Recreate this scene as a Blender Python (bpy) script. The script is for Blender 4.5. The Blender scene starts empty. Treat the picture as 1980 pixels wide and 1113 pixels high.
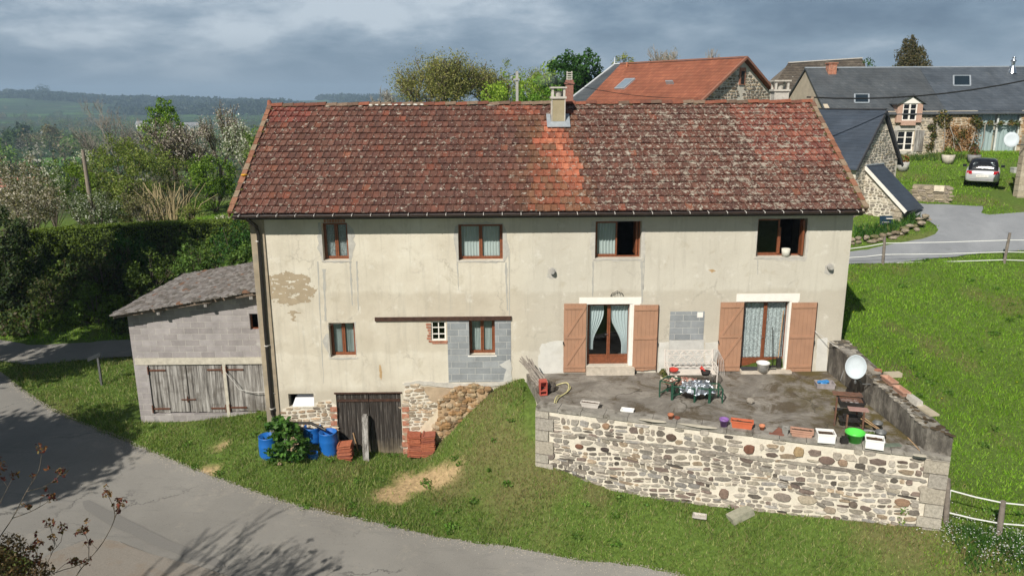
import bpy, math, random
import numpy as np
from math import sin, cos, tan, pi, radians, sqrt, atan2
from mathutils import Vector, Matrix
random.seed(7); RNG = np.random.default_rng(11)
SC = bpy.context.scene
COL = SC.collection
# ------------------------------------------------------------------ camera
FPX, PITCH, YAW, ROLL = 1478.0, radians(14.0), radians(0.45), radians(-0.3525)
CAM = np.array([0.0, -22.8, 11.2])
_F = np.array([sin(YAW)*cos(PITCH), cos(YAW)*cos(PITCH), -sin(PITCH)])
_r = np.array([cos(YAW), -sin(YAW), 0.0]); _u = np.cross(_r, _F)
_R = cos(ROLL)*_r + sin(ROLL)*_u; _U = cos(ROLL)*_u - sin(ROLL)*_r
def ray(px, py): return _F + (px-990)/FPX*_R - (py-556.5)/FPX*_U
def atY(px, py, y=0.0):          # point of the scene standing at world depth y
    d = ray(px, py); return CAM + d*((y-CAM[1])/d[1])
def atZ(px, py, z):
    d = ray(px, py); return CAM + d*((z-CAM[2])/d[2])
def fx(px, py, y=0.0):
    p = atY(px, py, y); return p[0], p[2]
cam = bpy.data.cameras.new('camera'); co = bpy.data.objects.new('camera', cam); COL.objects.link(co)
cam.sensor_width = 36; cam.lens = FPX/1980*36; cam.clip_end = 20000; cam.clip_start = 0.1
M = Matrix(((_R[0], _U[0], -_F[0], CAM[0]), (_R[1], _U[1], -_F[1], CAM[1]), (_R[2], _U[2], -_F[2], CAM[2]), (0, 0, 0, 1)))
co.matrix_world = M; SC.camera = co
# ------------------------------------------------------------------ nodes
class G:
    def __init__(s, tree):
        s.t = tree; s.L = tree.links
    def n(s, typ, props=None, **ins):
        nd = s.t.nodes.new(typ)
        for k, v in (props or {}).items(): setattr(nd, k, v)
        for k, v in ins.items():
            k = int(k[1:]) if k[0] == '_' and k[1:].isdigit() else k.replace('__', ' ')
            s.set(nd.inputs[k], v)
        return nd
    def set(s, sock, v):
        if isinstance(v, bpy.types.NodeSocket): s.L.new(v, sock)
        elif isinstance(v, (tuple, list)) and len(v) == 3 and sock.type == 'RGBA': sock.default_value = (*v, 1)
        else: sock.default_value = v
    def coord(s, kind='Object', scale=(1, 1, 1), loc=(0, 0, 0)):
        tc = s.n('ShaderNodeTexCoord')
        mp = s.n('ShaderNodeMapping'); s.L.new(tc.outputs[kind], mp.inputs[0])
        mp.inputs['Scale'].default_value = scale; mp.inputs['Location'].default_value = loc
        return mp.outputs[0]
    def noise(s, scale, detail=4, rough=.6, vec=None, dist=0.0, color=False):
        nd = s.n('ShaderNodeTexNoise', None, Scale=scale, Detail=detail, Roughness=rough, Distortion=dist)
        s.L.new(vec if vec is not None else s.coord(), nd.inputs['Vector'])
        return nd.outputs['Color' if color else 'Fac']
    def voro(s, scale, vec=None, feature='F1', out='Color', rnd=1.0):
        nd = s.n('ShaderNodeTexVoronoi', {'feature': feature}, Scale=scale, Randomness=rnd)
        s.L.new(vec if vec is not None else s.coord(), nd.inputs['Vector'])
        return nd.outputs[out]
    def ramp(s, fac, pts, interp='LINEAR'):
        nd = s.n('ShaderNodeValToRGB'); s.set(nd.inputs[0], fac); cr = nd.color_ramp; cr.interpolation = interp
        while len(cr.elements) < len(pts): cr.elements.new(0.5)
        for e, (p, c) in zip(cr.elements, pts):
            e.position = p; e.color = (c, c, c, 1) if isinstance(c, (int, float)) else (*c, 1)
        return nd.outputs[0]
    def mix(s, fac, a, b, mode='MIX'):
        nd = s.n('ShaderNodeMix', {'data_type': 'RGBA', 'blend_type': mode})
        s.set(nd.inputs[0], fac); s.set(nd.inputs[6], a); s.set(nd.inputs[7], b); return nd.outputs[2]
    def math(s, op, a, b=0.0, clamp=False):
        nd = s.n('ShaderNodeMath', {'operation': op, 'use_clamp': clamp}); s.set(nd.inputs[0], a); s.set(nd.inputs[1], b); return nd.outputs[0]
    def attr(s, name='col'):
        return s.n('ShaderNodeAttribute', {'attribute_name': name}).outputs['Color']
    def bump(s, h, strength=.5, dist=.02, nrm=None):
        nd = s.n('ShaderNodeBump', None, Strength=strength, Distance=dist, Height=h)
        if nrm is not None: s.L.new(nrm, nd.inputs['Normal'])
        return nd.outputs[0]
MATS = {}
def material(name):
    m = bpy.data.materials.new(name); m.use_nodes = True
    g = G(m.node_tree); g.t.nodes.clear(); g.out = g.n('ShaderNodeOutputMaterial'); MATS[name] = m; return m, g
def pbr(g, color, rough=.85, normal=None, spec=.3, metal=0.0):
    b = g.n('ShaderNodeBsdfPrincipled'); g.set(b.inputs['Base Color'], color); g.set(b.inputs['Roughness'], rough)
    b.inputs['Specular IOR Level'].default_value = spec; b.inputs['Metallic'].default_value = metal
    if normal is not None: g.L.new(normal, b.inputs['Normal'])
    g.L.new(b.outputs[0], g.out.inputs[0]); return b
def plain(name, color, rough=.7, var=.25, scale=6, spec=.3, metal=0.0, bmp=.3, fine=40, dirt=None):
    if name in MATS: return MATS[name]
    m, g = material(name)
    f = g.noise(scale, 5, .65)
    lo = tuple(c*(1-var) for c in color); hi = tuple(min(1, c*(1+var)) for c in color)
    c = g.ramp(f, [(.3, lo), (.7, hi)])
    if dirt:
        c = g.mix(g.ramp(g.noise(scale*.6, 6, .7, dist=.5), [(.52, 0), (.68, dirt[1])]), c, dirt[0])
    pbr(g, c, rough, g.bump(g.noise(fine, 3), bmp, .01), spec, metal); return m
def attrmat(name, rough=.85, var=.3, scale=8, bmp=.5, fine=30, spec=.25):
    m, g = material(name)
    f = g.ramp(g.noise(scale, 5, .7), [(.3, 1-var), (.72, 1+var)])
    c = g.mix(1.0, g.attr(), f, 'MULTIPLY')
    pbr(g, c, rough, g.bump(g.noise(fine, 4, .7), bmp, .012), spec); return m
# ------------------------------------------------------------------ mesh building
class MB:
    """collects faces in world coordinates, one mesh object"""
    def __init__(s): s.v = []; s.f = []; s.c = []; s.sm = []
    def add(s, verts, faces, col=None, smooth=False):
        o = len(s.v); s.v.extend([tuple(map(float, p)) for p in verts])
        for f in faces: s.f.append(tuple(i+o for i in f)); s.c.append(col or (1, 1, 1)); s.sm.append(smooth)
        return s
    def box(s, x0, y0, z0, x1, y1, z1, col=None):
        x0, x1 = min(x0, x1), max(x0, x1); y0, y1 = min(y0, y1), max(y0, y1); z0, z1 = min(z0, z1), max(z0, z1)
        return s.add([(x0, y0, z0), (x1, y0, z0), (x1, y1, z0), (x0, y1, z0), (x0, y0, z1), (x1, y0, z1), (x1, y1, z1), (x0, y1, z1)],
                     [(0, 3, 2, 1), (4, 5, 6, 7), (0, 1, 5, 4), (1, 2, 6, 5), (2, 3, 7, 6), (3, 0, 4, 7)], col)
    def obox(s, c, ax, ay, az, col=None):
        """oriented box: centre + three half-axis vectors"""
        c, ax, ay, az = map(np.array, (c, ax, ay, az)); vs = []
        for k in (-1, 1):
            for i, j in ((-1, -1), (1, -1), (1, 1), (-1, 1)): vs.append(c+ax*i+ay*j+az*k)
        return s.add(vs, [(0, 3, 2, 1), (4, 5, 6, 7), (0, 1, 5, 4), (1, 2, 6, 5), (2, 3, 7, 6), (3, 0, 4, 7)], col)
    def bar(s, a, b, w, h=None, col=None, up=(0, 0, 1)):
        a, b = np.array(a, float), np.array(b, float); d = b-a; L = np.linalg.norm(d)
        if L < 1e-6: return s
        d /= L; up = np.array(up, float)
        if abs(d@up) > .98: up = np.array((0, 1, 0.))
        sd = np.cross(d, up); sd /= np.linalg.norm(sd); u2 = np.cross(sd, d)
        return s.obox((a+b)/2, d*L/2, sd*w/2, u2*(h or w)/2, col)
    def tube(s, pts, r, n=8, col=None, cap=True):
        pts = [np.array(p, float) for p in pts]; rs = r if isinstance(r, (list, tuple)) else [r]*len(pts)
        o = []; prev = None
        for i, p in enumerate(pts):
            d = pts[min(i+1, len(pts)-1)]-pts[max(i-1, 0)]; L = np.linalg.norm(d); d = d/L if L > 1e-9 else np.array((0, 0, 1.))
            if prev is None:
                a = np.array((0, 0, 1.)) if abs(d[2]) < .9 else np.array((1., 0, 0)); prev = np.cross(d, a)
            prev = prev-d*(prev@d); prev /= np.linalg.norm(prev); q = np.cross(d, prev)
            for k in range(n): t = 2*pi*k/n; o.append(p+(prev*cos(t)+q*sin(t))*rs[i])
        F = [(i*n+k, i*n+(k+1) % n, (i+1)*n+(k+1) % n, (i+1)*n+k) for i in range(len(pts)-1) for k in range(n)]
        s.add(o, F, col, True)
        if cap:
            s.add(o[:n], [tuple(range(n))[::-1]], col); s.add(o[-n:], [tuple(range(n))], col)
        return s
    def lathe(s, c, prof, n=20, col=None, ax=(0, 0, 1), sx=1.0, sy=1.0):
        c = np.array(c, float); o = []
        for r, z in prof:
            for k in range(n):
                t = 2*pi*k/n; o.append(c+np.array((r*cos(t)*sx, r*sin(t)*sy, z)))
        F = [(i*n+k, i*n+(k+1) % n, (i+1)*n+(k+1) % n, (i+1)*n+k) for i in range(len(prof)-1) for k in range(n)]
        return s.add(o, F, col, True)
    def prism(s, poly, d, col=None):
        """poly: 3-D points (planar), extruded by vector d"""
        P = [np.array(p, float) for p in poly]; d = np.array(d, float); n = len(P)
        return s.add(P+[p+d for p in P], [tuple(range(n))[::-1], tuple(range(n, 2*n))]+[(i, (i+1) % n, n+(i+1) % n, n+i) for i in range(n)], col)
    def build(s, name, mat, parent=None, org=(0, 0, 0), fixn=False):
        me = bpy.data.meshes.new(name)
        o3 = np.array(org, float)
        me.from_pydata([tuple(np.array(p)-o3) for p in s.v], [], s.f); me.materials.append(mat)
        me.polygons.foreach_set('use_smooth', s.sm)
        if any(c != (1, 1, 1) for c in s.c):
            a = me.attributes.new('col', 'FLOAT_COLOR', 'FACE')
            a.data.foreach_set('color', [x for c in s.c for x in (*c, 1.0)])
        if fixn:
            import bmesh
            bm = bmesh.new(); bm.from_mesh(me); bmesh.ops.remove_doubles(bm, verts=bm.verts, dist=1e-4); bmesh.ops.recalc_face_normals(bm, faces=bm.faces); bm.to_mesh(me); bm.free()
        o = bpy.data.objects.new(name, me); COL.objects.link(o)
        if parent is not None: o.parent = parent
        return o
def fastmesh(name, V, Fc, mat, col=None, parent=None, org=(0, 0, 0), smooth=False, pcol=None):
    V = np.asarray(V, np.float32).reshape(-1, 3)-np.array(org, np.float32); Fc = np.asarray(Fc, np.int32); k = Fc.shape[1]
    me = bpy.data.meshes.new(name); me.vertices.add(len(V)); me.vertices.foreach_set('co', V.ravel())
    me.loops.add(Fc.size); me.loops.foreach_set('vertex_index', Fc.ravel())
    me.polygons.add(len(Fc)); me.polygons.foreach_set('loop_start', np.arange(0, Fc.size, k, dtype=np.int32))
    me.polygons.foreach_set('loop_total', np.full(len(Fc), k, np.int32)); me.update(calc_edges=True)
    if smooth: me.polygons.foreach_set('use_smooth', np.ones(len(Fc), bool))
    me.materials.append(mat)
    if col is not None:
        a = me.attributes.new('col', 'FLOAT_COLOR', 'FACE')
        a.data.foreach_set('color', np.concatenate([col, np.ones((len(col), 1))], 1).astype(np.float32).ravel())
    if pcol is not None:
        a = me.attributes.new('col', 'FLOAT_COLOR', 'POINT')
        a.data.foreach_set('color', pcol.astype(np.float32).ravel())
    o = bpy.data.objects.new(name, me); COL.objects.link(o)
    if parent is not None: o.parent = parent
    return o
def tag(o, label=None, cat=None, group=None, kind=None):
    if label: o['label'] = label
    if cat: o['category'] = cat
    if group: o['group'] = group
    if kind: o['kind'] = kind
    return o
class Thing:
    def __init__(s, name, label, cat, loc, group=None):
        s.o = bpy.data.objects.new(name, None); COL.objects.link(s.o); s.o.empty_display_size = .2
        s.loc = tuple(map(float, loc)); s.o.location = s.loc; tag(s.o, label, cat, group)
    def part(s, name, mb, mat, parent=None, label=None, fixn=False):
        o = mb.build(name, mat, parent or s.o, s.loc, fixn)
        if label: o['label'] = label
        return o
def solo(name, mb, mat, label, cat, loc, group=None, fixn=False):
    o = mb.build(name, mat, None, loc, fixn); o.location = tuple(map(float, loc)); return tag(o, label, cat, group)
def copytree(o, parent=None):
    c = o.copy(); COL.objects.link(c)
    if parent is not None: c.parent = parent
    for ch in [k for k in o.children]: copytree(ch, c)
    return c
# ------------------------------------------------------------------ ground heights
def inpoly(X, Y, poly):
    X = np.asarray(X); Y = np.asarray(Y); r = np.zeros(X.shape, bool); n = len(poly)
    for i in range(n):
        x0, y0 = poly[i]; x1, y1 = poly[(i+1) % n]
        if y0 == y1: continue
        c = ((y0 > Y) != (y1 > Y)) & (X < (x1-x0)*(Y-y0)/(y1-y0)+x0); r ^= c
    return r
def polydist(X, Y, poly, closed=True):
    d = np.full(np.shape(X), 1e9); n = len(poly)
    for i in range(n if closed else n-1):
        ax, ay = poly[i]; bx, by = poly[(i+1) % n]; vx, vy = bx-ax, by-ay
        t = np.clip(((X-ax)*vx+(Y-ay)*vy)/(vx*vx+vy*vy+1e-12), 0, 1)
        d = np.minimum(d, np.hypot(X-ax-t*vx, Y-ay-t*vy))
    return d
CP = [atZ(*p) for p in [
    (275, 803, .95), (400, 800, .95), (250, 855, .62), (390, 915, .3), (150, 815, .7), (0, 720, .8), (600, 985, 0), (560, 900, .3), (750, 1000, -.15),
    (900, 1050, -.4), (1300, 1113, -.6), (1100, 1085, -.5), (250, 690, .8), (250, 660, .8), (0, 675, .8), (1035, 905, .6), (1400, 985, .15), (1815, 1027, .7),
    (1200, 950, .3), (1600, 1005, .4), (1980, 1113, .4), (1500, 1113, -.3), (1700, 1113, 0), (1930, 1035, .95), (1035, 790, 2.4), (900, 950, .05),
    (1675, 610, 3.5), (1800, 700, 2.6), (1800, 490, 4.5), (1700, 490, 4.4), (1800, 510, 4.25), (1950, 505, 4.3), (1800, 400, 5.9), (1895, 364, 6.5),
    (1740, 428, 5.4), (1660, 440, 5.1), (1740, 308, 7.5), (1960, 310, 7.5), (1980, 700, 2.4), (1900, 850, 1.6), (1850, 905, 1.3), (1970, 420, 5.7),
    (1740, 330, 7.0), (1900, 330, 7.0), (1850, 308, 7.5), (1800, 350, 6.6), (1700, 320, 6.9), (720, 880, 0), (660, 880, .05), (850, 872, .2), (900, 800, 1.3), (420, 390, 4.5), (0, 1113, .3)]]
CP += [np.array(p, float) for p in [
    (-7.6, -.1, 1.15), (-6.2, -.3, .75), (-5.0, -.3, .3), (.2, .0, 2.55), (-1.2, -.2, 1.7), (.5, -1, 2.1), (10.9, 0, 3.3), (10.9, -3, 2.3), (10.8, -5.5, 1.2),
    (-16, 13.5, 3.5), (-30, 13, 3.0), (-9, 14, 3.8), (-9, 9, 1.2), (-12, 10, .9), (-22, 10.2, .9), (-16, 24, 4.4), (-32, 28, 3.2), (0, -16, -.9), (-10, -14, .1), (-20, -10, .8), (12, -14, -.2),
    (-28, 2, 1.2), (0, 12, 4.5), (8, 12, 4.4), (4, 22, 6.3), (10, 30, 7.2), (-6, 26, 5.2), (25, 40, 8), (0, 40, 7), (40, 30, 7.5), (40, 10, 4.6), (35, -5, 1.8), (25, -16, .3), (-20, -26, .2),
    (-45, 0, 1.5), (-45, 25, 1.5), (45, 50, 8), (-20, 45, 2), (0, -35, -1.2), (25, -35, 0), (-8, 5, 1.2), (3, 5, 3.2), (10.5, 8, 4.0), (-4, 5, 1.5)]]
_ta = atZ(1036, 786, 2.72); _tb = atZ(1838, 884, 2.72); _tu = (_tb-_ta)/np.linalg.norm(_tb-_ta); _tn = np.array((_tu[1], -_tu[0], 0.))
for _px, _py in [(1085, 912), (1160, 944), (1230, 958), (1310, 972), (1400, 984), (1500, 994), (1600, 1004), (1710, 1016)]:
    _d = ray(_px, _py); _p = CAM+_d*(((_ta-CAM)@_tn)/(_d@_tn)); CP.append(_p); CP.append(_p+_tn*.5+np.array((0, 0, -.10)))
CP = [c for c in CP if not (abs(c[0]-atZ(1400, 985, .15)[0]) < 1e-6 or abs(c[0]-atZ(1200, 950, .3)[0]) < 1e-6 or abs(c[0]-atZ(1600, 1005, .4)[0]) < 1e-6)]
CP = np.array(CP)
def _kern(r): return np.sqrt(r*r+1.2**2)
_d = np.hypot(CP[:, None, 0]-CP[None, :, 0], CP[:, None, 1]-CP[None, :, 1])
_n = len(CP); _A = np.zeros((_n+3, _n+3)); _A[:_n, :_n] = _kern(_d)-np.eye(_n)*.15
_A[:_n, _n:] = np.c_[np.ones(_n), CP[:, 0], CP[:, 1]]; _A[_n:, :_n] = _A[:_n, _n:].T
_W = np.linalg.solve(_A, np.r_[CP[:, 2], 0, 0, 0])
def sstep(a, b, x): t = np.clip((x-a)/(b-a), 0, 1); return t*t*(3-2*t)
def H(x, y):
    x = np.asarray(x, float); y = np.asarray(y, float); sh = x.shape; X, Y = x.ravel(), y.ravel()
    near = np.zeros(len(X))
    cx, cy = np.clip(X, -48, 48), np.clip(Y, -38, 56)
    for i in range(0, len(X), 20000):
        s = slice(i, i+20000); r = np.hypot(cx[s, None]-CP[None, :, 0], cy[s, None]-CP[None, :, 1])
        near[s] = _kern(r)@_W[:_n]+_W[_n]+_W[_n+1]*cx[s]+_W[_n+2]*cy[s]
    d = np.hypot(X, Y-5)
    far = 3.0-17*sstep(50, 210, d)-9*sstep(250, 750, d)+4*np.sin(X/90+1)*np.cos(Y/140)*sstep(100, 300, d)
    far += 40*sstep(1100, 2700, d)*(.6+.2*np.sin(X/420+.8)+.2*np.sin(X/190+Y/600))+32*np.exp(-((X+1180)/400)**2-((Y-2050)/420)**2)
    far -= sstep(0, 260, Y-60)*0
    w = sstep(44, 90, d)
    z = near*(1-w)+far*w
    return z.reshape(sh) if sh else float(z[0])
def gp(px, py, lo=10, hi=200):
    """where the sight line of a photo pixel meets the ground"""
    d = ray(px, py); d = d/np.hypot(d[0], d[1]); t = np.arange(lo, hi, .05)
    P = CAM[None]+d[None]*t[:, None]; k = np.argmax(P[:, 2] < H(P[:, 0], P[:, 1]))
    return P[k]
HAZE = True
# ------------------------------------------------------------------ light, sky, air
SUN = Vector((0.37, 0.68, -0.655)).normalized()
sl = bpy.data.lights.new('sun', 'SUN'); sl.energy = 5.0; sl.angle = radians(0.5); sl.color = (1.0, .95, .86)
so = bpy.data.objects.new('sun', sl); COL.objects.link(so); so.rotation_euler = SUN.to_track_quat('-Z', 'Y').to_euler()
W = bpy.data.worlds.new('World'); SC.world = W; W.use_nodes = True
g = G(W.node_tree); g.t.nodes.clear(); out = g.n('ShaderNodeOutputWorld')
sky = g.n('ShaderNodeTexSky', {'sky_type': 'NISHITA', 'sun_disc': False})
sky.sun_elevation = math.asin(-SUN.z); sky.sun_rotation = atan2(-SUN.x, -SUN.y)
sky.altitude = 300; sky.dust_density = 2.0
# broken grey cloud layer, projected on a level sheet overhead
tc = g.n('ShaderNodeTexCoord'); sp = g.n('ShaderNodeSeparateXYZ'); g.L.new(tc.outputs['Generated'], sp.inputs[0])
zz = g.math('ADD', g.math('MAXIMUM', sp.outputs[2], 0.0), .30)
cx = g.math('DIVIDE', sp.outputs[0], zz); cy = g.math('DIVIDE', sp.outputs[1], zz)
cb = g.n('ShaderNodeCombineXYZ', None, X=cx, Y=cy, Z=0.0).outputs[0]
cb = g.n('ShaderNodeVectorMath', {'operation': 'ADD'}, _0=cb, _1=(3.1, 1.7, 0.0)).outputs[0]; n1 = g.noise(1.15, 3, .45, cb, .1); n2 = g.noise(3.6, 6, .6, cb, .1)
nn = g.math('ADD', g.math('MULTIPLY', n1, .68), g.math('MULTIPLY', n2, .32))
cl = g.ramp(nn, [(.37, (.115, .170, .245)), (.45, (.18, .25, .335)), (.52, (.29, .365, .45)), (.59, (.50, .57, .64))])
# towards the sun-lit far edge the layer thins and pales
hz = g.ramp(sp.outputs[2], [(0.0, (.215, .285, .37)), (.06, (.19, .26, .345))])
cl = g.mix(g.ramp(sp.outputs[2], [(.0, 1.0), (.075, 0.0)]), cl, hz)
over = g.ramp(sp.outputs[2], [(.12, 1.0), (.5, .38)]); cl = g.mix(1.0, cl, over, 'MULTIPLY')   # unseen sky above the view, darkened on purpose to deepen shadows
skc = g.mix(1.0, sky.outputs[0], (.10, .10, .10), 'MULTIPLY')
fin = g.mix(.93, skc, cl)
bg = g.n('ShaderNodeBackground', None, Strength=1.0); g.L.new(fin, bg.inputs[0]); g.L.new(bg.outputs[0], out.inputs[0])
SC.view_settings.view_transform = 'Standard'; SC.view_settings.look = 'None'; SC.view_settings.gamma = 1.0; SC.view_settings.exposure = 0.14
SC.cycles.max_bounces = 6; SC.cycles.diffuse_bounces = 3; SC.cycles.glossy_bounces = 3; SC.cycles.transmission_bounces = 4
SC.cycles.transparent_max_bounces = 8; SC.cycles.volume_bounces = 0
SC.cycles.use_denoising = True; SC.cycles.use_adaptive_sampling = True; SC.cycles.adaptive_threshold = .02
if HAZE:
    m, g = material('air')
    pv = g.n('ShaderNodeVolumePrincipled', None, Density=.00026, Anisotropy=0.0); pv.inputs['Color'].default_value = (.56, .77, 1.0, 1)
    g.L.new(pv.outputs[0], g.out.inputs['Volume'])
    b = MB().box(-3400, -200, -70, 3400, 3500, 70); o = b.build('haze', m); tag(o, kind='stuff')
# ------------------------------------------------------------------ roads
def W2(l): return [tuple(gp(*p)[:2]) for p in l]
mainA = [(-30, 13.5), (-25, 10.2)]+W2([(0, 722), (60, 767), (150, 817), (250, 857), (390, 915), (500, 955), (600, 985), (760, 1020), (900, 1050), (1100, 1085), (1300, 1113)])+[(7.0, -7.6), (12, -10), (22, -15)]
def smooth(pts, step=.35, closed=False):
    P = [np.array(p, float) for p in pts]; out = []; n = len(P)
    for i in range(n if closed else n-1):
        p0, p1, p2, p3 = [P[(i+k) % n] if closed else P[min(max(i+k, 0), n-1)] for k in (-1, 0, 1, 2)]
        m = max(2, int(np.linalg.norm(p2-p1)/step))
        for j in range(m):
            t = j/m; out.append(.5*((2*p1)+(-p0+p2)*t+(2*p0-5*p1+4*p2-p3)*t*t+(-p0+3*p1-3*p2+p3)*t**3))
    if not closed: out.append(P[-1])
    return [tuple(p) for p in out]
mainA = smooth(mainA); mb_ = []
for i, p in enumerate(mainA):
    a = np.array(mainA[max(i-3, 0)]); b = np.array(mainA[min(i+3, len(mainA)-1)]); d = (b-a)/np.linalg.norm(b-a)
    mb_.append((p[0]-5.0*-d[1]*1, p[1]-5.0*d[0]))
def wob(poly, a=.06):
    r = random.Random(3); a *= .55
    return [(x+a*(sin(x*2.1+y*3)+r.gauss(0, .7)), y+a*(sin(y*2.3+x*1.2)+r.gauss(0, .7))) for x, y in poly]
MAIN = wob(mainA)+[(p[0]-0, p[1]) for p in mb_[::-1][::3]]
if not inpoly(np.array([0.]), np.array([-6.5]), MAIN)[0]:
    mb_ = []
    for i, p in enumerate(mainA):
        a = np.array(mainA[max(i-3, 0)]); b = np.array(mainA[min(i+3, len(mainA)-1)]); d = (b-a)/np.linalg.norm(b-a)
        mb_.append((p[0]+5.2*d[1], p[1]-5.2*d[0]))
    MAIN = wob(mainA)+mb_[::-1][::3]
LANE = wob(smooth([(-30, 11.2), (-22, 9.6)]+W2([(60, 668), (160, 663), (250, 659)])+[(-9, 9.9), (-3, 10.6)])+smooth([(-3, 8.5), (-9, 7.6)]+W2([(250, 690), (160, 697), (60, 705)])+[(-21, 7.2), (-27, 8.0)]), .04)
UPPER = wob(smooth(W2([(1600, 516), (1648, 512), (1750, 507), (1850, 497), (1980, 486)])+[(30, 8), (44, 9)])+smooth([(44, 14)]+W2([(1980, 413), (1900, 401), (1830, 397), (1772, 394)])+[(19.7, 17)]+W2([(1768, 418), (1797, 430), (1813, 446), (1792, 461), (1720, 476), (1650, 487), (1600, 492)])), .05)
ROADS = [MAIN, LANE, UPPER]
def sheet(name, poly, step, mat, lift, depthdrop=0, zf=None):
    from mathutils.geometry import delaunay_2d_cdt
    P = [Vector(p) for p in poly]; n = len(P); xs = [p[0] for p in poly]; ys = [p[1] for p in poly]
    gx, gy = np.meshgrid(np.arange(min(xs), max(xs), step), np.arange(min(ys), max(ys), step))
    gx, gy = gx.ravel(), gy.ravel(); k = inpoly(gx, gy, poly) & (polydist(gx, gy, poly) > step*.4)
    P += [Vector((float(a), float(b))) for a, b in zip(gx[k], gy[k])]
    v, e, f, *_ = delaunay_2d_cdt(P, [(i, (i+1) % n) for i in range(n)], [], 1, 1e-4)
    X = np.array([p.x for p in v]); Y = np.array([p.y for p in v]); Z = (zf or H)(X, Y)+lift
    mb = MB(); mb.v = [(float(a), float(b), float(c)) for a, b, c in zip(X, Y, Z)]
    mb.f = [tuple(q) for q in f]; mb.c = [(1, 1, 1)]*len(f); mb.sm = [True]*len(f)
    import bmesh
    o = mb.build(name, mat); me = o.data
    if me.polygons and sum(p.normal.z for p in me.polygons) < 0: me.flip_normals()
    return o
m, g = material('asphalt')
c1 = g.ramp(g.noise(.35, 5, .6), [(.3, (.175, .165, .150)), (.7, (.245, .232, .21))])
c1 = g.mix(g.ramp(g.noise(60, 3, .8), [(.45, 0), (.75, .5)]), c1, (.33, .32, .30))
c1 = g.mix(g.ramp(g.noise(1.1, 7, .75, g.coord(scale=(.5, 2.2, 1)), .6), [(.55, 0), (.72, .45)]), c1, (.105, .103, .10))
cv = g.n('ShaderNodeVectorMath', {'operation': 'ADD'}, _0=g.coord(), _1=g.n('ShaderNodeVectorMath', {'operation': 'SCALE'}, _0=g.noise(1.2, 5, .7, color=True), Scale=1.1).outputs[0]).outputs[0]
c1 = g.mix(g.math('MULTIPLY', g.ramp(g.voro(.30, cv, 'DISTANCE_TO_EDGE', 'Distance'), [(0, .8), (.004, .8), (.009, 0)]), g.ramp(g.noise(.35, 3), [(.5, 0), (.58, .8)])), c1, (.06, .058, .055))
c1 = g.mix(g.ramp(g.noise(.8, 7, .8, g.coord(loc=(9, 2, 0)), .4), [(.55, 0), (.64, .5)]), c1, (.30, .275, .235))
c1 = g.mix(g.ramp(g.voro(9, g.coord(), 'F1', 'Distance'), [(.0, .55), (.10, .55), (.14, 0)]), c1, (.11, .10, .09))
pbr(g, c1, .9, g.bump(g.noise(120, 3, .8), .5, .006)); ASPH = m
m, g = material('pale_asphalt')
c1 = g.ramp(g.noise(.6, 6, .65, dist=.4), [(.3, (.19, .20, .215)), (.7, (.27, .28, .295))])
c1 = g.mix(g.ramp(g.noise(2.5, 6, .75, g.coord(scale=(.6, 1.6, 1))), [(.58, 0), (.7, .5)]), c1, (.13, .135, .14))
pbr(g, c1, .9, g.bump(g.noise(90, 3, .8), .5, .006)); ASPH2 = m
tag(sheet('road', MAIN, .6, ASPH, .045), kind='structure')
tag(sheet('lane', LANE, .6, ASPH, .03), kind='structure')
tag(sheet('village_road', UPPER, .7, ASPH2, .04), kind='structure')
m, g = material('verge_gravel')
c1 = g.ramp(g.noise(30, 4, .8), [(.3, (.21, .185, .16)), (.7, (.31, .28, .24))])
c1 = g.mix(g.ramp(g.noise(1.5, 6, .7), [(.5, 0), (.62, .35)]), c1, (.24, .17, .11))
pbr(g, c1, .95, g.bump(g.noise(70, 3, .8), .8, .02))
GRV = [atZ(*p, .25)[:2] for p in [(130, 1060), (200, 1040), (270, 1058), (370, 1075), (470, 1100), (500, 1140), (350, 1250), (150, 1250), (40, 1200), (60, 1100)]]
GRAVEL = wob(smooth([tuple(p) for p in GRV], closed=True), .07)
tag(sheet('gravel_verge', GRAVEL, .5, m, .085), kind='structure')
m, g = material('fresh_patch')
pbr(g, g.ramp(g.noise(40, 4, .8), [(.3, (.155, .148, .137)), (.7, (.215, .205, .19))]), .92, g.bump(g.noise(110, 3, .8), .6, .006))
tag(sheet('road_repair', wob(smooth([tuple(atZ(*p, .2)[:2]) for p in [(172, 975), (250, 1005), (350, 1042), (430, 1068), (420, 1078), (330, 1058), (250, 1030), (178, 1000), (160, 985)]], closed=True), .04), .5, m, .065), kind='structure')
# ------------------------------------------------------------------ ground sheet
def axis(a, b, st, far):
    n = np.arange(a, b+1e-6, st); o = []; s = st; x = b
    while x < far: s *= 1.13; x += s; o.append(x)
    p = []; s = st; x = a
    while x > -far: s *= 1.13; x -= s; p.append(x)
    return np.r_[p[::-1], n, o]
GX = axis(-30, 34, .32, 3800); GY = axis(-11, 34, .32, 3800); GX = GX[(GX > -3300) & (GX < 3300)]; GY = GY[(GY > -120) & (GY < 3450)]
X, Y = np.meshgrid(GX, GY); Z = H(X, Y)
for R_ in ROADS:
    ins = inpoly(X, Y, R_); dd = polydist(X, Y, R_); Z = Z-np.where(ins, .10*sstep(0, .5, dd), 0)
TERRW = None
FOOT = [(-7.55, .1), (10.45, .1), (10.45, 9.0), (-7.55, 9.0)]
TERR0 = [(.62, .0), tuple(atZ(1040, 790, 2.72)[:2]+np.array((0,.15))), tuple(atZ(1832, 884, 2.72)[:2]+np.array((-.1,.2))), (10.5, .0)]
ins = inpoly(X, Y, TERR0); Z = np.where(ins, np.minimum(Z, 2.2)-.0, Z)
ins = inpoly(X, Y, FOOT) & (polydist(X, Y, FOOT) > .3); Z = np.where(ins, np.minimum(Z, -.2), Z)
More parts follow.
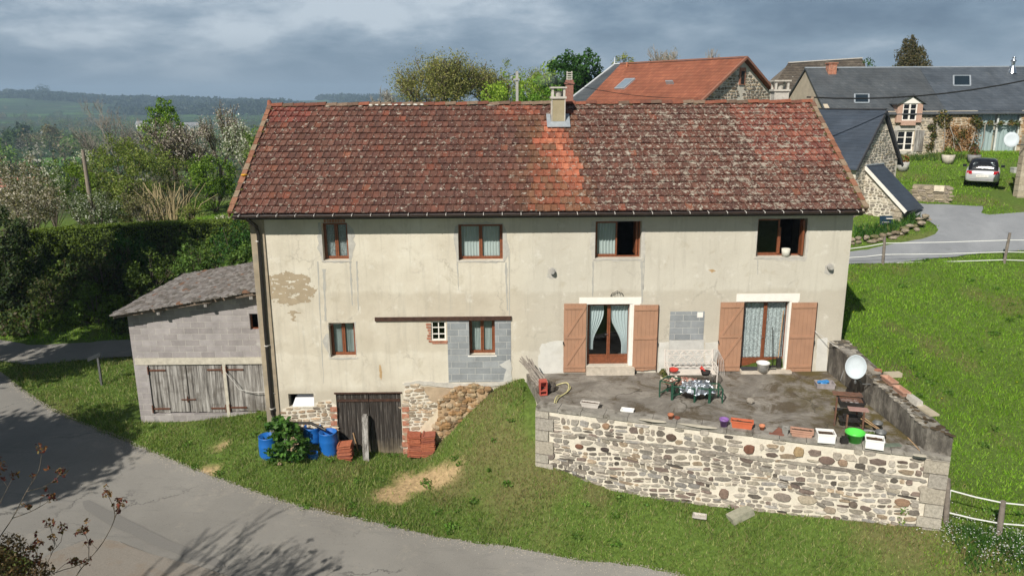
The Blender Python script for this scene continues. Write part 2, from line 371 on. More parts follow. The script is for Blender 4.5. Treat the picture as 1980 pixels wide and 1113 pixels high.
SANDS = [(gp(795, 938)[:2], .80), (gp(762, 957)[:2], .65), (gp(845, 925)[:2], .55), (gp(880, 905)[:2], .3), (gp(425, 863)[:2], .26), (gp(402, 914)[:2], .33), (gp(395, 922)[:2], .2)]
DRY = [(gp(960, 870)[:2], 1.1), (gp(940, 790)[:2], .9), (gp(1000, 940)[:2], 1.0), (gp(880, 930)[:2], 1.0), (gp(1050, 925)[:2], .9), (gp(1150, 955)[:2], .5), (gp(1740, 1030)[:2], 1.2), (gp(920, 760)[:2], .9), (gp(620, 1000)[:2], .8)]
def vn(x, y, s, seed=0):
    return (np.sin(x*s+seed)*np.cos(y*s*1.3+seed*2)+np.sin(x*s*2.1+y*s*1.7+seed*3)*.6+np.sin(x*s*4.3-y*s*3.9+seed)*.35)/1.95
def cover(x, y):
    """0..1 sand, 0..1 dryness"""
    s = np.zeros(np.shape(x)); d = np.zeros(np.shape(x)); w = vn(x, y, 3.0)*.35
    for (c, r) in SANDS: s = np.maximum(s, 1-sstep(.6, 1.15, np.hypot(x-c[0], (y-c[1]))/r+w))
    for (c, r) in DRY: d = np.maximum(d, .62*(1-sstep(.3, 1.3, np.hypot(x-c[0], y-c[1])/r+w)))
    d = np.maximum(d, .35*sstep(.2, .7, vn(x, y, .8, 2)))
    return s, d
s_, d_ = cover(X, Y)
green = np.array([.11, .17, .034]); soil = np.array([.15, .10, .055]); sand = np.array([.50, .36, .20]); dryc = np.array([.19, .15, .075])
C = green+(dryc-green)*d_[..., None]; C = C+(sand-C)*(s_**.7)[..., None]
# bare earth bank against the house
earth = 1-sstep(.5, 1.1, np.hypot((X+2.6)/.9, (Y+.1)/.45)); C = C+(np.array([.16, .12, .07])-C)*(earth*.7)[..., None]
farw = sstep(34, 60, np.hypot(X, Y-5))
nx_, ny_ = len(GX), len(GY); idx = np.arange(nx_*ny_).reshape(ny_, nx_)
Fq = np.stack([idx[:-1, :-1], idx[:-1, 1:], idx[1:, 1:], idx[1:, :-1]], -1).reshape(-1, 4)
m, g = material('ground')
at = g.n('ShaderNodeAttribute', {'attribute_name': 'col'})
nearc = g.mix(1.0, at.outputs['Color'], g.ramp(g.noise(9, 6, .75), [(.3, .55), (.7, 1.35)]), 'MULTIPLY')
dv = g.coord(scale=(1/150, 1/105, 1)); dist_ = g.n('ShaderNodeVectorMath', {'operation': 'ADD'}, _0=dv, _1=g.noise(1.2, 3, .5, dv, color=True)).outputs[0]
fld = g.ramp(g.n('ShaderNodeSeparateColor', None, Color=g.voro(1.0, dist_)).outputs[0], [(0, (.05, .095, .030)), (.3, (.075, .16, .035)), (.45, (.035, .065, .028)), (.62, (.10, .20, .045)), (.8, (.08, .08, .045)), (1, (.05, .11, .032))], 'CONSTANT')
fld = g.mix(g.ramp(g.voro(1.0, dist_, 'DISTANCE_TO_EDGE', 'Distance'), [(.0, 1), (.05, 1), (.075, 0)]), fld, (.025, .045, .02))
fld = g.mix(g.ramp(g.noise(.006, 4, .6), [(.50, 0), (.56, .6)]), fld, (.03, .05, .022))
fld = g.mix(1.0, fld, g.ramp(g.noise(.05, 5, .7), [(.3, .6), (.7, 1.3)]), 'MULTIPLY')
c = g.mix(at.outputs['Alpha'], nearc, fld)
pbr(g, c, .95, g.bump(g.noise(14, 5, .8), .9, .06), .1); GROUND = m
fastmesh('ground', np.stack([X, Y, Z], -1), Fq, m, smooth=True, pcol=np.concatenate([C, farw[..., None]], -1).reshape(-1, 4)); tag(bpy.data.objects['ground'], kind='structure')
# ------------------------------------------------------------------ grass blades
m, g = material('blades'); ca = g.attr()
b = g.n('ShaderNodeBsdfPrincipled', None, Roughness=.6); b.inputs['Specular IOR Level'].default_value = .25; g.L.new(ca, b.inputs[0])
t = g.n('ShaderNodeBsdfTranslucent'); g.L.new(g.mix(1.0, ca, (1.25, 1.35, .7), 'MULTIPLY'), t.inputs[0])
ms = g.n('ShaderNodeMixShader', None, Fac=.35); g.L.new(b.outputs[0], ms.inputs[1]); g.L.new(t.outputs[0], ms.inputs[2]); g.L.new(ms.outputs[0], g.out.inputs[0]); LEAF = m
STEMS = []   # filled by the terrace: footprints with no grass
TERR = [(.45, .0), tuple(atZ(1036, 786, 2.72)[:2]), tuple(atZ(1838, 884, 2.72)[:2]), tuple(atZ(1640, 658, 3.8)[:2]), (10.45, .0)]
GARF = [(-13.0, .75), (-7.4, .75), (-7.4, 5.8), (-13.0, 5.8)]
def blades(poly, dens, h, w, cols, seed, lean=.5, dots=None):
    r = np.random.default_rng(seed); xs = [p[0] for p in poly]; ys = [p[1] for p in poly]
    A = (max(xs)-min(xs))*(max(ys)-min(ys)); n = int(A*dens)
    x = r.uniform(min(xs), max(xs), n); y = r.uniform(min(ys), max(ys), n)
    k = inpoly(x, y, poly)
    for q in (FOOT, TERR, GARF): k &= ~inpoly(x, y, q)
    for q in ROADS: k &= ~(inpoly(x, y, q) & (polydist(x, y, q) > .10*r.random(n)**2+.02))
    s, d = cover(x, y); k &= r.random(n) > s*.93
    e = 1-sstep(.4, 1.0, np.hypot((x+2.6)/.9, (y+.1)/.4)); k &= r.random(n) > e*.8
    k &= r.random(n) < (.55+.45*sstep(-.5, .4, vn(x, y, 2.3, 5)))
    x, y, s, d = x[k], y[k], s[k], d[k]; n = len(x); z = H(x, y)
    hh = h*(.5+r.random(n))*(.75+.45*sstep(-.4, .6, vn(x, y, 1.7, 1)))*(1-.3*d); a = r.uniform(0, 2*pi, n); ww = w*(.6+.8*r.random(n))
    lx, ly = r.normal(0, lean, n)*hh, r.normal(0, lean, n)*hh
    dx, dy = np.cos(a)*ww/2, np.sin(a)*ww/2
    V = np.stack([np.stack([x-dx, y-dy, z-.01], -1), np.stack([x+dx, y+dy, z-.01], -1), np.stack([x+lx, y+ly, z+hh], -1)], 1)
    ci = r.integers(0, len(cols), n); C = np.array(cols)[ci]*(.7+.6*r.random((n, 1)))*(1+.22*vn(x, y, .55, 3)[:, None])
    dc = np.array([.27, .22, .10])*(.6+.7*r.random((n, 1))); dm = (r.random(n) < d*.85)[:, None]; C = np.where(dm, dc, C)
    if dots is not None:
        q = r.random(n) < dots[1]; C[q] = dots[0]; V[q, 2, :2] = V[q, 0, :2]+r.normal(0, .035, (q.sum(), 2)); V[q, 2, 2] = z[q]+.09; V[q, 0, 2] += .09; V[q, 1, 2] += .07; V[q, 0, :2] -= .03
    return V.reshape(-1, 3), C
G1 = [(.17, .26, .045), (.12, .20, .035), (.21, .30, .065), (.10, .17, .032), (.28, .31, .10), (.33, .30, .15)]
G2 = [(.165, .32, .018), (.21, .38, .028), (.125, .25, .016), (.25, .38, .05)]
parts = [blades([(-13.5, .9), (-13, -1.5), (-7, -4.2), (-1, -6), (5, -8), (12, -9.5), (12, -4), (10, -5), (.5, -2), (.5, .2), (-7.4, .2), (-7.5, .9)], 1000, .10, .022, G1, 1),
         blades([(10.2, 0), (10, -8), (19, -10), (23, -2), (24, 6), (23.5, 9.6), (12, 9.6), (10.4, 8)], 480, .085, .028, G2, 2, dots=((.80, .66, .03), .0025)),
         blades([(-26, 9.5), (-22, 3), (-18, -1), (-13.4, -2), (-12.9, .9), (-12.95, 8)], 380, .11, .028, G1, 3),
         blades([(14, 14.5), (15, 11), (24, 12), (24, 16), (30, 15), (44, 16), (44, 27), (20, 28), (15, 22)], 150, .09, .045, G2, 4),
         blades([(-30, 14), (-30, 9.5), (-8, 9.5), (-4, 13), (-4, 26), (-14, 26), (-24, 20)], 130, .13, .05, G2, 5)]
V = np.concatenate([p[0] for p in parts]); C = np.concatenate([p[1] for p in parts])
tag(fastmesh('grass', V, np.arange(len(V)).reshape(-1, 3), LEAF, col=C), kind='stuff')
print('blades', len(C))
# ================================================================== main house
wood = plain('brown_wood', (.20, .065, .028), .45, .3, 14, .5)
whitep = plain('white_paint', (.80, .76, .70), .6, .06, 5)
cement = plain('cement', (.34, .33, .31), .95, .22, 5, bmp=.8, dirt=((.45, .42, .36), .6))
dark = plain('dark_inside', (.02, .018, .016), .9)
m, g = material('glass')
gl = g.n('ShaderNodeBsdfGlossy', None, Roughness=.02); gl.inputs[0].default_value = (.9, .95, 1, 1)
tr = g.n('ShaderNodeBsdfTransparent'); tr.inputs[0].default_value = (.90, .94, .935, 1)
fr = g.n('ShaderNodeLayerWeight', None, Blend=.5)
ms = g.n('ShaderNodeMixShader'); g.L.new(g.math('ADD', g.math('MULTIPLY', g.math('POWER', fr.outputs[1], 4.0), .7), .05, True), ms.inputs[0]); g.L.new(tr.outputs[0], ms.inputs[1]); g.L.new(gl.outputs[0], ms.inputs[2]); g.L.new(ms.outputs[0], g.out.inputs[0]); GLASS = m
def curtain_mat(name, col, lace):
    m, g = material(name)
    d = g.n('ShaderNodeBsdfDiffuse'); d.inputs[0].default_value = (*col, 1); t = g.n('ShaderNodeBsdfTranslucent'); t.inputs[0].default_value = (*col, 1)
    ms = g.n('ShaderNodeMixShader', None, Fac=.2); g.L.new(d.outputs[0], ms.inputs[1]); g.L.new(t.outputs[0], ms.inputs[2])
    if lace:
        tp = g.n('ShaderNodeBsdfTransparent'); m2 = g.n('ShaderNodeMixShader')
        f = g.ramp(g.voro(14, g.coord(), 'DISTANCE_TO_EDGE', 'Distance'), [(.06, .4), (.12, 0)])
        f2 = g.ramp(g.noise(11, 2, .5, dist=2.0), [(.44, .5), (.48, 0), (.58, 0), (.62, .4)])
        g.L.new(g.math('MAXIMUM', f, f2), m2.inputs[0]); g.L.new(ms.outputs[0], m2.inputs[1]); g.L.new(tp.outputs[0], m2.inputs[2]); ms = m2
    g.L.new(ms.outputs[0], g.out.inputs[0]); return m
curt = curtain_mat('pale_curtain', (.56, .61, .60), False); lace = curtain_mat('lace_curtain', (.72, .77, .78), True); sheer = curtain_mat('frilled_curtain', (.62, .68, .70), False)
# plaster
m, g = material('plaster'); pc = g.coord(); sx = g.n('ShaderNodeSeparateXYZ', None, Vector=pc)
base = g.ramp(g.noise(.55, 6, .62), [(.28, (.49, .44, .355)), (.5, (.60, .55, .455)), (.72, (.68, .64, .545))])
base = g.mix(g.ramp(sx.outputs[0], [(0, 0), (1, 1)]), base, g.ramp(g.noise(.5, 5, .6), [(.3, (.49, .455, .385)), (.7, (.58, .545, .465))]))
zn = g.math('ADD', sx.outputs[2], g.math('MULTIPLY', g.math('SUBTRACT', g.noise(1.2, 4, .6), .5), .5))
band = g.ramp(g.math('DIVIDE', zn, 8.0), [(.27, (.80, .78, .76)), (.30, (1.0, 1.0, 1.0)), (.425, (1.03, 1.03, 1.03)), (.435, (.90, .885, .86)), (.60, (.90, .875, .85)), (.665, (.87, .85, .825)), (.68, (1.0, 1.0, 1.0)), (1, (1.02, 1.01, 1.0))])
base = g.mix(.85, base, band, 'MULTIPLY')
st = g.noise(1.0, 5, .7, g.coord(scale=(5.0, 1, .35)))
base = g.mix(g.ramp(st, [(.52, 0), (.68, .45)]), base, (.40, .37, .31))
base = g.mix(g.ramp(g.noise(1.6, 7, .75, dist=.8), [(.56, 0), (.66, .5)]), base, (.43, .38, .29))
base = g.mix(g.ramp(g.noise(3.2, 6, .7, g.coord(loc=(5, 3, 2))), [(.58, 0), (.70, .45)]), base, (.72, .69, .62))
base = g.mix(g.ramp(g.noise(26, 4, .8), [(.60, 0), (.75, .4)]), base, (.40, .37, .31))
cr = g.n('ShaderNodeVectorMath', {'operation': 'ADD'}, _0=pc, _1=g.n('ShaderNodeVectorMath', {'operation': 'SCALE'}, _0=g.noise(1.6, 5, .7, color=True), Scale=.9).outputs[0]).outputs[0]
crk = g.voro(.42, cr, 'DISTANCE_TO_EDGE', 'Distance')
crm = g.math('MULTIPLY', g.ramp(crk, [(0, 1), (.006, 1), (.011, 0)]), g.ramp(g.noise(.7, 3), [(.5, 0), (.6, .32)]))
base = g.mix(crm, base, (.25, .225, .19))
pbr(g, base, .93, g.bump(g.math('ADD', g.noise(22, 5, .75), g.math('MULTIPLY', g.noise(2.2, 4, .6), 2.0)), .45, .02), .15); PLASTER = m
HX0, HX1, HYB = -7.62, 10.50, 9.0
EZ, RZ, RY = 7.93, 10.95, 4.3
hx = Thing('farmhouse', 'long two storey farmhouse with cream plaster walls and lichened red tile roof', 'house', (0, 0, 0))
def F2(px0, py0, px1, py1, y=0.0):
    a = fx(px0, py0, y); b = fx(px1, py0, y); c = fx(px0, py1, y); d = fx(px1, py1, y)
    return (a[0]+c[0])/2, min(c[1], d[1]), (b[0]+d[0])/2, max(a[1], b[1])
OPEN = {'w1': F2(623, 431, 673, 503), 'w2': F2(886, 434, 972, 503), 'w3': F2(1151, 428, 1240, 499), 'w4': F2(1464, 423, 1559, 496),
        'l1': F2(637, 624, 687, 690), 'sq': F2(834, 621, 862, 658), 'l2': F2(907, 619, 957, 686),
        'd1': F2(1135, 588, 1221, 706), 'd2': F2(1435, 583, 1526, 712), 'vent': F2(558, 761, 607, 785), 'barn': F2(653, 760, 777, 879)}
def holewall(mb, x0, x1, z0, z1, holes, y, depth, reveal=True):
    xs = sorted({x0, x1, *[h[0] for h in holes], *[h[2] for h in holes]}); zs = sorted({z0, z1, *[h[1] for h in holes], *[h[3] for h in holes]})
    for a, b in zip(xs, xs[1:]):
        for c, d in zip(zs, zs[1:]):
            mx, mz = (a+b)/2, (c+d)/2
            if any(h[0] < mx < h[2] and h[1] < mz < h[3] for h in holes): continue
            mb.add([(a, y, c), (b, y, c), (b, y, d), (a, y, d)], [(0, 1, 2, 3)])
    for h in holes:
        a, c, b, d = h; e = y+depth
        mb.add([(a, y, c), (b, y, c), (b, y, d), (a, y, d), (a, e, c), (b, e, c), (b, e, d), (a, e, d)], [(1, 0, 4, 5), (3, 2, 6, 7), (0, 3, 7, 4), (2, 1, 5, 6)])
mb = MB(); holewall(mb, HX0, HX1, -1.0, EZ-.1, list(OPEN.values()), 0.0, .30); hx.part('wall', mb, PLASTER, label='front wall of cream plaster')
mb = MB()
for X_, dr in ((HX0, 1), (HX1, -1)):
    mb.prism([(X_, 0.002, -1), (X_, HYB, -1), (X_, HYB, EZ-.1), (X_, RY, RZ-.12), (X_, .002, EZ-.1)], (dr*.3, 0, 0))
mb.box(HX0+.3, HYB-.3, -1, HX1-.3, HYB, EZ-.1); hx.part('wall', mb, PLASTER, label='gable and back walls')
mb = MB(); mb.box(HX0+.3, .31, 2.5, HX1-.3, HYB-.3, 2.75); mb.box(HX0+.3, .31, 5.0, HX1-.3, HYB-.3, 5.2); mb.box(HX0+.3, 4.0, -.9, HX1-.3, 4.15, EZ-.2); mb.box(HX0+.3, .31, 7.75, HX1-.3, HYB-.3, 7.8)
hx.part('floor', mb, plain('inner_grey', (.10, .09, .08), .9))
# left pilaster, of a browner render
pil = plain('brown_render', (.34, .28, .20), .95, .3, 1.6, dirt=((.22, .20, .17), .7), bmp=.8)
mb = MB(); a = fx(484, 420)[0]; mb.box(HX0-.05, -.05, 1.0, HX0+.36, .2, EZ-.12); hx.part('pilaster', mb, pil)
# ---- irregular plates of other materials on the plaster
def blob(pts, jit=.03, step=.12, seed=0):
    r = random.Random(seed); P = [np.array(p, float) for p in pts]; o = []
    for i in range(len(P)):
        a, b = P[i], P[(i+1) % len(P)]; k = max(1, int(np.linalg.norm(b-a)/step))
        for j in range(k): o.append(a+(b-a)*j/k+np.array([r.uniform(-jit, jit), r.uniform(-jit, jit)]))
    return o
def plate(pxs, y, th, jit=.03, step=.12, seed=0):
    P = blob([fx(a, b, 0) for a, b in pxs], jit, step, seed); mb = MB()
    from mathutils.geometry import delaunay_2d_cdt
    n = len(P); VV = [Vector(p) for p in P]; EE = [(i, (i+1) % n) for i in range(n)]; xs = [p[0] for p in P]; ys = [p[1] for p in P]
    for (a, c, b, d) in OPEN.values():
        if a < max(xs) and b > min(xs) and c < max(ys) and d > min(ys):
            k = len(VV); VV += [Vector((a, c)), Vector((b, c)), Vector((b, d)), Vector((a, d))]; EE += [(k, k+1), (k+1, k+2), (k+2, k+3), (k+3, k)]
    v, e, f, *_ = delaunay_2d_cdt(VV, EE, [], 0, 1e-5); keep = []
    for q in f:
        cx_ = sum(v[i].x for i in q)/len(q); cy_ = sum(v[i].y for i in q)/len(q)
        if inpoly(np.array([cx_]), np.array([cy_]), [tuple(p) for p in P])[0] and not any(a < cx_ < b and c < cy_ < d for a, c, b, d in OPEN.values()): keep.append(tuple(q))
    mb.add([(p.x, y-th, p.y) for p in v], keep)
    mb.add([(p[0], y-th, p[1]) for p in P]+[(p[0], y+.01, p[1]) for p in P], [(i, (i+1) % n, n+(i+1) % n, n+i) for i in range(n)])
    return mb
def part_plate(name, pxs, mat, th=.006, **k):
    label = k.pop('label', None); o = hx.part(name, plate(pxs, 0.0, th, **k), mat, label=label, fixn=True); return o
bp = plain('brown_stain', (.36, .29, .20), .95, .12, 4)
def stainmesh(px0, py0, px1, py1, test, th=.004, st=.028):
    a = fx(px0, py1); b = fx(px1, py0); nx, nz = int((b[0]-a[0])/st), int((b[1]-a[1])/st); mb = MB(); idx = {}
    def vid(i, j):
        if (i, j) not in idx: idx[(i, j)] = len(mb.v); mb.v.append((a[0]+i*st, -th-.0015*sin(i*1.3+j), a[1]+j*st))
        return idx[(i, j)]
    for i in range(nx):
        for j in range(nz):
            if test(px0+(px1-px0)*(i+.5)/nx, py1+(py0-py1)*(j+.5)/nz): mb.f.append((vid(i, j), vid(i+1, j), vid(i+1, j+1), vid(i, j+1))); mb.c.append((1, 1, 1)); mb.sm.append(False)
    return mb
from mathutils import noise as mnz
def stain_test(px, py):
    u, v = (px-562)/43, (py-557)/32; n = mnz.fractal(Vector((px*.045, py*.07, 3)), .6, 2.2, 5); r = u*u+v*v
    h = mnz.fractal(Vector((px*.05, py*.16, 9)), .5, 2, 4)
    if r+n*.5 < 1.0: return not (h > .36 and abs(u) < .75 and -.6 < v < .62)
    if 600 < py < 621: return abs(px-(565+2*sin(py*.7))) < 3+9*max(0, n)+(9 if 603 < py < 606 else 0)
    return False
hx.part('plaster_patch', stainmesh(512, 520, 612, 626, stain_test), bp, label='brown patch where plaster has fallen')
cg = plain('grey_cement', (.44, .42, .38), .95, .15, 6, bmp=.9, dirt=((.36, .35, .33), .5))
part_plate('cement_surround', [(617, 432), (640, 424), (668, 428), (684, 445), (686, 480), (680, 502), (668, 507), (622, 507), (614, 480)], cg, .005, jit=.04, seed=1)
part_plate('cement_surround', [(878, 440), (890, 431), (972, 430), (980, 450), (985, 490), (975, 507), (930, 509), (884, 506), (876, 470)], cg, .005, jit=.035, seed=2)
part_plate('cement_surround', [(1145, 428), (1160, 424), (1238, 424), (1248, 432), (1246, 495), (1240, 504), (1146, 504), (1140, 480)], plain('pale_cement', (.50, .47, .42), .95, .15, 6, bmp=.9), .005, jit=.03, seed=5)
part_plate('cement_surround', [(1459, 423), (1466, 419), (1560, 420), (1566, 430), (1561, 498), (1556, 504), (1464, 501), (1460, 470)], MATS['pale_cement'], .005, jit=.03, seed=6)
part_plate('cement_surround', [(633, 628), (636, 640), (637, 692), (650, 694), (688, 694), (691, 670), (686, 640), (689, 622), (636, 621), (636, 640), (625, 655), (627, 672), (634, 684)][::1][:8], cg, .005, jit=.02, seed=7)
part_plate('cement_surround', [(636, 645), (631, 647), (625, 658), (626, 670), (636, 682)], cg, .005, jit=.03, seed=8)
stz = plain('plaster_streak', (.40, .385, .35), .95, .12, 8)
r_ = random.Random(5)
for (xa, ya, xb, yb, w) in [(614, 505, 626, 740, 2.0), (626, 520, 630, 620, 5), (677, 505, 681, 590, 4), (690, 505, 693, 600, 3), (978, 507, 981, 600, 3.5), (984, 480, 985, 610, 2), (884, 507, 887, 560, 2),
                            (1147, 505, 1146, 573, 3.4), (1241, 504, 1242, 585, 4), (1247, 470, 1244, 560, 2), (1465, 502, 1465, 530, 2)]:
    n = 14; L, R = [], []
    for i in range(n+1):
        t = i/n; ww = 1.7*w*(.35+.65*r_.random())*(1-.5*t); x = xa+(xb-xa)*t+r_.uniform(-.5, .5); L.append((x-ww/2, ya+(yb-ya)*t)); R.append((x+ww/2, ya+(yb-ya)*t))
    part_plate('cement_streak', L+R[::-1], stz, .0035, jit=.0, step=9)
# rust spots
rust = plain('rust_stain', (.44, .30, .16), .9, .3, 20)
for q in [[(1368, 522), (1378, 520), (1384, 524), (1376, 527)], [(733, 705), (736, 705), (739, 722), (737, 735), (734, 728)]]:
    part_plate('rust_stain', q, rust, .003, jit=.012, step=.05)
# grey block panel left of / round the small kitchen window
m, g = material('blockwork')
vc = g.coord(); sw = g.n('ShaderNodeSeparateXYZ', None, Vector=vc); vv = g.n('ShaderNodeCombineXYZ', None, X=sw.outputs[0], Y=sw.outputs[2]).outputs[0]
bk = g.n('ShaderNodeTexBrick', {'offset': .5}, Scale=1.0, Mortar__Size=.007, Mortar__Smooth=.3, Bias=0.0, Brick__Width=.46, Row__Height=.2)
g.L.new(g.n('ShaderNodeVectorMath', {'operation': 'ADD'}, _0=vv, _1=g.n('ShaderNodeVectorMath', {'operation': 'SCALE'}, _0=g.noise(3, 2, .5, color=True), Scale=.015).outputs[0]).outputs[0], bk.inputs['Vector'])
for i, cc in enumerate([(.275, .25, .245), (.365, .335, .33), (.47, .44, .40)]): bk.inputs[i+1].default_value = (*cc, 1)
cc = g.mix(1.0, bk.outputs['Color'], g.ramp(g.noise(1.4, 6, .7), [(.3, .75), (.7, 1.2)]), 'MULTIPLY')
cc = g.mix(g.ramp(g.noise(2.2, 5, .7, dist=.5), [(.62, 0), (.70, .7)]), cc, (.52, .50, .47))
pbr(g, cc, .95, g.bump(g.math('SUBTRACT', g.math('MULTIPLY', g.noise(45, 4, .8), .35), bk.outputs['Fac']), .7, .012), .15); BLOCK = m
m, g = material('bluegrey_block')
vc = g.coord(); sw = g.n('ShaderNodeSeparateXYZ', None, Vector=vc); vv = g.n('ShaderNodeCombineXYZ', None, X=sw.outputs[0], Y=sw.outputs[2]).outputs[0]
bk = g.n('ShaderNodeTexBrick', {'offset': .5}, Scale=1.0, Mortar__Size=.009, Mortar__Smooth=.4, Bias=0.0, Brick__Width=.5, Row__Height=.21); g.L.new(vv, bk.inputs['Vector'])
for i, cc in enumerate([(.23, .245, .255), (.31, .325, .335), (.46, .46, .44)]): bk.inputs[i+1].default_value = (*cc, 1)
cc = g.mix(1.0, bk.outputs['Color'], g.ramp(g.noise(1.6, 6, .7), [(.3, .8), (.7, 1.2)]), 'MULTIPLY')
pbr(g, cc, .95, g.bump(g.math('SUBTRACT', g.math('MULTIPLY', g.noise(45, 4, .8), .35), bk.outputs['Fac']), .7, .01), .15); BLOCK2 = m
def plate_hole(name, outer, hole, y, mat, label=None):
    mb = MB(); holewall(mb, outer[0], outer[2], outer[1], outer[3], [hole], y, .05)
    for (xa, xb) in ((outer[0], outer[0]), (outer[2], outer[2])): mb.add([(xa, y, outer[1]), (xa, 0, outer[1]), (xa, 0, outer[3]), (xa, y, outer[3])], [(0, 1, 2, 3)])
    return hx.part(name, mb, mat, label=label)
o2 = F2(866, 619, 988, 737); plate_hole('block_panel', o2, OPEN['l2'], -.012, BLOCK2, 'bare grey concrete blocks round the window')
part_plate('cement_patch', [(964, 705), (985, 693), (989, 705), (989, 740), (972, 738), (978, 715)], plain('white_cement', (.50, .49, .46), .95, .12, 5), .02, jit=.03)
mb = MB(); q = F2(725, 613, 989, 618); mb.box(q[0], -.055, q[1], q[2], .0, q[3]); hx.part('steel_beam', mb, plain('rusty_steel', (.06, .03, .02), .7, .4, 10))
# bricked-up doorway between the french windows
q = F2(1295, 602, 1361, 656); mb = MB(); mb.box(q[0], -.012, q[1], q[2], .01, q[3]); hx.part('blocked_opening', mb, BLOCK2, label='doorway filled with grey blocks')
part_plate('cement_patch', [(1294, 657), (1361, 657), (1360, 690), (1363, 722), (1290, 722), (1293, 680)], MATS['white_cement'], .014, jit=.012, label='smooth cement below the blocked doorway')
q = F2(1348, 603, 1359, 613); mb = MB(); mb.box(q[0], -.02, q[1], q[2], -.0125, q[3]); hx.part('paper_note', mb, whitep)
# lower pale band by the terrace
pb = plain('pale_band', (.60, .585, .54), .95, .10, 2.5, bmp=.6, dirt=((.46, .43, .36), .5))
part_plate('cement_patch', [(1046, 665), (1070, 658), (1089, 659), (1089, 722), (1040, 722), (1042, 690)], pb, .004, jit=.04)
part_plate('cement_patch', [(1274, 662), (1293, 660), (1292, 722), (1273, 722)], pb, .004, jit=.012)
part_plate('cement_patch', [(1363, 662), (1388, 660), (1386, 722), (1364, 722)], pb, .004, jit=.012)
part_plate('cement_patch', [(1580, 655), (1600, 652), (1598, 722), (1577, 722)], pb, .004, jit=.012)
# ---- rubble showing at the foot of the wall
AVOID = []
def stones(mb, P0, U, V, Nn, ulen, vlen, inside, rh=(.10, .2), rw=(.16, .42), mort=.02, dep=.035, pal=None, seed=0, wav=.03, big=None):
    r = random.Random(seed); P0, U, V, Nn = map(lambda a: np.array(a, float), (P0, U, V, Nn)); v = 0.0; row = 0
    pal = pal or [(.30, .26, .21)]
    def wv(u, k): return wav*(sin(u*1.9+k*1.7)+.6*sin(u*4.7+k*2.9))
    while v < vlen:
        h = r.uniform(*rh); u = -r.uniform(0, .3)
        while u < ulen:
            w = r.uniform(*rw)*(.7+.6*r.random()); uc = u+w/2; split = r.random() < .16 and h > rh[0]*1.3
            for part in ((0, 1),) if not split else ((0, .48), (.52, 1)):
                b0 = v+h*part[0]; hh = h*(part[1]-part[0]); vc = b0+hh/2+wv(uc, row*.35)
                if not inside(uc, vc): continue
                n = r.choice((6, 7, 8, 9)); a0 = r.random()*6.28; ring = []; m2 = mort*(.45+1.0*r.random())
                hw, h2 = max(.02, w/2-m2), max(.015, hh/2-m2*.8); pw = r.uniform(2.6, 8.0)
                for k in range(n):
                    t = a0+2*pi*k/n+r.uniform(-.26, .26); c_, s_ = cos(t), sin(t)
                    rr = (abs(c_)**pw+abs(s_)**pw)**(-1/pw)*r.uniform(.86, 1.10)
                    ring.append((uc+hw*c_*rr, vc+h2*s_*rr+wv(uc+hw*c_*rr, row*.35)-wv(uc, row*.35)))
                d = dep*r.uniform(.5, 1.2); c = r.choice(pal); f = r.uniform(.62, 1.32); c = tuple(min(.8, x*f) for x in c)
                o = [P0+U*a+V*b-Nn*.01 for a, b in ring]; i_ = [P0+U*(uc+(a-uc)*.91)+V*(vc+(b-vc)*.88)+Nn*(d*r.uniform(.6, 1.25)) for a, b in ring]
                cc = P0+U*uc+V*vc+Nn*d*r.uniform(.85, 1.1)
                if AVOID and any(((((cc-q)@U)/(w2_*.5+hw*.75))**2+(((cc-q)@V)/(h2_*.5+h2*.75))**2) < 1 for q, w2_, h2_ in AVOID): continue
                mb.add(o+i_+[cc], [(k, (k+1) % n, n+(k+1) % n, n+k) for k in range(n)]+[(n+k, n+(k+1) % n, 2*n) for k in range(n)], c, False)
            u += w
        v += h; row += 1
    return mb
STONE = attrmat('rubble_stone', .92, .35, 16, 1.0, 38)
MORT = plain('lime_mortar', (.64, .585, .49), .95, .14, 5, bmp=1.0, fine=25, dirt=((.40, .36, .30), .5))
WARM = [(.40, .32, .23), (.34, .29, .23), (.46, .37, .27), (.28, .23, .18), (.42, .30, .20)]
def pxregion(polys, y=0.0):
    P = [[fx(a, b, y) for a, b in poly] for poly in polys]
    return lambda u, v: any(bool(inpoly(np.array([u]), np.array([v]), q)[0]) for q in P)
ex1 = [(540, 815), (548, 790), (556, 788), (608, 788), (610, 778), (640, 772), (653, 790), (653, 850), (520, 850), (530, 820)]
ex2 = [(779, 775), (785, 740), (800, 738), (818, 745), (818, 760), (840, 775), (845, 790), (830, 805), (818, 830), (800, 850), (795, 884), (779, 884)]
part_plate('lime_patch', ex1, MORT, .006, jit=.03, seed=11); part_plate('lime_patch', ex2, MORT, .006, jit=.03, seed=12)
for ex_ in (ex1, ex2):
    reg = pxregion([ex_]); mb = MB()
    stones(mb, (-8, -.006, -.6), (1, 0, 0), (0, 0, 1), (0, -1, 0), 6.5, 3.4, lambda u, v: reg(u-8, v-.6), (.07, .15), (.14, .34), .012, .025, WARM, 3)
    hx.part('rubble_stonework', mb, STONE, label='bare rubble stones where plaster has gone')
brk = plain('old_brick', (.38, .165, .105), .95, .35, 9, bmp=1.0, dirt=((.50, .42, .32), .6))
mb = MB()
for i in range(7):
    for (pxa, pxb) in ((640, 652), (779, 791)):
        q = F2(pxa, 786+i*13.5, pxb, 795+i*13.5); mb.box(q[0]+random.uniform(-.03, .02), -.03, q[1], q[2], .0, q[3])
for i in range(7): q = F2(826, 625+i*5.4, 834, 628.5+i*5.4); mb.box(q[0]+random.uniform(-.05, .05), -.02, q[1], q[2]-.01, .0, q[3])
q = F2(836, 660, 865, 664); mb.box(q[0], -.015, q[1], q[2], 0, q[3])
q = F2(626, 424, 668, 431); 
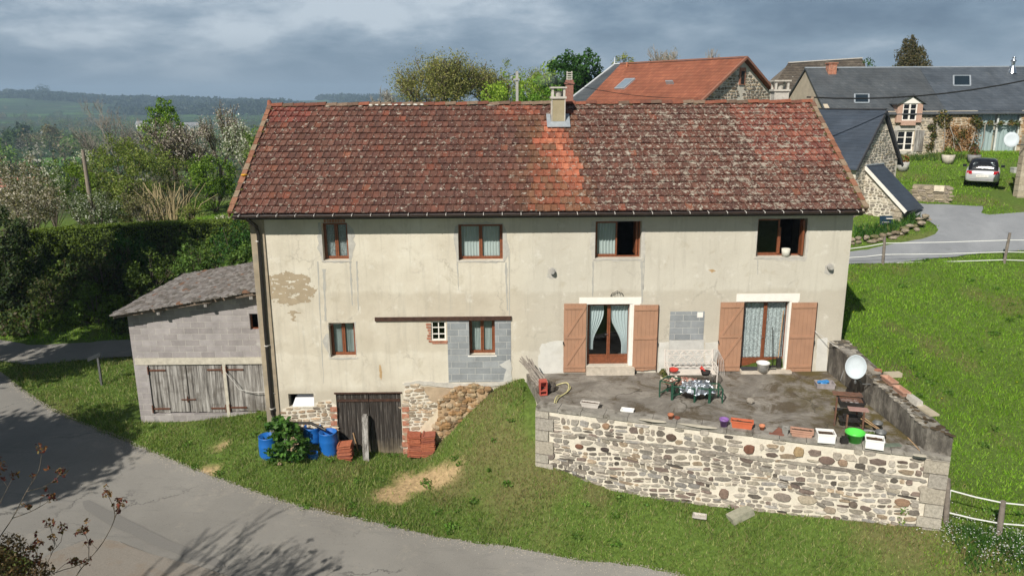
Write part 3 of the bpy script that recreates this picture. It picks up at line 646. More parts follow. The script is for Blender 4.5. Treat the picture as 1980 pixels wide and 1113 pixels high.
for k in range(8): mb.box(q[0]+(q[2]-q[0])*k/8, -.012, q[1]+.02, q[0]+(q[2]-q[0])*(k+.85)/8, 0, q[3]+.02*(k % 2)+.05*sin(k/7*pi))
hx.part('brickwork', mb, brk, label='orange red bricks showing at the openings')
# crumbling earthy bank against the wall (cob and stones)
mb = MB(); r_ = random.Random(8)
def lump(mb, c, r, sq=.8, seed=0, col=None, n=9, m_=6, rough=.25):
    rr = random.Random(seed); pts = []; ph = [rr.uniform(0, 6.28) for _ in range(6)]
    for i in range(m_+1):
        th = pi*i/m_
        for k in range(n):
            f = 2*pi*k/n; q = 1+rough*(sin(2*f+ph[0]+th)+sin(3*f+ph[1])*sin(2*th+ph[2])+.6*sin(5*f+ph[3]-2*th))*.5
            pts.append((c[0]+r[0]*sin(th)*cos(f)*q, c[1]+r[1]*sin(th)*sin(f)*q, c[2]+r[2]*cos(th)*q*sq))
    return mb.add(pts, [(i*n+k, (i+1)*n+k, (i+1)*n+(k+1) % n, i*n+(k+1) % n) for i in range(m_) for k in range(n)], col, False)
cob = attrmat('earth_lumps', .97, .4, 12, 1.0, 30)
mb.add([fx(830, 884)[:1]+(-.06, fx(830, 884)[1])], [])
BANK = [(846, 775), (885, 745), (925, 742), (950, 752), (935, 778), (915, 805), (895, 835), (870, 868), (835, 872), (832, 840), (850, 805)]
wp = plate(BANK, -.03, .05, jit=.05, seed=20)
hx.part('crumbled_base', wp, plain('crumbled_cob', (.36, .25, .15), .97, .4, 5, bmp=1.0, fine=18, dirt=((.46, .40, .31), .8)), fixn=True, label='brown crumbling patch at the foot of the wall')
bx0 = fx(832, 870)
for k in range(420):
    px, py = r_.uniform(830, 952), r_.uniform(742, 874)
    if not inpoly(np.array([px]), np.array([py]), BANK)[0]: continue
    a = fx(px, py); s = r_.uniform(.03, .16); lump(mb, (a[0], -.07-.02*r_.random(), a[1]), (s, s*.55, s*.8), seed=k, col=r_.choice([(.34, .22, .12), (.27, .17, .09), (.40, .31, .21), (.19, .13, .08), (.34, .25, .15), (.29, .17, .08)]), n=7, m_=4)
hx.part('rubble_stonework', mb, cob, label='lumps of earth and stone in the crumbling base')
part_plate('render_ledge', [(779, 740), (810, 735), (860, 739), (900, 741), (960, 738), (1040, 735), (1040, 741), (960, 745), (890, 749), (850, 747), (812, 742), (785, 746)], MATS['pale_cement'], .03, jit=.02, seed=31)
part_plate('render_ledge', [(818, 748), (880, 748), (868, 768), (850, 778), (830, 772)], plain('ochre_render', (.42, .32, .22), .95, .2, 3), .012, jit=.03, seed=32)
part_plate('render_ledge', [(800, 850), (815, 825), (838, 800), (852, 780), (868, 770), (850, 805), (835, 838), (832, 862)], plain('cream_render', (.60, .51, .38), .95, .15, 3), .03, jit=.03, seed=33)
# ---- windows
def window(q, y, kind, name='window', bars=None, panel=0.0, mat=None, shut=True):
    x0, z0, x1, z1 = q; mat = mat or wood; mb = MB(); t = .042; yy = y; D_ = .06
    mb.box(x0, yy, z0, x0+t, yy+D_, z1); mb.box(x1-t, yy, z0, x1, yy+D_, z1); mb.box(x0+t, yy, z1-t, x1-t, yy+D_, z1); mb.box(x0+t, yy, z0, x1-t, yy+D_, z0+t)
    fo = hx.part(name, mb, mat); xm = (x0+x1)/2
    sh = [(x0+t, xm-.004), (xm+.004, x1-t)]
    for i, (a, b) in enumerate(sh):
        s = .047; mb = MB(); ya, yb = yy-.012, yy+.035
        lo = z0+t+panel
        mb.box(a, ya, z0+t, a+s, yb, z1-t); mb.box(b-s, ya, z0+t, b, yb, z1-t); mb.box(a+s, ya, z1-t-s, b-s, yb, z1-t); mb.box(a+s, ya, z0+t, b-s, yb, z0+t+s)
        if panel: mb.box(a+s, ya+.012, z0+t+s, b-s, yb-.005, lo); mb.box(a+s, ya, lo, b-s, yb, lo+s)
        if not (kind == 'half' and i == 1): hx.part('sash', mb, mat, fo)
        if not (kind in ('half',) and i == 1):
            mb = MB(); mb.add([(a+s-.002, yy+.01, lo+s*.5), (b-s+.002, yy+.01, lo+s*.5), (b-s+.002, yy+.01, z1-t-s*.6), (a+s-.002, yy+.01, z1-t-s*.6)], [(0, 1, 2, 3)]); hx.part('pane', mb, GLASS, fo)
    return fo, sh
def drape(mb, x0, x1, z0, z1, y, folds=9, amp=.022, tie=None, seed=0, col=None):
    r = random.Random(seed); n = 46; m_ = 16; P = []
    ph = r.uniform(0, 6)
    for j in range(m_+1):
        t = j/m_; z = z1+(z0-z1)*t
        for i in range(n+1):
            u = i/n; a, b = x0, x1
            if tie:                      # pulled aside low down
                w = 1-.68*float(sstep(.15, .85, t))
                if tie > 0: a = x1-(x1-x0)*w
                else: b = x0+(x1-x0)*w
            P.append((a+(b-a)*u, y+amp*(sin(u*folds*2*pi+ph+.5*sin(t*3))+.4*sin(u*folds*4.3*pi+ph)), z))
    mb.add(P, [(j*(n+1)+i, j*(n+1)+i+1, (j+1)*(n+1)+i+1, (j+1)*(n+1)+i) for j in range(m_) for i in range(n)], col, True)
def sill(q, y=-.02, mat=None, th=.045):
    mb = MB(); mb.box(q[0]-.05, y, q[1]-th, q[2]+.05, .02, q[1]-.002); hx.part('window_sill', mb, mat or cement)
YW = .235
for key in ('w1', 'w2', 'w3', 'w4', 'l1', 'l2'):
    q = OPEN[key]; kind = 'full'
    if key == 'w3': kind = 'half'
    if key == 'w4': kind = 'half'
    fo, sh = window(q, YW, kind)
    if key in ('w1', 'w2', 'l1', 'l2', 'w3'):
        for i, (a, b) in enumerate(sh):
            if key == 'w3' and i == 1: continue
            mb = MB(); drape(mb, a+.04, b-.05, q[1]+.08, q[3]-.1, YW+.08, 6 if key != 'l1' else 8, .012 if key == 'w2' else .02, seed=i)
            hx.part('curtain', mb, lace if key == 'w1' else curt, fo)
    if key == 'w4':
        mb = MB(); xm = (q[0]+q[2])/2; mb.box(xm-.04, YW-.03, q[1]+.05, xm+.04, YW+.03, q[3]-.3); mb.box(q[2]-.13, YW-.25, q[1]+.05, q[2]-.07, YW+.0, q[3]-.06)
        hx.part('sash', mb, wood, fo)
    if key == 'w3':
        mb = MB(); xm = (q[0]+q[2])/2; mb.box(q[2]-.12, YW+.05, q[1]+.05, q[2]-.06, YW+.55, q[3]-.06); hx.part('sash', mb, wood, fo)
    sill(q, -.015, MATS['pale_cement'] if key != 'l2' else whitep)
# little white cellar-kitchen window with glazing bars
q = OPEN['sq']; mb = MB(); x0, z0, x1, z1 = q; t = .04
mb.box(x0, .03, z0, x0+t, .08, z1); mb.box(x1-t, .03, z0, x1, .08, z1); mb.box(x0+t, .03, z1-t, x1-t, .08, z1); mb.box(x0+t, .03, z0, x1-t, .08, z0+t)
mb.box((x0+x1)/2-.015, .035, z0+t, (x0+x1)/2+.015, .075, z1-t)
for k in (1, 2): zz_ = z0+(z1-z0)*k/3; mb.box(x0+t, .037, zz_-.012, (x0+x1)/2-.016, .073, zz_+.012); mb.box((x0+x1)/2+.016, .037, zz_-.012, x1-t, .073, zz_+.012)
fo = hx.part('window', mb, whitep, label='small white six pane window'); mb = MB(); mb.add([(x0+.02, .055, z0+.02), (x1-.02, .055, z0+.02), (x1-.02, .055, z1-.02), (x0+.02, .055, z1-.02)], [(0, 1, 2, 3)]); hx.part('pane', mb, GLASS, fo)
sill(q, -.03, brk)
# french windows
for key in ('d1', 'd2'):
    q = OPEN[key]; fo, sh = window(q, .2, 'full', 'french_window', panel=.22)
    mb = MB(); xm = (q[0]+q[2])/2; mb.tube([(xm-.03, .17, q[1]+1.0), (xm-.03, .13, q[1]+1.0), (xm-.12, .13, q[1]+.99)], .01, 6); hx.part('handle', mb, plain('steel', (.55, .55, .55), .3, .05, 5, .5, 1.0), fo)
    for i, (a, b) in enumerate(sh):
        mb = MB(); z0_, z1_ = q[1]+.3, q[3]-.1
        if key == 'd1': drape(mb, a+.03, b-.03-(.12 if not i else 0), z0_+(.15 if not i else 0), z1_, .29, 6, .02, tie=1 if i else -1, seed=i)
        else: drape(mb, a+.03, b-.03, z0_, z1_, .29, 5, .014, seed=i)
        hx.part('curtain', mb, sheer if key == 'd1' else lace, fo)
    # white surround
    mb = MB()
    l = F2(1120, 575, 1240, 588) if key == 'd1' else F2(1424, 568, 1546, 583)
    mb.box(l[0], -.012, q[3]+.002, l[2], .0, l[3]); mb.box(q[2], -.012, q[1], l[2]-.03, .0, q[3]+.001); mb.box(q[2]-.075, .004, q[1], q[2]-.002, .19, q[3]-.004)
    hx.part('white_surround', mb, whitep)
    mb = MB(); mb.box(q[0]-.02, -.22, 2.70, q[2]+.10, .19, q[1]-.02); hx.part('threshold', mb, plain('worn_step', (.52, .46, .38), .95, .2, 5, bmp=.8, dirt=((.30, .26, .2), .7)), )
salmon = plain('salmon_paint', (.385, .215, .135), .65, .10, 2.2, bmp=.35, dirt=((.31, .18, .115), .45))
def shutter(pl, side, plain_side, wornb=False):
    """pl: four photo corners (tl, tr, br, bl) on the plane just in front of the wall"""
    y = -.05; c = [np.array((*fx(px, py, y),)) for px, py in pl]; x0 = (c[0][0]+c[3][0])/2; x1 = (c[1][0]+c[2][0])/2; z1 = (c[0][1]+c[1][1])/2; z0 = (c[3][1]+c[2][1])/2
    mb = MB(); n = 6; w = (x1-x0)/n; rr = random.Random(int(x0*10))
    for i in range(n):
        cut = rr.uniform(.0, .1) if wornb else 0
        mb.box(x0+i*w+(.004 if i else 0), y, z0+cut, x0+(i+1)*w, y+.028, z1)
        if not plain_side and i: pass
    o = hx.part('shutter', mb, salmon); mb = MB(); y2 = y-.024
    rails = [z1-.17, (z0+z1)/2-.02, z0+.14]
    for zr in rails: mb.box(x0+.02, y2, zr, x1-.02, y, zr+.075)
    for k in (0, 1):
        za, zb = rails[k+1]+.075, rails[k]
        a, b = ((x0+.07, za), (x1-.07, zb)) if not plain_side else ((x1-.07, za), (x0+.07, zb))
        if not plain_side: mb.bar((a[0], y-.011, a[1]), (b[0], y-.011, b[1]), .07, .022, up=(0, 1, 0))
        else: mb.bar((a[0], y-.002, a[1]), (b[0], y-.002, b[1]), .012, .006, up=(0, 1, 0))
    hx.part('batten', mb, salmon, o)
    mb = MB(); mb.tube([(x0-.02 if side < 0 else x1+.02, y-.03, (z0+z1)/2-.1), (x0-.0 if side < 0 else x1, y-.05, (z0+z1)/2-.2)], .015, 6)
    hx.part('latch', mb, plain('black_iron', (.02, .02, .02), .5), o)
    if side > 0: mb = MB(); mb.box(x1+.002, y-.01, z0, x1+.02, y+.02, z1); hx.part('edge_bar', mb, MATS['rusty_steel'], o)
shutter([(1090, 587), (1134, 587), (1132, 719), (1090, 719)], -1, False)
shutter([(1227, 589), (1273, 590), (1268, 719), (1222, 717)], 1, True, True)
shutter([(1393, 585), (1438, 584), (1431, 717), (1387, 717)], -1, False)
shutter([(1529, 585), (1578, 585), (1570, 718), (1523, 718)], 1, True)
# barn doors
m, g = material('black_boards')
gr = g.noise(1.0, 6, .7, g.coord(scale=(22, 22, 1.1))); sx = g.n('ShaderNodeSeparateXYZ', None, Vector=g.coord())
c1 = g.ramp(gr, [(.36, (.018, .015, .013)), (.54, (.05, .042, .036)), (.68, (.17, .155, .14))])
lowz = g.math('MULTIPLY', g.math('SUBTRACT', .95, g.math('ADD', sx.outputs[2], g.math('MULTIPLY', g.noise(3, 4), .9))), 1.6, True)
c1 = g.mix(lowz, c1, g.ramp(gr, [(.3, (.14, .11, .075)), (.7, (.27, .22, .15))]))
pbr(g, c1, .9, g.bump(gr, .8, .02)); BLK = m
q = OPEN['barn']; xm = (q[0]+q[2])/2
for i, (a, b) in enumerate(((q[0]+.02, xm-.01), (xm+.01, q[2]-.02))):
    mb = MB(); n = 7; w = (b-a)/n
    for k in range(n): mb.box(a+k*w+.006, .05+random.uniform(-.004, .004), q[1]+random.uniform(.0, .06), a+(k+1)*w, .09, q[3]-.03)
    o = hx.part('barn_door', mb, BLK, label='black weathered plank door'); mb = MB(); mb.box(a, .02, q[3]-.3, b, .045, q[3]-.22); hx.part('strap_hinge', mb, MATS['rusty_steel'], o)
mb = MB(); mb.box(q[0]-.05, -.02, q[3]-.02, q[2]+.05, .1, q[3]+.03); hx.part('lintel', mb, MATS['rusty_steel'])
q = OPEN['vent']; mb = MB(); mb.add([fx(568, 785)[:1]+(.03, q[1]+.002), (q[2], .03, q[1]+.002), (q[2], .26, q[3]-.12), (q[0]+.22, .26, q[3]-.12)], [(0, 1, 2, 3)]); mb.prism([(q[0]+.1, .02, q[1]), (q[2]-.01, .02, q[1]), (q[2]-.01, .1, q[1]+.27), (q[0]+.2, .1, q[1]+.27)], (0, .02, 0))
hx.part('vent_cover', mb, plain('white_board', (.75, .75, .78), .5, .05, 3), label='white board across the cellar opening'); sill(q, -.02, MORT)
# wall vents (stubs)
for (px, py) in ((1068, 524), (1604, 516)):
    a = fx(px, py); mb = MB(); mb.tube([(a[0], .0, a[1]), (a[0]+.0, -.12, a[1]+.0)], .085, 12); mb.tube([(a[0], -.115, a[1]), (a[0], -.17, a[1])], .06, 12)
    o = hx.part('vent_pipe', mb, cement); part_plate('cement_patch', [(px-9, py-2), (px, py-8), (px+8, py-4), (px+7, py+12), (px-2, py+15), (px-10, py+12)], cg, .006, jit=.015)
# basket hung above french window + scar marks
a = fx(1193, 567); mb = MB()
for t in (-.16, -.08, 0, .08, .16): mb.tube([(a[0]+t*1.1, -.02, a[1]-.08), (a[0]+t*1.1, -.09, a[1]-.02), (a[0]+t*.8, -.05, a[1]+.08-abs(t)*.2)], .006, 5)
mb.tube([(a[0]-.2, -.02, a[1]-.08), (a[0]-.17, -.06, a[1]), (a[0], -.06, a[1]+.09), (a[0]+.17, -.06, a[1]), (a[0]+.2, -.02, a[1]-.08)], .008, 5)
hx.part('wire_hanger', mb, MATS['black_iron'])
# ---- roof
RX0, RX1 = -8.07, 10.62
SL = sqrt((RY+.5)**2+(RZ-EZ)**2); sv = np.array((0, (RY+.5)/SL, (RZ-EZ)/SL)); sn = np.array((0, -(RZ-EZ)/SL, (RY+.5)/SL))
E0 = np.array((0, -.5, EZ))
mb = MB(); mb.prism([(RX0+.05, -.45, EZ-.08), (RX0+.05, RY, RZ-.08), (RX0+.05, HYB+.45, EZ-.12), (RX0+.05, HYB+.45, EZ-.2), (RX0+.05, RY, RZ-.2), (RX0+.05, -.45, EZ-.17)], (RX1-RX0-.1, 0, 0))
hx.part('roof_deck', mb, plain('old_timber', (.16, .12, .09), .9, .3, 5))
def onroof(px, py):
    d = ray(px, py); t = ((E0-CAM)@sn)/(d@sn); P = CAM+d*t; return P[0], (P-E0)@sv
def tilecol(x, s, r):
    """fired-clay colour of the tile laid at x, s metres up the slope"""
    b = r.choice([(.125, .057, .042), (.108, .051, .040), (.142, .060, .043), (.116, .057, .044), (.132, .063, .046)])
    if r.random() < .02: b = (.20, .07, .045)
    if r.random() < .012: b = (.20, .08, .05)
    # newer tiles under the chimney
    xl = 1.22-.28*(1-s/5.67)+r.uniform(-.12, .12); xr = 2.08+.32*(1-s/4.4)+r.uniform(-.08, .08)
    if s < 4.35 and xl-.25 < x < xr:
        b = r.choice([(.38, .125, .07), (.32, .10, .058), (.42, .15, .085), (.26, .09, .055)]) if (x > xl+.35+max(0, 2.6-s)*.28 and s > .9) or s > 3.0 and x > xl else r.choice([(.17, .085, .05), (.20, .09, .05), (.24, .085, .05)])
    elif xl-.75 < x < xr+.3 and s < 4.7: b = r.choice([(.15, .072, .046), (.135, .066, .043), (.125, .057, .041)])
    elif s > 4.6 and -.3 < x < 1.3: b = r.choice([(.20, .074, .048), (.17, .064, .045), (.25, .085, .052)])
    if x > 7.6+.25*(5.67-s)*.5 and s > 2.2: b = r.choice([(.20, .072, .05), (.17, .06, .046), (.235, .085, .058)])
    if x < -6.6 and s > 4.4: b = r.choice([(.19, .058, .042), (.15, .05, .04)])
    f = r.uniform(.82, 1.18); return tuple(c*f for c in b)
def tilefield(rows, pitchv, tw, x0, x1, flip, seed):
    r = random.Random(seed); mb = MB()
    for j in range(rows):
        s0 = j*pitchv-.02; off = (j % 2)*tw*.5+.02*sin(j*1.7)
        k = 0; x = x0-off
        while x < x1:
            a, b = max(x, x0), min(x+tw, x1)
            if b-a > .03:
                li = r.uniform(0, .012); ti = r.uniform(-.008, .008); c = tilecol((a+b)/2, s0, r)
                def pt(u, v, h):
                    P = E0+sv*v+sn*h+np.array((u, 0, 0))
                    return (P[0], P[1], P[2]) if not flip else (P[0], 2*RY-P[1], P[2])
                v0, v1 = s0+r.uniform(-.008, .008), s0+pitchv+.03; g_ = .004; rb = .035
                h0, h1 = .062+li+ti, .018
                # pan, rib on the left edge, front lip
                V_ = [pt(a+g_, v0, h0), pt(a+rb, v0, h0), pt(a+rb, v1, h1), pt(a+g_, v1, h1)]
                prof = [(a+g_, 0), (a+g_, .022), (a+rb, .022), (a+rb+.012, .0), ((a+b)/2, -.006), (b-.012, .0), (b-g_, 0.006)]
                L0 = [pt(u, v0, h0+h) for u, h in prof]; L1 = [pt(u, v1, h1+h) for u, h in prof]; Lb = [pt(u, v0, h0-.035) for u, h in prof]; n = len(prof)
                fs = [(i, i+1, n+i+1, n+i) for i in range(n-1)]+[(2*n+i, 2*n+i+1, i+1, i) for i in range(n-1)]
                mb.add(L0+L1+Lb, fs if not flip else [f[::-1] for f in fs], c)
            x += tw
    return mb
m, g = material('clay_tiles'); oc = g.coord()
c = g.mix(1.0, g.attr(), g.ramp(g.noise(7, 5, .7), [(.3, .7), (.7, 1.25)]), 'MULTIPLY')
sx = g.n('ShaderNodeSeparateXYZ', None, Vector=oc)
# lichen: spots in three sizes; more of them to the right, as on the roof
dens = g.math('MULTIPLY', g.math('ADD', g.ramp(g.math('DIVIDE', sx.outputs[0], 10.0, ), [(0.0, .22), (.14, .16), (.30, .62), (.85, .78), (1.0, .60)]), g.math('MULTIPLY', g.noise(.55, 3, .6), .55)), .095)
sp1 = g.noise(6.5, 3, .55, oc, .1); sp2 = g.noise(15, 2, .5, oc, .1); sp3 = g.noise(2.6, 7, .7, oc, .3)
l1 = g.math('MULTIPLY', g.math('SUBTRACT', g.math('ADD', sp1, dens), .665), 26.0, True)
l2 = g.math('MULTIPLY', g.math('SUBTRACT', g.math('ADD', sp2, dens), .690), 24.0, True)
l3 = g.math('MULTIPLY', g.math('SUBTRACT', g.math('ADD', sp3, g.math('MULTIPLY', dens, 1.25)), .700), 20.0, True)
clean = g.attr(); sc_ = g.n('ShaderNodeSeparateColor', None, Color=clean); keep = g.math('SUBTRACT', 1.0, g.math('MULTIPLY', g.math('SUBTRACT', sc_.outputs[0], .33), 5.0, True))
lic = g.math('MULTIPLY', g.math('MAXIMUM', g.math('MAXIMUM', l1, l2), l3), g.math('MULTIPLY', keep, .93))
lcol = g.ramp(g.noise(9, 3), [(.3, (.22, .18, .145)), (.55, (.34, .29, .235)), (.70, (.50, .46, .39))])
c = g.mix(lic, c, lcol)
moss = g.ramp(g.noise(2.6, 7, .8, oc, .8), [(.62, 0), (.70, .75)])
c = g.mix(g.math('MULTIPLY', moss, .7), c, (.075, .055, .035))
pbr(g, c, .88, g.bump(g.math('ADD', g.noise(40, 4, .8), lic), .6, .012), .25); TILE = m
tf = tilefield(17, SL/17, .222, RX0+.06, RX1-.06, False, 2); 
rt = hx.part('roof_tiles', tf, TILE, label='red brown clay tiles covered in pale lichen')
hx.part('roof_tiles', tilefield(17, SL/17, .444, RX0+.06, RX1-.06, True, 3), TILE, label='back slope of the roof')
# ridge caps & verge caps
mb = MB(); n = 50; r_ = random.Random(4)
for i in range(n):
    xa = RX0+.05+(RX1-RX0-.1)*i/n; xb = xa+(RX1-RX0-.1)/n+.03; c = r_.choice([(.16, .065, .045), (.22, .08, .05), (.20, .14, .10), (.14, .09, .065), (.25, .09, .055)]); pr = []
    dz = r_.uniform(-.012, .02)
    for k in range(7): t = pi*(k/6); pr.append((cos(t)*.14, sin(t)*.11))
    A = [(xa, RY+u, RZ-.005+v*.92+dz) for u, v in pr]; B = [(xb, RY+u*1.08, RZ-.0+v+.012+dz) for u, v in pr]
    mb.add(A+B, [(k, k+1, 7+k+1, 7+k) for k in range(6)]+[tuple(range(7))[::-1], tuple(range(7, 14))], c)
    if r_.random() < .6: lump(mb, (xa+.1, RY-.13, RZ-.02), (r_.uniform(.05, .13), .05, .03), seed=i, col=r_.choice([(.06, .05, .03), (.10, .08, .04), (.38, .34, .28)]), n=6, m_=4)
for k in range(9): lump(mb, (-4.6+k*.22, RY-.12, RZ+.02), (.09, .05, .035), seed=90+k, col=(.72, .70, .64), n=6, m_=4)
hx.part('ridge_tiles', mb, STONE, label='clay ridge caps with moss and pale mortar')
for sd, X_ in ((-1, RX0+.02), (1, RX1-.02)):
    mb = MB()
    for j in range(17):
        a = E0+sv*(j*SL/17)+sn*.07; b = E0+sv*((j+1)*SL/17+.03)+sn*.05; c = r_.choice([(.26, .13, .08), (.22, .10, .06), (.26, .19, .13), (.18, .10, .07), (.28, .13, .08)])
        for s_, X2 in ((1, X_), ):
            mb.bar((X2, a[1], a[2]), (X2, b[1], b[2]), .15+r_.uniform(-.02, .02), .07, c)
            a2 = a-sn*.10; b2 = b-sn*.10; mb.bar((X2+sd*.06, a2[1], a2[2]), (X2+sd*.06, b2[1], b2[2]), .03, .16, c)
            mb.bar((X2, 2*RY-a[1], a[2]), (X2, 2*RY-b[1], b[2]), .15, .07, c)
        if r_.random() < (.75 if sd > 0 else .5): lump(mb, (X_-sd*.09, a[1]+.1, a[2]+.02), (.07, .13, .05), seed=j+200, col=r_.choice([(.06, .055, .02), (.09, .085, .03), (.12, .10, .03), (.36, .32, .26)]), n=7, m_=4)
        if sd < 0 and j == 5: lump(mb, (X_+.0, a[1]+.1, a[2]+.05), (.10, .2, .05), seed=3, col=(.65, .33, .03), n=7, m_=4)
    hx.part('verge_tiles', mb, STONE)
mb = MB(); mb.tube([(RX0+.0, RY, RZ+.02), (RX0-.02, RY-.02, RZ+.2)], [.11, .05], 8, (.3, .12, .08)); mb.tube([(RX1, RY, RZ+.02), (RX1, RY-.02, RZ+.2)], [.10, .05], 8, (.3, .22, .16)); hx.part('ridge_finial', mb, STONE)
# gutter with white brackets, downpipe
brown = plain('brown_zinc', (.045, .030, .026), .5, .3, 6, .4)
gy, gz = -.60, EZ-.03
mb = MB(); pr = [(gy+.075*cos(t), gz+.075*sin(t)) for t in [pi+pi*k/8 for k in range(9)]]
mb.add([(RX0+.1, a, b) for a, b in pr]+[(RX1-.1, a, b) for a, b in pr], [(k, k+1, 9+k+1, 9+k) for k in range(8)], smooth=True)
mb.box(RX0+.1, -.48, EZ-.16, RX1-.1, -.455, EZ-.0); gut = hx.part('gutter', mb, brown)
bk_ = plain('pale_bracket', (.55, .52, .48), .5, .1, 5); first = None
for i in range(34):
    x = RX0+.3+i*(RX1-RX0-.6)/33
    if first is None:
        mb = MB(); mb.tube([(0, gy+.12, gz+.03), (0, gy+.0, gz+.02), (0, gy-.08, gz+.005), (0, gy-.085, gz-.03)], .011, 5); first = mb.build('gutter_bracket', bk_, gut); first.location.x = x
    else:
        c = first.copy(); COL.objects.link(c); c.parent = gut; c.location.x = x
mb = MB(); a = fx(497, 440, -.1); b = fx(527, 800, -.1)
mb.tube([(a[0]-.15, -.55, gz-.06), (a[0]-.12, -.5, gz-.14), (a[0]+.0, -.16, a[1]+.05), (a[0]+.03, -.12, a[1]-.25), (a[0]+(b[0]-a[0])*.5, -.11, (a[1]+b[1])/2), (b[0], -.11, b[1])], .055, 10)
dp = hx.part('downpipe', mb, plain('black_pipe', (.022, .019, .017), .4, .2, 6, .4)); mb = MB()
for t in (.07, .62, .97): x = a[0]+(b[0]-a[0])*t; z = a[1]+(b[1]-a[1])*t; mb.tube([(x, -.11, z), (x, -.11, z+.03)], .072, 10); mb.bar((x+.05, -.11, z+.015), (x+.14, -.0, z+.015), .02)
hx.part('pipe_clip', mb, bk_, dp)
mb = MB(); c = atY(600, 822, -.7); mb.tube([(b[0], -.11, b[1]), (b[0]+.05, -.14, b[1]-.12), (b[0]+.3, -.25, b[1]-.25), (c[0], -.62, c[2]+.05), (c[0]+.5, -.8, c[2]-.12)], .045, 8); hx.part('overflow_pipe', mb, MATS['black_pipe'], dp)
mb = MB(); mb.box(HX0-.2, -.45, EZ-.18, HX1+.05, .0, EZ-.155); hx.part('soffit', mb, plain('soffit_grey', (.20, .18, .16), .9))
# chimneys
chm = plain('chimney_render', (.33, .28, .18), .95, .12, 3, dirt=((.42, .37, .27), .5)); cst = plain('cast_stone', (.50, .47, .42), .9, .15, 8, dirt=((.25, .23, .2), .5))
lead = plain('zinc_flashing', (.42, .46, .50), .45, .12, 6, .5, .4)
def chimney(px0, px1, pytop, pybase, front, back=False):
    if not back:
        xa, s0 = onroof(px0, pybase); xb, _ = onroof(px1, pybase); P = E0+sv*s0; y0, z0 = P[1], P[2]
    else: y0 = RY+.35; p = atY(px0, 200, y0); xa = p[0]; xb = atY(px1, 200, y0)[0]; z0 = RZ-.3
    w = xb-xa; zt = fx((px0+px1)/2, pytop, y0)[1]; d = .42; mb = MB(); mb.box(xa, y0, z0-.3, xb, y0+d, zt-.38)
    o = hx.part('chimney', mb, chm if not back else cst); mb = MB()
    t = .03
    for (x, y) in ((xa, y0), (xb, y0), (xa, y0+d), (xb, y0+d)): mb.box(x-.015, y-.015, z0+.0, x+.015, y+.015, zt-.38)
    mb.box(xa-.03, y0-.03, z0-.02, xb+.03, y0+d+.03, z0+.05)
    hx.part('corner_bead', mb, cst, o)
    mb = MB(); mb.box(xa-.05, y0-.05, zt-.38, xb+.05, y0+d+.05, zt-.31)
    for (x, y) in ((xa-.01, y0-.01), (xb-.06, y0-.01), (xa-.01, y0+d-.06), (xb-.06, y0+d-.06)): mb.box(x, y, zt-.31, x+.07, y+.07, zt-.05)
    mb.lathe(((xa+xb)/2, y0+d/2, 0), [(.10, zt-.31), (.15, zt-.13)], 12); mb.box(xa-.06, y0-.06, zt-.05, xb+.06, y0+d+.06, zt); hx.part('chimney_cap', mb, cst, o)
    if not back:
        mb = MB(); e = .17
        def rp(x, s, h): P = E0+sv*s+sn*h; return (x, P[1], P[2])
        s1 = s0+.75
        mb.prism([rp(xa-e, s0-.26, .09), rp(xb+e, s0-.26, .09), rp(xb+e, s0+.01, .09), rp(xa-e, s0+.01, .09)], tuple(sn*.02))
        for (u, v) in ((xa-e, xa-.03), (xb+.03, xb+e)): mb.prism([rp(u, s0+.012, .09), rp(v, s0+.012, .09), rp(v, s0+.5, .09), rp(u, s0+.5, .09)], tuple(sn*.02))
        mb.box(xa-.04, y0-.045, z0-.04, xb+.04, y0-.032, z0+.12); hx.part('flashing', mb, lead, o)
    return (xa+xb)/2, y0+d/2, zt
CH = chimney(1067, 1092, 168, 242, True); CH2 = chimney(1497, 1523, 155, 200, True, True)
# ================================================================== foliage tools
def leaves(cs, rad, n, size, cols, seed, flat=.0, shell=.0, clump=0, aspect=.6):
    """n leaf quads spread in ellipsoids round the points cs; -> verts, quads, colours"""
    r = np.random.default_rng(seed); cs = np.asarray(cs, float).reshape(-1, 3); rad = np.asarray(rad, float)
    if rad.ndim == 0: rad = np.full((len(cs), 3), float(rad))
    elif rad.ndim == 1: rad = np.tile(rad, (len(cs), 1)) if len(rad) == 3 and len(cs) != 3 else np.repeat(rad[:, None], 3, 1)
    vol = rad.prod(1)**(2/3); k = r.choice(len(cs), n, p=vol/vol.sum())
    d = r.normal(size=(n, 3)); d /= np.linalg.norm(d, axis=1)[:, None]; rr = r.random(n)**(1/3); rr = shell+(1-shell)*rr
    P = cs[k]+d*rad[k]*rr[:, None]
    nv = r.normal(size=(n, 3))+d*.8+np.array((0, 0, .35)); nv /= np.linalg.norm(nv, axis=1)[:, None]
    a = np.cross(nv, r.normal(size=(n, 3))); a /= np.linalg.norm(a, axis=1)[:, None]; b = np.cross(nv, a)
    s = (size*(.5+r.random(n)))[:, None]; V = np.stack([P-a*s*.5, P-b*s*.5*aspect, P+a*s*.5, P+b*s*.5*aspect], 1)
    C = np.array(cols)[r.integers(0, len(cols), n)]*(.65+.7*r.random((n, 1)))
    tone = (.8+.4*np.random.default_rng(seed+5).random(len(cs)))[k][:, None]
    return V.reshape(-1, 3), np.arange(n*4).reshape(-1, 4), C*tone
BARK = plain('bark', (.13, .105, .08), .95, .35, 3, bmp=1.0, fine=14)
PALEBARK = plain('pale_bark', (.30, .27, .235), .95, .3, 3, bmp=.8, fine=14)
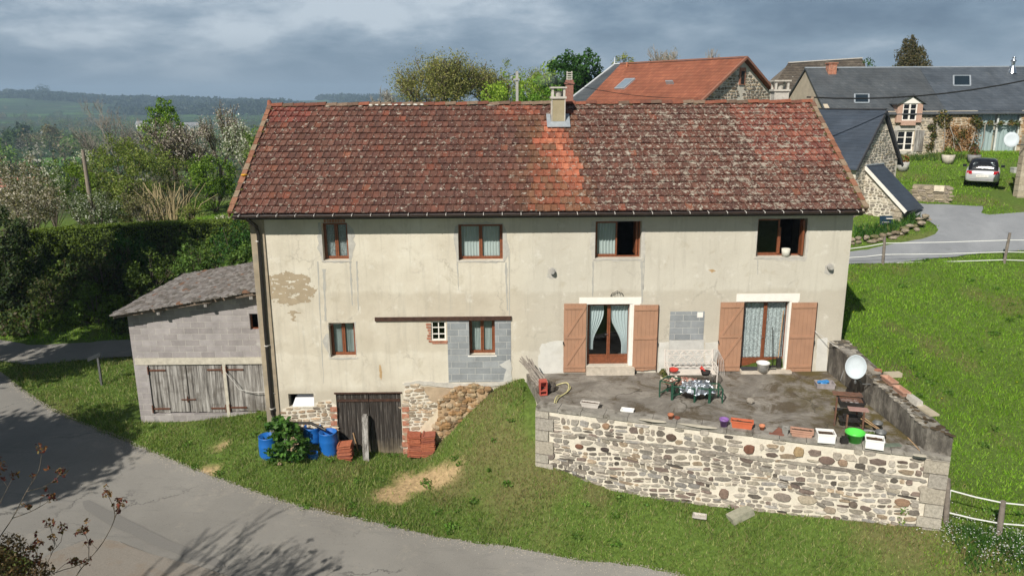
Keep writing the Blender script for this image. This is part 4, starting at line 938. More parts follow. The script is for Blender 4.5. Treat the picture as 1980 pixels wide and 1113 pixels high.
def branches(base, h, spread, seed, levels=4, r0=.12, up=.55, kids=(3, 4), first=.3, lean=(0, 0), multi=1):
    """limbs of a tree: list of (p, q, r_p, r_q) and the end points"""
    r = random.Random(seed); seg = []; tips = []
    def grow(p, d, L, rad, lv):
        n = 3; q = p
        for i in range(n):
            nd = d+np.array([r.gauss(0, .14), r.gauss(0, .14), r.gauss(0, .07)+.04*up]); nd /= np.linalg.norm(nd)
            q2 = q+nd*L/n; seg.append((q, q2, rad*(1-.22*i/n), rad*(1-.22*(i+1)/n))); q = q2; d = nd
            if lv >= levels-1 or i == n-1: tips.append((q, rad, lv))
            if lv < levels and (i > 0 or lv > 0):
                for _ in range(r.randint(*kids) if i == n-1 else r.choice((0, 1, 1))):
                    a = r.uniform(0, 2*pi); t = r.uniform(.35, .95)*spread
                    pv = np.array([cos(a), sin(a), 0.0]); dd = d*cos(t)+pv*sin(t)+np.array((0, 0, up*.35)); dd /= np.linalg.norm(dd)
                    grow(q, dd, L*r.uniform(.55, .82), rad*.58, lv+1)
    for m_ in range(multi):
        a = r.uniform(0, 6.28); dd = np.array([lean[0]+(.35*cos(a) if multi > 1 else 0), lean[1]+(.35*sin(a) if multi > 1 else 0), 1.0]); dd /= np.linalg.norm(dd)
        grow(np.array(base, float), dd, h*first, r0, 0)
    return seg, tips
def segmesh(name, seg, mat, parent, org, n=4, minr=.0):
    P = np.array([s[0] for s in seg]); Q = np.array([s[1] for s in seg]); a = np.maximum([s[2] for s in seg], minr); b = np.maximum([s[3] for s in seg], minr)
    d = Q-P; d /= np.linalg.norm(d, axis=1)[:, None]+1e-9; t = np.where(np.abs(d[:, 2:]) < .9, [[0, 0, 1.]], [[1., 0, 0]]); u = np.cross(d, t); u /= np.linalg.norm(u, axis=1)[:, None]; w = np.cross(d, u)
    V = []
    for (c, r) in ((P, a), (Q, b)):
        for k in range(n): an = 2*pi*k/n; V.append(c+(u*cos(an)+w*sin(an))*r[:, None])
    V = np.stack(V, 1); N = len(seg); F = []
    for k in range(n): F.append(np.stack([np.arange(N)*2*n+k, np.arange(N)*2*n+(k+1) % n, np.arange(N)*2*n+n+(k+1) % n, np.arange(N)*2*n+n+k], 1))
    return fastmesh(name, V.reshape(-1, 3), np.concatenate(F), mat, parent=parent, org=org, smooth=True)
def tree(name, label, cat, base, h, crown, nleaf, lsize, cols, seed, group=None, levels=4, r0=None, up=.5, spread=1.0, first=.3, mat=None, minr=.0, tipr=.5, lean=(0, 0), multi=1, kids=(3, 4), leafkind='crown', squash=1.0):
    """a tree: limbs grown from the foot, leaves hung round their ends. crown = wanted crown radius"""
    b = np.array(base, float); seg, tips = branches(b, h, spread, seed, levels, r0 or h*.022, up, kids, first, lean, multi)
    T = np.array([t[0] for t in tips]); top = T[:, 2].max()-b[2]; rad = np.percentile(np.hypot(T[:, 0]-b[0]-lean[0]*h*.4, T[:, 1]-b[1]-lean[1]*h*.4), 92)
    sz, sxy = h/top, crown/max(rad, .1); S = np.array((sxy, sxy, sz))
    seg = [((p-b)*S+b, (q-b)*S+b, ra, rb) for p, q, ra, rb in seg]; T = (T-b)*S+b
    t = Thing(name, label, cat, b, group); segmesh('trunk', seg, mat or BARK, t.o, b, 5, minr)
    if nleaf:
        V, F, C = leaves(T, np.full((len(T), 3), tipr)*np.array((1, 1, squash)), nleaf, lsize, cols, seed)
        fastmesh(leafkind, V, F, LEAF, col=C, parent=t.o, org=b)
    return t
def bush(name, label, cat, cs, rad, n, size, cols, seed, group=None, stems=6, mat=None, extra=None):
    """shrub: leaves in overlapping clumps with gaps, and stems from the foot"""
    cs = np.array(cs, float).reshape(-1, 3); rad = np.array(rad, float); r = np.random.default_rng(seed)
    R3 = rad if rad.ndim == 2 else np.repeat(rad.reshape(-1, 1), 3, 1)
    sub = []; sr = []
    for c, q in zip(cs, R3):
        k = 26; d = r.normal(size=(k, 3)); d /= np.linalg.norm(d, axis=1)[:, None]; sub += list(c+d*q*(.55+.45*r.random((k, 1)))); sr += [q.mean()*r.uniform(.16, .34) for _ in range(k)]
    sub = np.array(sub); sr = np.array(sr)
    b = np.array((cs[:, 0].mean(), cs[:, 1].mean(), 0.)); b[2] = H(b[0], b[1])
    t = Thing(name, label, cat, b, group); V, F, C = leaves(sub, np.repeat(sr[:, None], 3, 1), n, size, cols, seed)
    if extra:
        V2, F2_, C2 = leaves(sub, np.repeat(sr[:, None]*1.1, 3, 1), int(n*extra[0]), extra[1], extra[2], seed+9); F = np.concatenate([F, F2_+len(V)]); V = np.concatenate([V, V2]); C = np.concatenate([C, C2])
    fastmesh('foliage', V, F, LEAF, col=C, parent=t.o, org=b)
    seg = [(b+np.array((0, 0, -.1)), s, .03, .012) for s in sub[r.choice(len(sub), min(stems*3, len(sub)), replace=False)]]; segmesh('stems', seg, mat or BARK, t.o, b, 4); return t
# ================================================================== garage
GX0, GX1, GY0, GY1, GZ = fx(258, 700, .75)[0], -7.66, .75, 5.75, .6
FL = atY(216, 609, .35); FR = atY(490, 563, .35); rs = (FR[2]-FL[2])/(FR[0]-FL[0])
def rz(x): return FL[2]+(x-FL[0])*rs
gar = Thing('garage', 'low grey concrete block lean-to garage with mossy single slope roof beside the farmhouse', 'garage', ((GX0+GX1)/2, GY0, .9))
GD1 = F2(291, 705, 434, 800, .75); GD2 = F2(441, 704, 516, 797, .75); GW = F2(483, 607, 499, 637, .75)
GD2 = (GD2[0], GD2[1], min(GD2[2], GX1-.05), GD2[3]); GD1 = (GD1[0], GD2[1]-.02, GD1[2], GD2[3]); GW = (GW[0], GW[1], min(GW[2], GX1-.1), GW[3])
mb = MB(); holewall(mb, GX0, GX1, .2, rz(GX0)-.15, [GD1, GD2]+([(GW[0], GW[1], GW[2], min(GW[3], rz(GX0)-.15))] if GW[1] < rz(GX0)-.15 else []), GY0, .2)
zt0 = rz(GX0)-.15
# sloping upper part with the small window
n = 12
xs = sorted([GX0+(GX1-GX0)*i/n for i in range(n+1)]+[GW[0], GW[2]])
for a, b in zip(xs, xs[1:]):
    if GW[0] <= (a+b)/2 <= GW[2]:
        mb.add([(a, GY0, zt0), (b, GY0, zt0), (b, GY0, max(zt0, GW[1])), (a, GY0, max(zt0, GW[1]))], [(0, 1, 2, 3)]); mb.add([(a, GY0, GW[3]), (b, GY0, GW[3]), (b, GY0, rz(b)-.12), (a, GY0, rz(a)-.12)], [(0, 1, 2, 3)])
    else: mb.add([(a, GY0, zt0), (b, GY0, zt0), (b, GY0, rz(b)-.12), (a, GY0, rz(a)-.12)], [(0, 1, 2, 3)])
mb.prism([(GX0, GY0+.001, .2), (GX0, GY1, .2), (GX0, GY1, rz(GX0)-.14), (GX0, GY0+.001, rz(GX0)-.14)], (.2, 0, 0))
mb.box(GX0+.2, GY1-.2, .2, GX1, GY1, rz(GX0)-.15); gar.part('wall', mb, BLOCK)
l = F2(265, 692, 505, 703, .75); mb = MB(); mb.box(GX0+.05, GY0-.012, l[1], GX1, GY0-.001, l[3]); mb.box(GD1[2]+.01, GY0-.012, .6, GD2[0]-.01, GY0-.001, l[1]-.002); gar.part('lintel', mb, plain('pale_lintel', (.50, .46, .38), .95, .18, 6, bmp=.8, dirt=((.30, .27, .22), .4)))
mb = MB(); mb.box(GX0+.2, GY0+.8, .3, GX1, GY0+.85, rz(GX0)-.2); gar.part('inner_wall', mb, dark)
mb = MB(); mb.box(GW[0], GY0+.1, GW[1], GW[0]+.04, GY0+.14, GW[3]); mb.box(GW[0]+.04, GY0+.1, GW[1], GW[2], GY0+.14, GW[1]+.04); gar.part('window', mb, wood)
m, g = material('silver_boards')
gr = g.noise(1.0, 6, .72, g.coord(scale=(16, 16, .8)))
c1 = g.ramp(gr, [(.34, (.05, .045, .04)), (.47, (.20, .185, .17)), (.62, (.42, .40, .375)), (.75, (.55, .53, .50))]); c1 = g.mix(g.ramp(g.noise(1.2, 5, .7), [(.5, 0), (.62, .65)]), c1, (.10, .085, .07))
pbr(g, c1, .9, g.bump(gr, .8, .02)); SILV = m
hing = plain('rusty_hinge', (.12, .05, .03), .8, .3, 12)
for (q, nn_) in ((GD1, 2), (GD2, 1)):
    for i in range(nn_):
        a = q[0]+(q[2]-q[0])*i/nn_+.015; b = q[0]+(q[2]-q[0])*(i+1)/nn_-.01; mb = MB(); k = int((b-a)/.13); w = (b-a)/k
        for j in range(k): mb.box(a+j*w+.004, GY0+.05+random.uniform(-.005, .005), q[1]+.02+random.uniform(0, .04), a+(j+1)*w, GY0+.09, q[3]-.02)
        o = gar.part('garage_door', mb, SILV); 
        for zz_ in (q[3]-.22, q[1]+.15):
            mb = MB(); x = a-.02 if i == 0 else b-.5
            mb.box(x, GY0+.02, zz_, x+.55, GY0+.04, zz_+.05); xx = x if i == 0 else x+.5; mb.tube([(xx, GY0+.0, zz_-.1), (xx, GY0+.0, zz_+.16)], .022, 6); gar.part('strap_hinge', mb, hing, o)
mb = MB(); x = (GD1[0]+GD1[2])/2; mb.box(x-.25, GY0+.02, 1.62, x+.22, GY0+.045, 1.65); mb.box(x-.06, GY0+.02, 1.55, x-.03, GY0+.045, 1.75); gar.part('door_bolt', mb, hing)
mb = MB()
for (px, py) in ((305, 596), (396, 577), (484, 561)):
    x = atY(px, py, .4)[0]; z = rz(x)-.12; mb.box(x-.05, .38, z-.13, x+.05, GY0, z)
gar.part('purlin', mb, SILV)
# roof of small stone-grey tiles
mb = MB(); r_ = random.Random(2); rl = sqrt(1+rs*rs)
L = (GX1-FL[0]); rows = int(L/.13)
for j in range(rows):
    xa = FL[0]+j*L/rows; xb = xa+L/rows+.07; y = .33-r_.uniform(0, .12)
    while y < GY1+.25:
        w = r_.uniform(.14, .26); li = r_.uniform(.0, .035); c = r_.choice([(.20, .18, .17), (.23, .21, .20), (.16, .145, .135), (.26, .24, .225), (.19, .165, .15), (.13, .115, .10)])
        if r_.random() < .02: c = (.20, .11, .07)
        yb = min(y+w, GY1+.25); xj = xa-r_.uniform(0, .04); mb.add([(xj, y+.006, rz(xj)+.035+li), (xb, y+.006, rz(xb)+.01), (xb, yb, rz(xb)+.01), (xj, yb, rz(xj)+.035+li), (xj, y+.006, rz(xj)-.0), (xj, yb, rz(xj)-.0), (xb, y+.006, rz(xb)-.02)], [(0, 1, 2, 3), (4, 0, 3, 5), (4, 6, 1, 0)], c); y += w
gr_ = gar.part('roof', mb, STONE, label='mossy grey single slope tiled roof'); mb = MB(); mb.prism([(FL[0]+.03, .36, rz(FL[0]+.03)-.02), (GX1, .36, rz(GX1)-.02), (GX1, .36, rz(GX1)-.14), (FL[0]+.03, .36, rz(FL[0])-.14+.02)], (0, GY1-.2, 0)); gar.part('roof_boards', mb, MATS['old_timber'], fixn=True)
mb = MB(); a = atY(430, 712, .6); b = atY(462, 752, .6); c = atY(516, 757, .6); e = atY(530, 760, -.1)
mb.tube([a, (a+b)/2+np.array((.1, 0, -.12)), b, (b+c)/2+np.array((0, 0, -.06)), c, e], .012, 5); solo('cable', mb, plain('pale_rope', (.55, .53, .5), .8), 'pale cable drooping across the garage doors', 'cable', tuple(a))
# ================================================================== terrace
TZ = 2.72; TA = atZ(1036, 786, TZ); TB = atZ(1838, 884, TZ); TU = (TB-TA); TL = np.linalg.norm(TU); TU /= TL; TN = np.array((TU[1], -TU[0], 0.))
I0 = np.array((fx(1598, 720)[0], .0, TZ)); I1 = atZ(1787, 871, TZ); ZP0 = fx(1633, 658)[1]; ZP1 = atY(1795, 830, I1[1])[2]; O0 = np.array((fx(1637, 658)[0]+.02, .0, TZ)); O1 = TB.copy()
ter = Thing('terrace', 'raised terrace of worn concrete held up by a rubble stone wall', 'terrace', (TA[0]+4, -2, TZ))
m, g = material('worn_terrace'); oc = g.coord()
c1 = g.ramp(g.noise(1.1, 7, .72, oc, .5), [(.3, (.115, .10, .085)), (.5, (.21, .19, .165)), (.7, (.35, .32, .28))])
c1 = g.mix(g.ramp(g.noise(.9, 7, .75, g.coord(loc=(3, 1, 0)), .8), [(.50, 0), (.60, .85)]), c1, (.085, .062, .035))
c1 = g.mix(g.ramp(g.noise(9, 6, .8), [(.58, 0), (.68, .6)]), c1, (.05, .042, .03))
sxx = g.n('ShaderNodeSeparateXYZ', None, Vector=oc)
c1 = g.mix(g.math('MULTIPLY', g.ramp(g.noise(1.8, 6, .75), [(.42, 0), (.55, 1)]), g.math('MULTIPLY', g.math('SUBTRACT', sxx.outputs[0], 3.0), .8, True)), c1, (.105, .082, .03))
c1 = g.mix(g.ramp(g.noise(38, 3, .8), [(.62, 0), (.7, .6)]), c1, (.42, .40, .35))
cv = g.n('ShaderNodeVectorMath', {'operation': 'ADD'}, _0=oc, _1=g.n('ShaderNodeVectorMath', {'operation': 'SCALE'}, _0=g.noise(1.5, 4, .6, color=True), Scale=.7).outputs[0]).outputs[0]
c1 = g.mix(g.math('MULTIPLY', g.ramp(g.voro(.40, cv, 'DISTANCE_TO_EDGE', 'Distance'), [(0, .7), (.005, .7), (.011, 0)]), g.ramp(g.noise(.8, 3), [(.45, 0), (.6, 1)])), c1, (.05, .042, .03))
pbr(g, c1, .93, g.bump(g.math('ADD', g.noise(7, 6, .8), g.noise(40, 3, .8)), .7, .02)); WORN = m
mb = MB(); e = .40
mb.prism([(.62, -.005, TZ-.3), tuple(TA+TU*.05-TN*e+np.array((0, 0, -.3))), tuple(TB-TN*e-TU*.1+np.array((0, 0, -.3))), (O0[0], -.005, TZ-.3)], (0, 0, .3)); ter.part('paving', mb, WORN)
ledge = plain('weathered_coping', (.27, .25, .22), .95, .3, 4, bmp=1.0, fine=25, dirt=((.07, .058, .04), .9))
mb = MB(); n = 16; r_ = random.Random(3)
for i in range(n):
    a = TA+TU*(TL*i/n+.008)+TN*r_.uniform(.03, .06); b = TA+TU*(TL*(i+1)/n-.004)+TN*r_.uniform(.03, .06); h = r_.uniform(.0, .02)
    mb.prism([tuple(a+(0, 0, -.075)), tuple(b+(0, 0, -.075)), tuple(b-TN*.46+(0, 0, -.075)), tuple(a-TN*.46+(0, 0, -.075))], (0, 0, .085+h))
ter.part('coping', mb, ledge)
# retaining wall: mortar body and stones
mb = MB(); D0 = np.array((0, 0, 1.))
mb.prism([tuple(TA-(0, 0, .08)), tuple(TB-(0, 0, .08)), tuple(TB-(0, 0, 3.4)), tuple(TA-(0, 0, 3.4))], tuple(-TN*.5)); 
mb.prism([tuple(TA-TN*.5-(0, 0, .08)), tuple(TA-TN*.5-(0, 0, 3.4)), (TA[0]-.02, 0, TZ-3.4), (TA[0]-.02, 0, TZ-.08)], (.4, 0, 0))
ter.part('retaining_wall', mb, MORT, fixn=True, label='cream mortar and rubble retaining wall')
# low side of the terrace end under the parapet
mb = MB(); mb.prism([tuple(TB-TN*.5), tuple(O0+np.array((0, 0, 0.))), tuple(O0-(0, 0, 3)), tuple(TB-TN*.5-(0, 0, 3.4))], (-.4, 0, 0)); ter.part('side_wall', mb, MORT, fixn=True)
GREY = [(.11, .095, .08), (.40, .36, .30), (.22, .19, .16), (.35, .31, .25), (.33, .29, .245), (.28, .25, .215), (.37, .325, .27), (.40, .36, .31), (.24, .21, .18), (.36, .28, .20), (.30, .28, .26), (.34, .31, .27), (.17, .13, .11), (.32, .29, .25)]
base0 = TA-(0, 0, 3.0)+TN*.005
BIGS = [(1449, 868, .30, .30, (.16, .075, .05)), (1545, 873, .28, .30, (.32, .23, .13)), (1172, 823, .22, .18, (.30, .19, .12)), (1170, 868, .26, .13, (.07, .055, .05)), (1298, 845, .28, .22, (.10, .07, .055)), (1400, 954, .28, .3, (.20, .14, .11)), (1745, 970, .36, .22, (.28, .18, .12)), (1598, 889, .40, .22, (.17, .12, .10)), (1630, 894, .26, .18, (.30, .21, .15)), (1560, 965, .52, .26, (.40, .34, .26)), (1513, 960, .46, .25, (.24, .20, .17)), (1120, 862, .26, .15, (.18, .09, .06)), (1063, 880, .36, .24, (.20, .165, .145)), (1650, 975, .22, .18, (.14, .11, .09)), (1605, 985, .32, .18, (.32, .26, .20)), (1790, 945, .4, .2, (.38, .34, .28))]
for (px, py, w, h, c) in BIGS: d = ray(px, py); AVOID.append((CAM+d*(((base0-CAM)@TN)/(d@TN)), w, h))
def rg(lo, hi): return lambda u, v: .42 < u < TL-.45 and lo < v < hi
mb = MB()
stones(mb, base0, TU, D0, TN, TL, 3.0, lambda u, v: .40 < u < TL-.42 and v < 3.0-.62, (.075, .16), (.13, .42), .011, .032, GREY, 10, .04)
o3 = base0+D0*(3.0-.60)
stones(mb, o3, TU, D0, TN, TL, .50, lambda u, v: .40 < u < TL-.42 and v < .47, (.12, .22), (.16, .38), .014, .034, GREY, 11, .015)
# long grey levelling slabs
stones(mb, base0+D0*(3.0-.715), TU, D0, TN, TL, .09, lambda u, v: .3 < u < TL-.4 and v < .09, (.085, .095), (.5, 1.1), .004, .05, [(.30, .27, .23), (.34, .31, .27), (.26, .23, .20)], 12, .006)
def quoins(mb, u0, u1, seed, alt):
    r = random.Random(seed); v = .0; k = 0
    while v < 2.9:
        h = r.uniform(.26, .42); h = min(h, 2.91-v); ext = (.14 if k % 2 else 0)
        a, b = (u0, u1+ext) if alt > 0 else (u0-ext, u1); a += .008; b -= .012; c = r.choice([(.36, .33, .28), (.39, .355, .30), (.33, .30, .26), (.37, .33, .27)])
        p = base0+TU*((a+b)/2)+D0*(v+h/2); mb.obox(p+TN*.012, TU*(b-a)/2, TN*.05, D0*(h/2-.014), c); v += h; k += 1
quoins(mb, .0, .40, 1, 1); quoins(mb, TL-.42, TL, 2, -1)
# a few big dark or rusty stones
for (px, py, w, h, c) in BIGS:
    d = ray(px, py); t = ((base0-CAM)@TN)/(d@TN); P = CAM+d*t; n = 9; r = random.Random(px); ring = []
    for k in range(n): q = 2*pi*k/n; rr = (abs(cos(q))**2.6+abs(sin(q))**2.6)**(-1/2.6)*r.uniform(.85, 1.05); ring.append((cos(q)*w/2*rr, sin(q)*h/2*rr))
    mb.add([P+TU*a+D0*b for a, b in ring]+[P+TU*a*.85+D0*b*.85+TN*.052 for a, b in ring]+[P+TN*.058], [(k, (k+1) % n, n+(k+1) % n, n+k) for k in range(n)]+[(n+k, n+(k+1) % n, 2*n) for k in range(n)], c)
AVOID.clear(); ter.part('wall_stones', mb, STONE, label='irregular grey and brown rubble stones')
# parapet
m, g = material('stained_parapet'); oc = g.coord()
st = g.noise(1.0, 6, .75, g.coord(scale=(1.5, 1.5, .5))); c1 = g.ramp(st, [(.36, (.035, .032, .028)), (.5, (.12, .108, .092)), (.62, (.26, .24, .205)), (.76, (.40, .37, .32))])
c1 = g.mix(g.ramp(g.noise(5, 6, .8), [(.55, 0), (.66, .6)]), c1, (.06, .05, .04)); c1 = g.mix(g.ramp(g.noise(2.2, 6, .7, g.coord(loc=(2, 2, 2))), [(.55, 0), (.7, .5)]), c1, (.36, .33, .28))
pbr(g, c1, .95, g.bump(g.noise(14, 6, .8), .8, .02)); STAIN = m
par = Thing('parapet_wall', 'stained concrete parapet wall with mossy top along right side of terrace', 'wall', tuple((I0+I1)/2))
mb = MB(); zb = TZ+.012
mb.add([tuple(I0[:2])+(zb,), tuple(I1[:2])+(zb,), tuple(O1[:2])+(zb,), tuple(O0[:2])+(zb,), (I0[0], I0[1], ZP0), (I1[0], I1[1], ZP1), (O1[0], O1[1], ZP1), (O0[0], O0[1], ZP0)], [(0, 1, 5, 4), (1, 2, 6, 5), (2, 3, 7, 6), (3, 0, 4, 7), (4, 5, 6, 7), (0, 3, 2, 1)])
par.part('wall', mb, STAIN, fixn=True)
mb = MB(); r_ = random.Random(9)
for k in range(150):
    t = r_.random(); w = r_.random(); p = (I0*(1-t)+I1*t)*(1-w)+(O0*(1-t)+O1*t)*w; z = ZP0+(ZP1-ZP0)*t; dark_ = w > .25 and t > .2
    s = r_.uniform(.03, .12); lump(mb, (p[0], p[1], z), (s, s, r_.uniform(.01, .03)), seed=k, col=r_.choice([(.07, .05, .03), (.10, .07, .04), (.05, .04, .025)] if dark_ else [(.36, .33, .28), (.28, .25, .2), (.12, .10, .07)]), n=7, m_=4)
par.part('moss', mb, cob, label='dark moss and loose stones on the wall top')
# ================================================================== things on the terrace
def xf(mb, loc, rz_=0.0, s=1.0):
    c_, s_ = cos(rz_), sin(rz_); mb.v = [(loc[0]+s*(x*c_-y*s_), loc[1]+s*(x*s_+y*c_), loc[2]+s*z) for x, y, z in mb.v]; return mb
def boxpot(L, W_, Hh, t=.015, taper=.85, soil=None):
    mb = MB(); a, b = L/2, W_/2; c, d = a*taper, b*taper
    O = [(-c, -d, 0), (c, -d, 0), (c, d, 0), (-c, d, 0), (-a, -b, Hh), (a, -b, Hh), (a, b, Hh), (-a, b, Hh)]
    Ii = [(-a+t, -b+t, Hh), (a-t, -b+t, Hh), (a-t, b-t, Hh), (-a+t, b-t, Hh), (-c+t, -d+t, Hh*.45), (c-t, -d+t, Hh*.45), (c-t, d-t, Hh*.45), (-c+t, d-t, Hh*.45)]
    mb.add(O+Ii, [(0, 3, 2, 1), (0, 1, 5, 4), (1, 2, 6, 5), (2, 3, 7, 6), (3, 0, 4, 7), (4, 5, 9, 8), (5, 6, 10, 9), (6, 7, 11, 10), (7, 4, 8, 11), (8, 9, 13, 12), (9, 10, 14, 13), (10, 11, 15, 14), (11, 8, 12, 15), (12, 13, 14, 15)])
    e = .012
    for (p, q, r, s) in ((-a-e, -b-e, a+e, -b), (-a-e, b, a+e, b+e), (-a-e, -b, -a, b), (a, -b, a+e, b)): mb.box(p, q, Hh-.03, r, s, Hh+.004)
    return mb
soilm = plain('potting_soil', (.075, .048, .03), .97, .4, 14, bmp=1.0, fine=50)
terra = plain('terracotta', (.42, .16, .085), .85, .15, 7); palet = plain('pale_terracotta', (.44, .25, .18), .9, .15, 7, dirt=((.30, .25, .2), .4)); foam = plain('white_foam', (.82, .81, .78), .6, .04, 5)
purple = plain('purple_plastic', (.24, .12, .36), .4, .08, 4, .5); greenp = plain('green_plastic', (.10, .62, .08), .35, .06, 4, .5); whitepl = plain('white_plastic', (.72, .72, .69), .4, .06, 5, .5); greypl = plain('grey_plastic', (.22, .22, .21), .6, .1, 5)
redpl = plain('red_plastic', (.48, .05, .035), .5, .15, 6); greenm = plain('green_metal', (.018, .075, .045), .45, .15, 6, .5); rustm = plain('rusted_metal', (.17, .085, .055), .8, .35, 9, dirt=((.09, .07, .06), .7)); blackm = plain('sooty_metal', (.025, .022, .02), .7, .3, 8)
galv = plain('galvanised_metal', (.24, .245, .24), .5, .2, 6, .5, .6)
TR = atan2(TU[1], TU[0])
def planter(name, label, cat, px, py, L, W_, Hh, mat, z=TZ+.02, rot=None, taper=.85, soil=True, group=None, plants=None, seed=0):
    p = atZ(px, py, z)-TN*W_*.45; t = Thing(name, label, cat, p, group); rot = TR if rot is None else rot
    t.part('box', xf(boxpot(L, W_, Hh, taper=taper), p, rot), mat)
    if soil:
        mb = MB(); r = random.Random(seed+5); mb.box(-L/2+.03, -W_/2+.03, Hh*.5, L/2-.03, W_/2-.03, Hh*.78)
        for k in range(16): lump(mb, (r.uniform(-L/2+.06, L/2-.06), r.uniform(-W_/2+.05, W_/2-.05), Hh*.78), (.04, .035, .025), seed=k, n=6, m_=4)
        t.part('soil', xf(mb, p, rot), soilm)
    return t
def pot(name, label, cat, px, py, r, h, mat, z=TZ+.02, rim=.018, soil=None, group=None, handle=None):
    p = atZ(px, py, z)-TN*r*.75; t = Thing(name, label, cat, p, group); mb = MB()
    mb.lathe(p, [(0, .003), (r*.72, .0), (r*.96, h-.05), (r+rim*.5, h-.05), (r+rim*.5, h), (r-.012, h), (r*.7, h*.45), (0, h*.44)], 20); t.part('body', mb, mat)
    if soil: mb = MB(); mb.lathe(p, [(0, h*.72), (r*.82, h*.70), (r*.82, h*.5)], 14); t.part('soil', mb, soil)
    if handle:
        mb = MB(); mb.tube([(p[0]+cos(q)*(r+.02), p[1]+sin(q)*(r+.02)*.9, p[2]+h-.06-.03*sin(q)) for q in [pi+pi*k/10 for k in range(11)]], .007, 5); t.part('handle', mb, handle)
    return t
planter('flower_trough', 'long pale grey plastic trough on terrace edge left of the white tray', 'planter', 1140, 788, .52, .18, .14, plain('pale_grey_plastic', (.50, .46, .42), .7, .1, 5, dirt=((.3, .27, .24), .4)), seed=1)
planter('tray', 'small white tray on the terrace edge', 'tray', 1212, 797, .34, .20, .06, foam, soil=False)
pot('flower_pot', 'small terracotta pot beside a dark saucer on terrace edge', 'flower pot', 1296, 811, .075, .15, terra)
p = atZ(1309, 809, TZ+.02); mb = MB(); mb.lathe(p, [(0, .005), (.06, .0), (.085, .05), (.07, .05), (.0, .02)], 14); solo('plant_saucer', mb, plain('dark_terracotta', (.20, .07, .045), .85, .2, 7), 'dark red saucer beside the small terracotta pot', 'saucer', p)
pot('flower_pot', 'purple plastic flower pot next to the orange planter', 'flower pot', 1399, 826, .115, .22, purple, soil=soilm)
t = planter('balcony_planter', 'bright terracotta coloured double planter full of dry soil', 'planter', 1434, 829, .56, .22, .20, plain('orange_planter', (.52, .13, .06), .7, .1, 6), seed=3)
pot('flower_pot', 'small orange pot right of the large orange planter', 'flower pot', 1473, 832, .07, .14, plain('orange_clay', (.55, .22, .12), .85, .1, 6))
p = atZ(1503, 838, TZ+.02); mb = MB(); mb.prism([(-.13, 0, 0), (.13, .02, .0), (.10, .02, .13), (.02, .02, .17)], (0, .03, 0)); mb.box(-.2, -.1, 0, .16, -.02, .025); solo('broken_tile', xf(mb, p, TR), plain('brown_tile', (.20, .085, .06), .9, .2, 6), 'broken brown tile propped on the terrace edge', 'tile', p, fixn=True)
planter('square_pot', 'small square grey plastic pot on the terrace edge', 'flower pot', 1518, 841, .15, .15, .20, plain('grey_pot', (.26, .25, .23), .7, .1, 6), seed=4, taper=.75)
for k in range(2):
    t = planter('flower_trough', ['stack of long salmon terracotta troughs on the terrace edge', ''][k] or 'upper trough nested in the salmon stack on terrace edge', 'planter', 1550, 845-k*0, .54, .19, .13, palet, z=TZ+.02, seed=5+k, soil=(k == 1), group='salmon troughs nested together')
    if k: t.o.location.z += .055
    else: t.o['label'] = 'lower salmon terracotta trough of the nested pair on terrace edge'
def foambox(label, px, py, rot, seed):
    return planter('foam_box', label, 'box', px, py, .42, .34, .24, foam, rot=rot, taper=.985, seed=seed, group='white foam boxes of soil')
foambox('white foam box of soil left of the green tub', 1596, 856, TR+.12, 1); foambox('white foam box of soil right of the green tub', 1691, 868, TR-.05, 2)
pot('tub', 'bright green plastic tub with rope handles on the terrace edge', 'tub', 1653, 858, .225, .27, greenp, rim=.03, handle=plain('dark_handle', (.03, .08, .03), .5))
p = atZ(1632, 856, TZ+.02); mb = MB(); mb.box(-.09, -.05, 0, .09, .06, .13); mb.box(-.06, -.02, .13, .05, .05, .18); solo('charcoal_bag', xf(mb, p), blackm, 'small black bag beside the green tub', 'bag', p)
# flat pale coping stones lying on the edge
for k, (a, b, label) in enumerate([(1235, 1290, 'pale flat stone left of the small terracotta pot'), (1312, 1390, 'long pale flat stone between terracotta and purple pots'), (1765, 1792, 'oval pale stone near the parapet foot')]):
    py = 800+(a-1235)*.118+10 if k < 2 else 879; P0 = atZ(a, py, TZ+.03); P1 = atZ(b, py+(b-a)*.12, TZ+.03); c = (P0+P1)/2; mb = MB(); lump(mb, (0, 0, .012), (np.linalg.norm(P1-P0)/2, .09, .022), seed=k, n=12, m_=5, rough=.12); solo('flat_stone', xf(mb, c, TR), plain('pale_stone', (.46, .42, .34), .95, .15, 5), label, 'stone', c)
# mossy log and red box at the left end
p = atZ(1052, 760, TZ); t = Thing('driftwood', 'grey twisted driftwood trunk leaning on the terrace corner', 'driftwood', p); mb = MB()
e = atZ(1022, 722, TZ+.6); r_ = random.Random(3)
for k in range(11):
    o = np.array((r_.uniform(-.13, .13), r_.uniform(-.1, .1), r_.uniform(-.05, .1))); q0 = p+np.array((.05, .1, .12))+o*1.2; q1 = np.array((fx(1018, 698, -.5)[0], -.5, fx(1018, 698, -.5)[1]))+o*1.1
    mb.tube([q0, q0*.66+q1*.34+o*.5, q0*.33+q1*.67-o*.3, q1+o*.6], [.05, .045, .04, .018], 6)
t.part('limbs', mb, plain('driftwood', (.25, .22, .19), .95, .4, 12, bmp=1.0)); mb = MB()
for k in range(5): lump(mb, p+np.array((r_.uniform(-.12, .25), r_.uniform(-.05, .3), .12)), (.16, .14, .16), seed=k, n=8, m_=5)
t.part('stump', mb, plain('stump', (.10, .085, .07), .95, .4, 8, bmp=1.0))
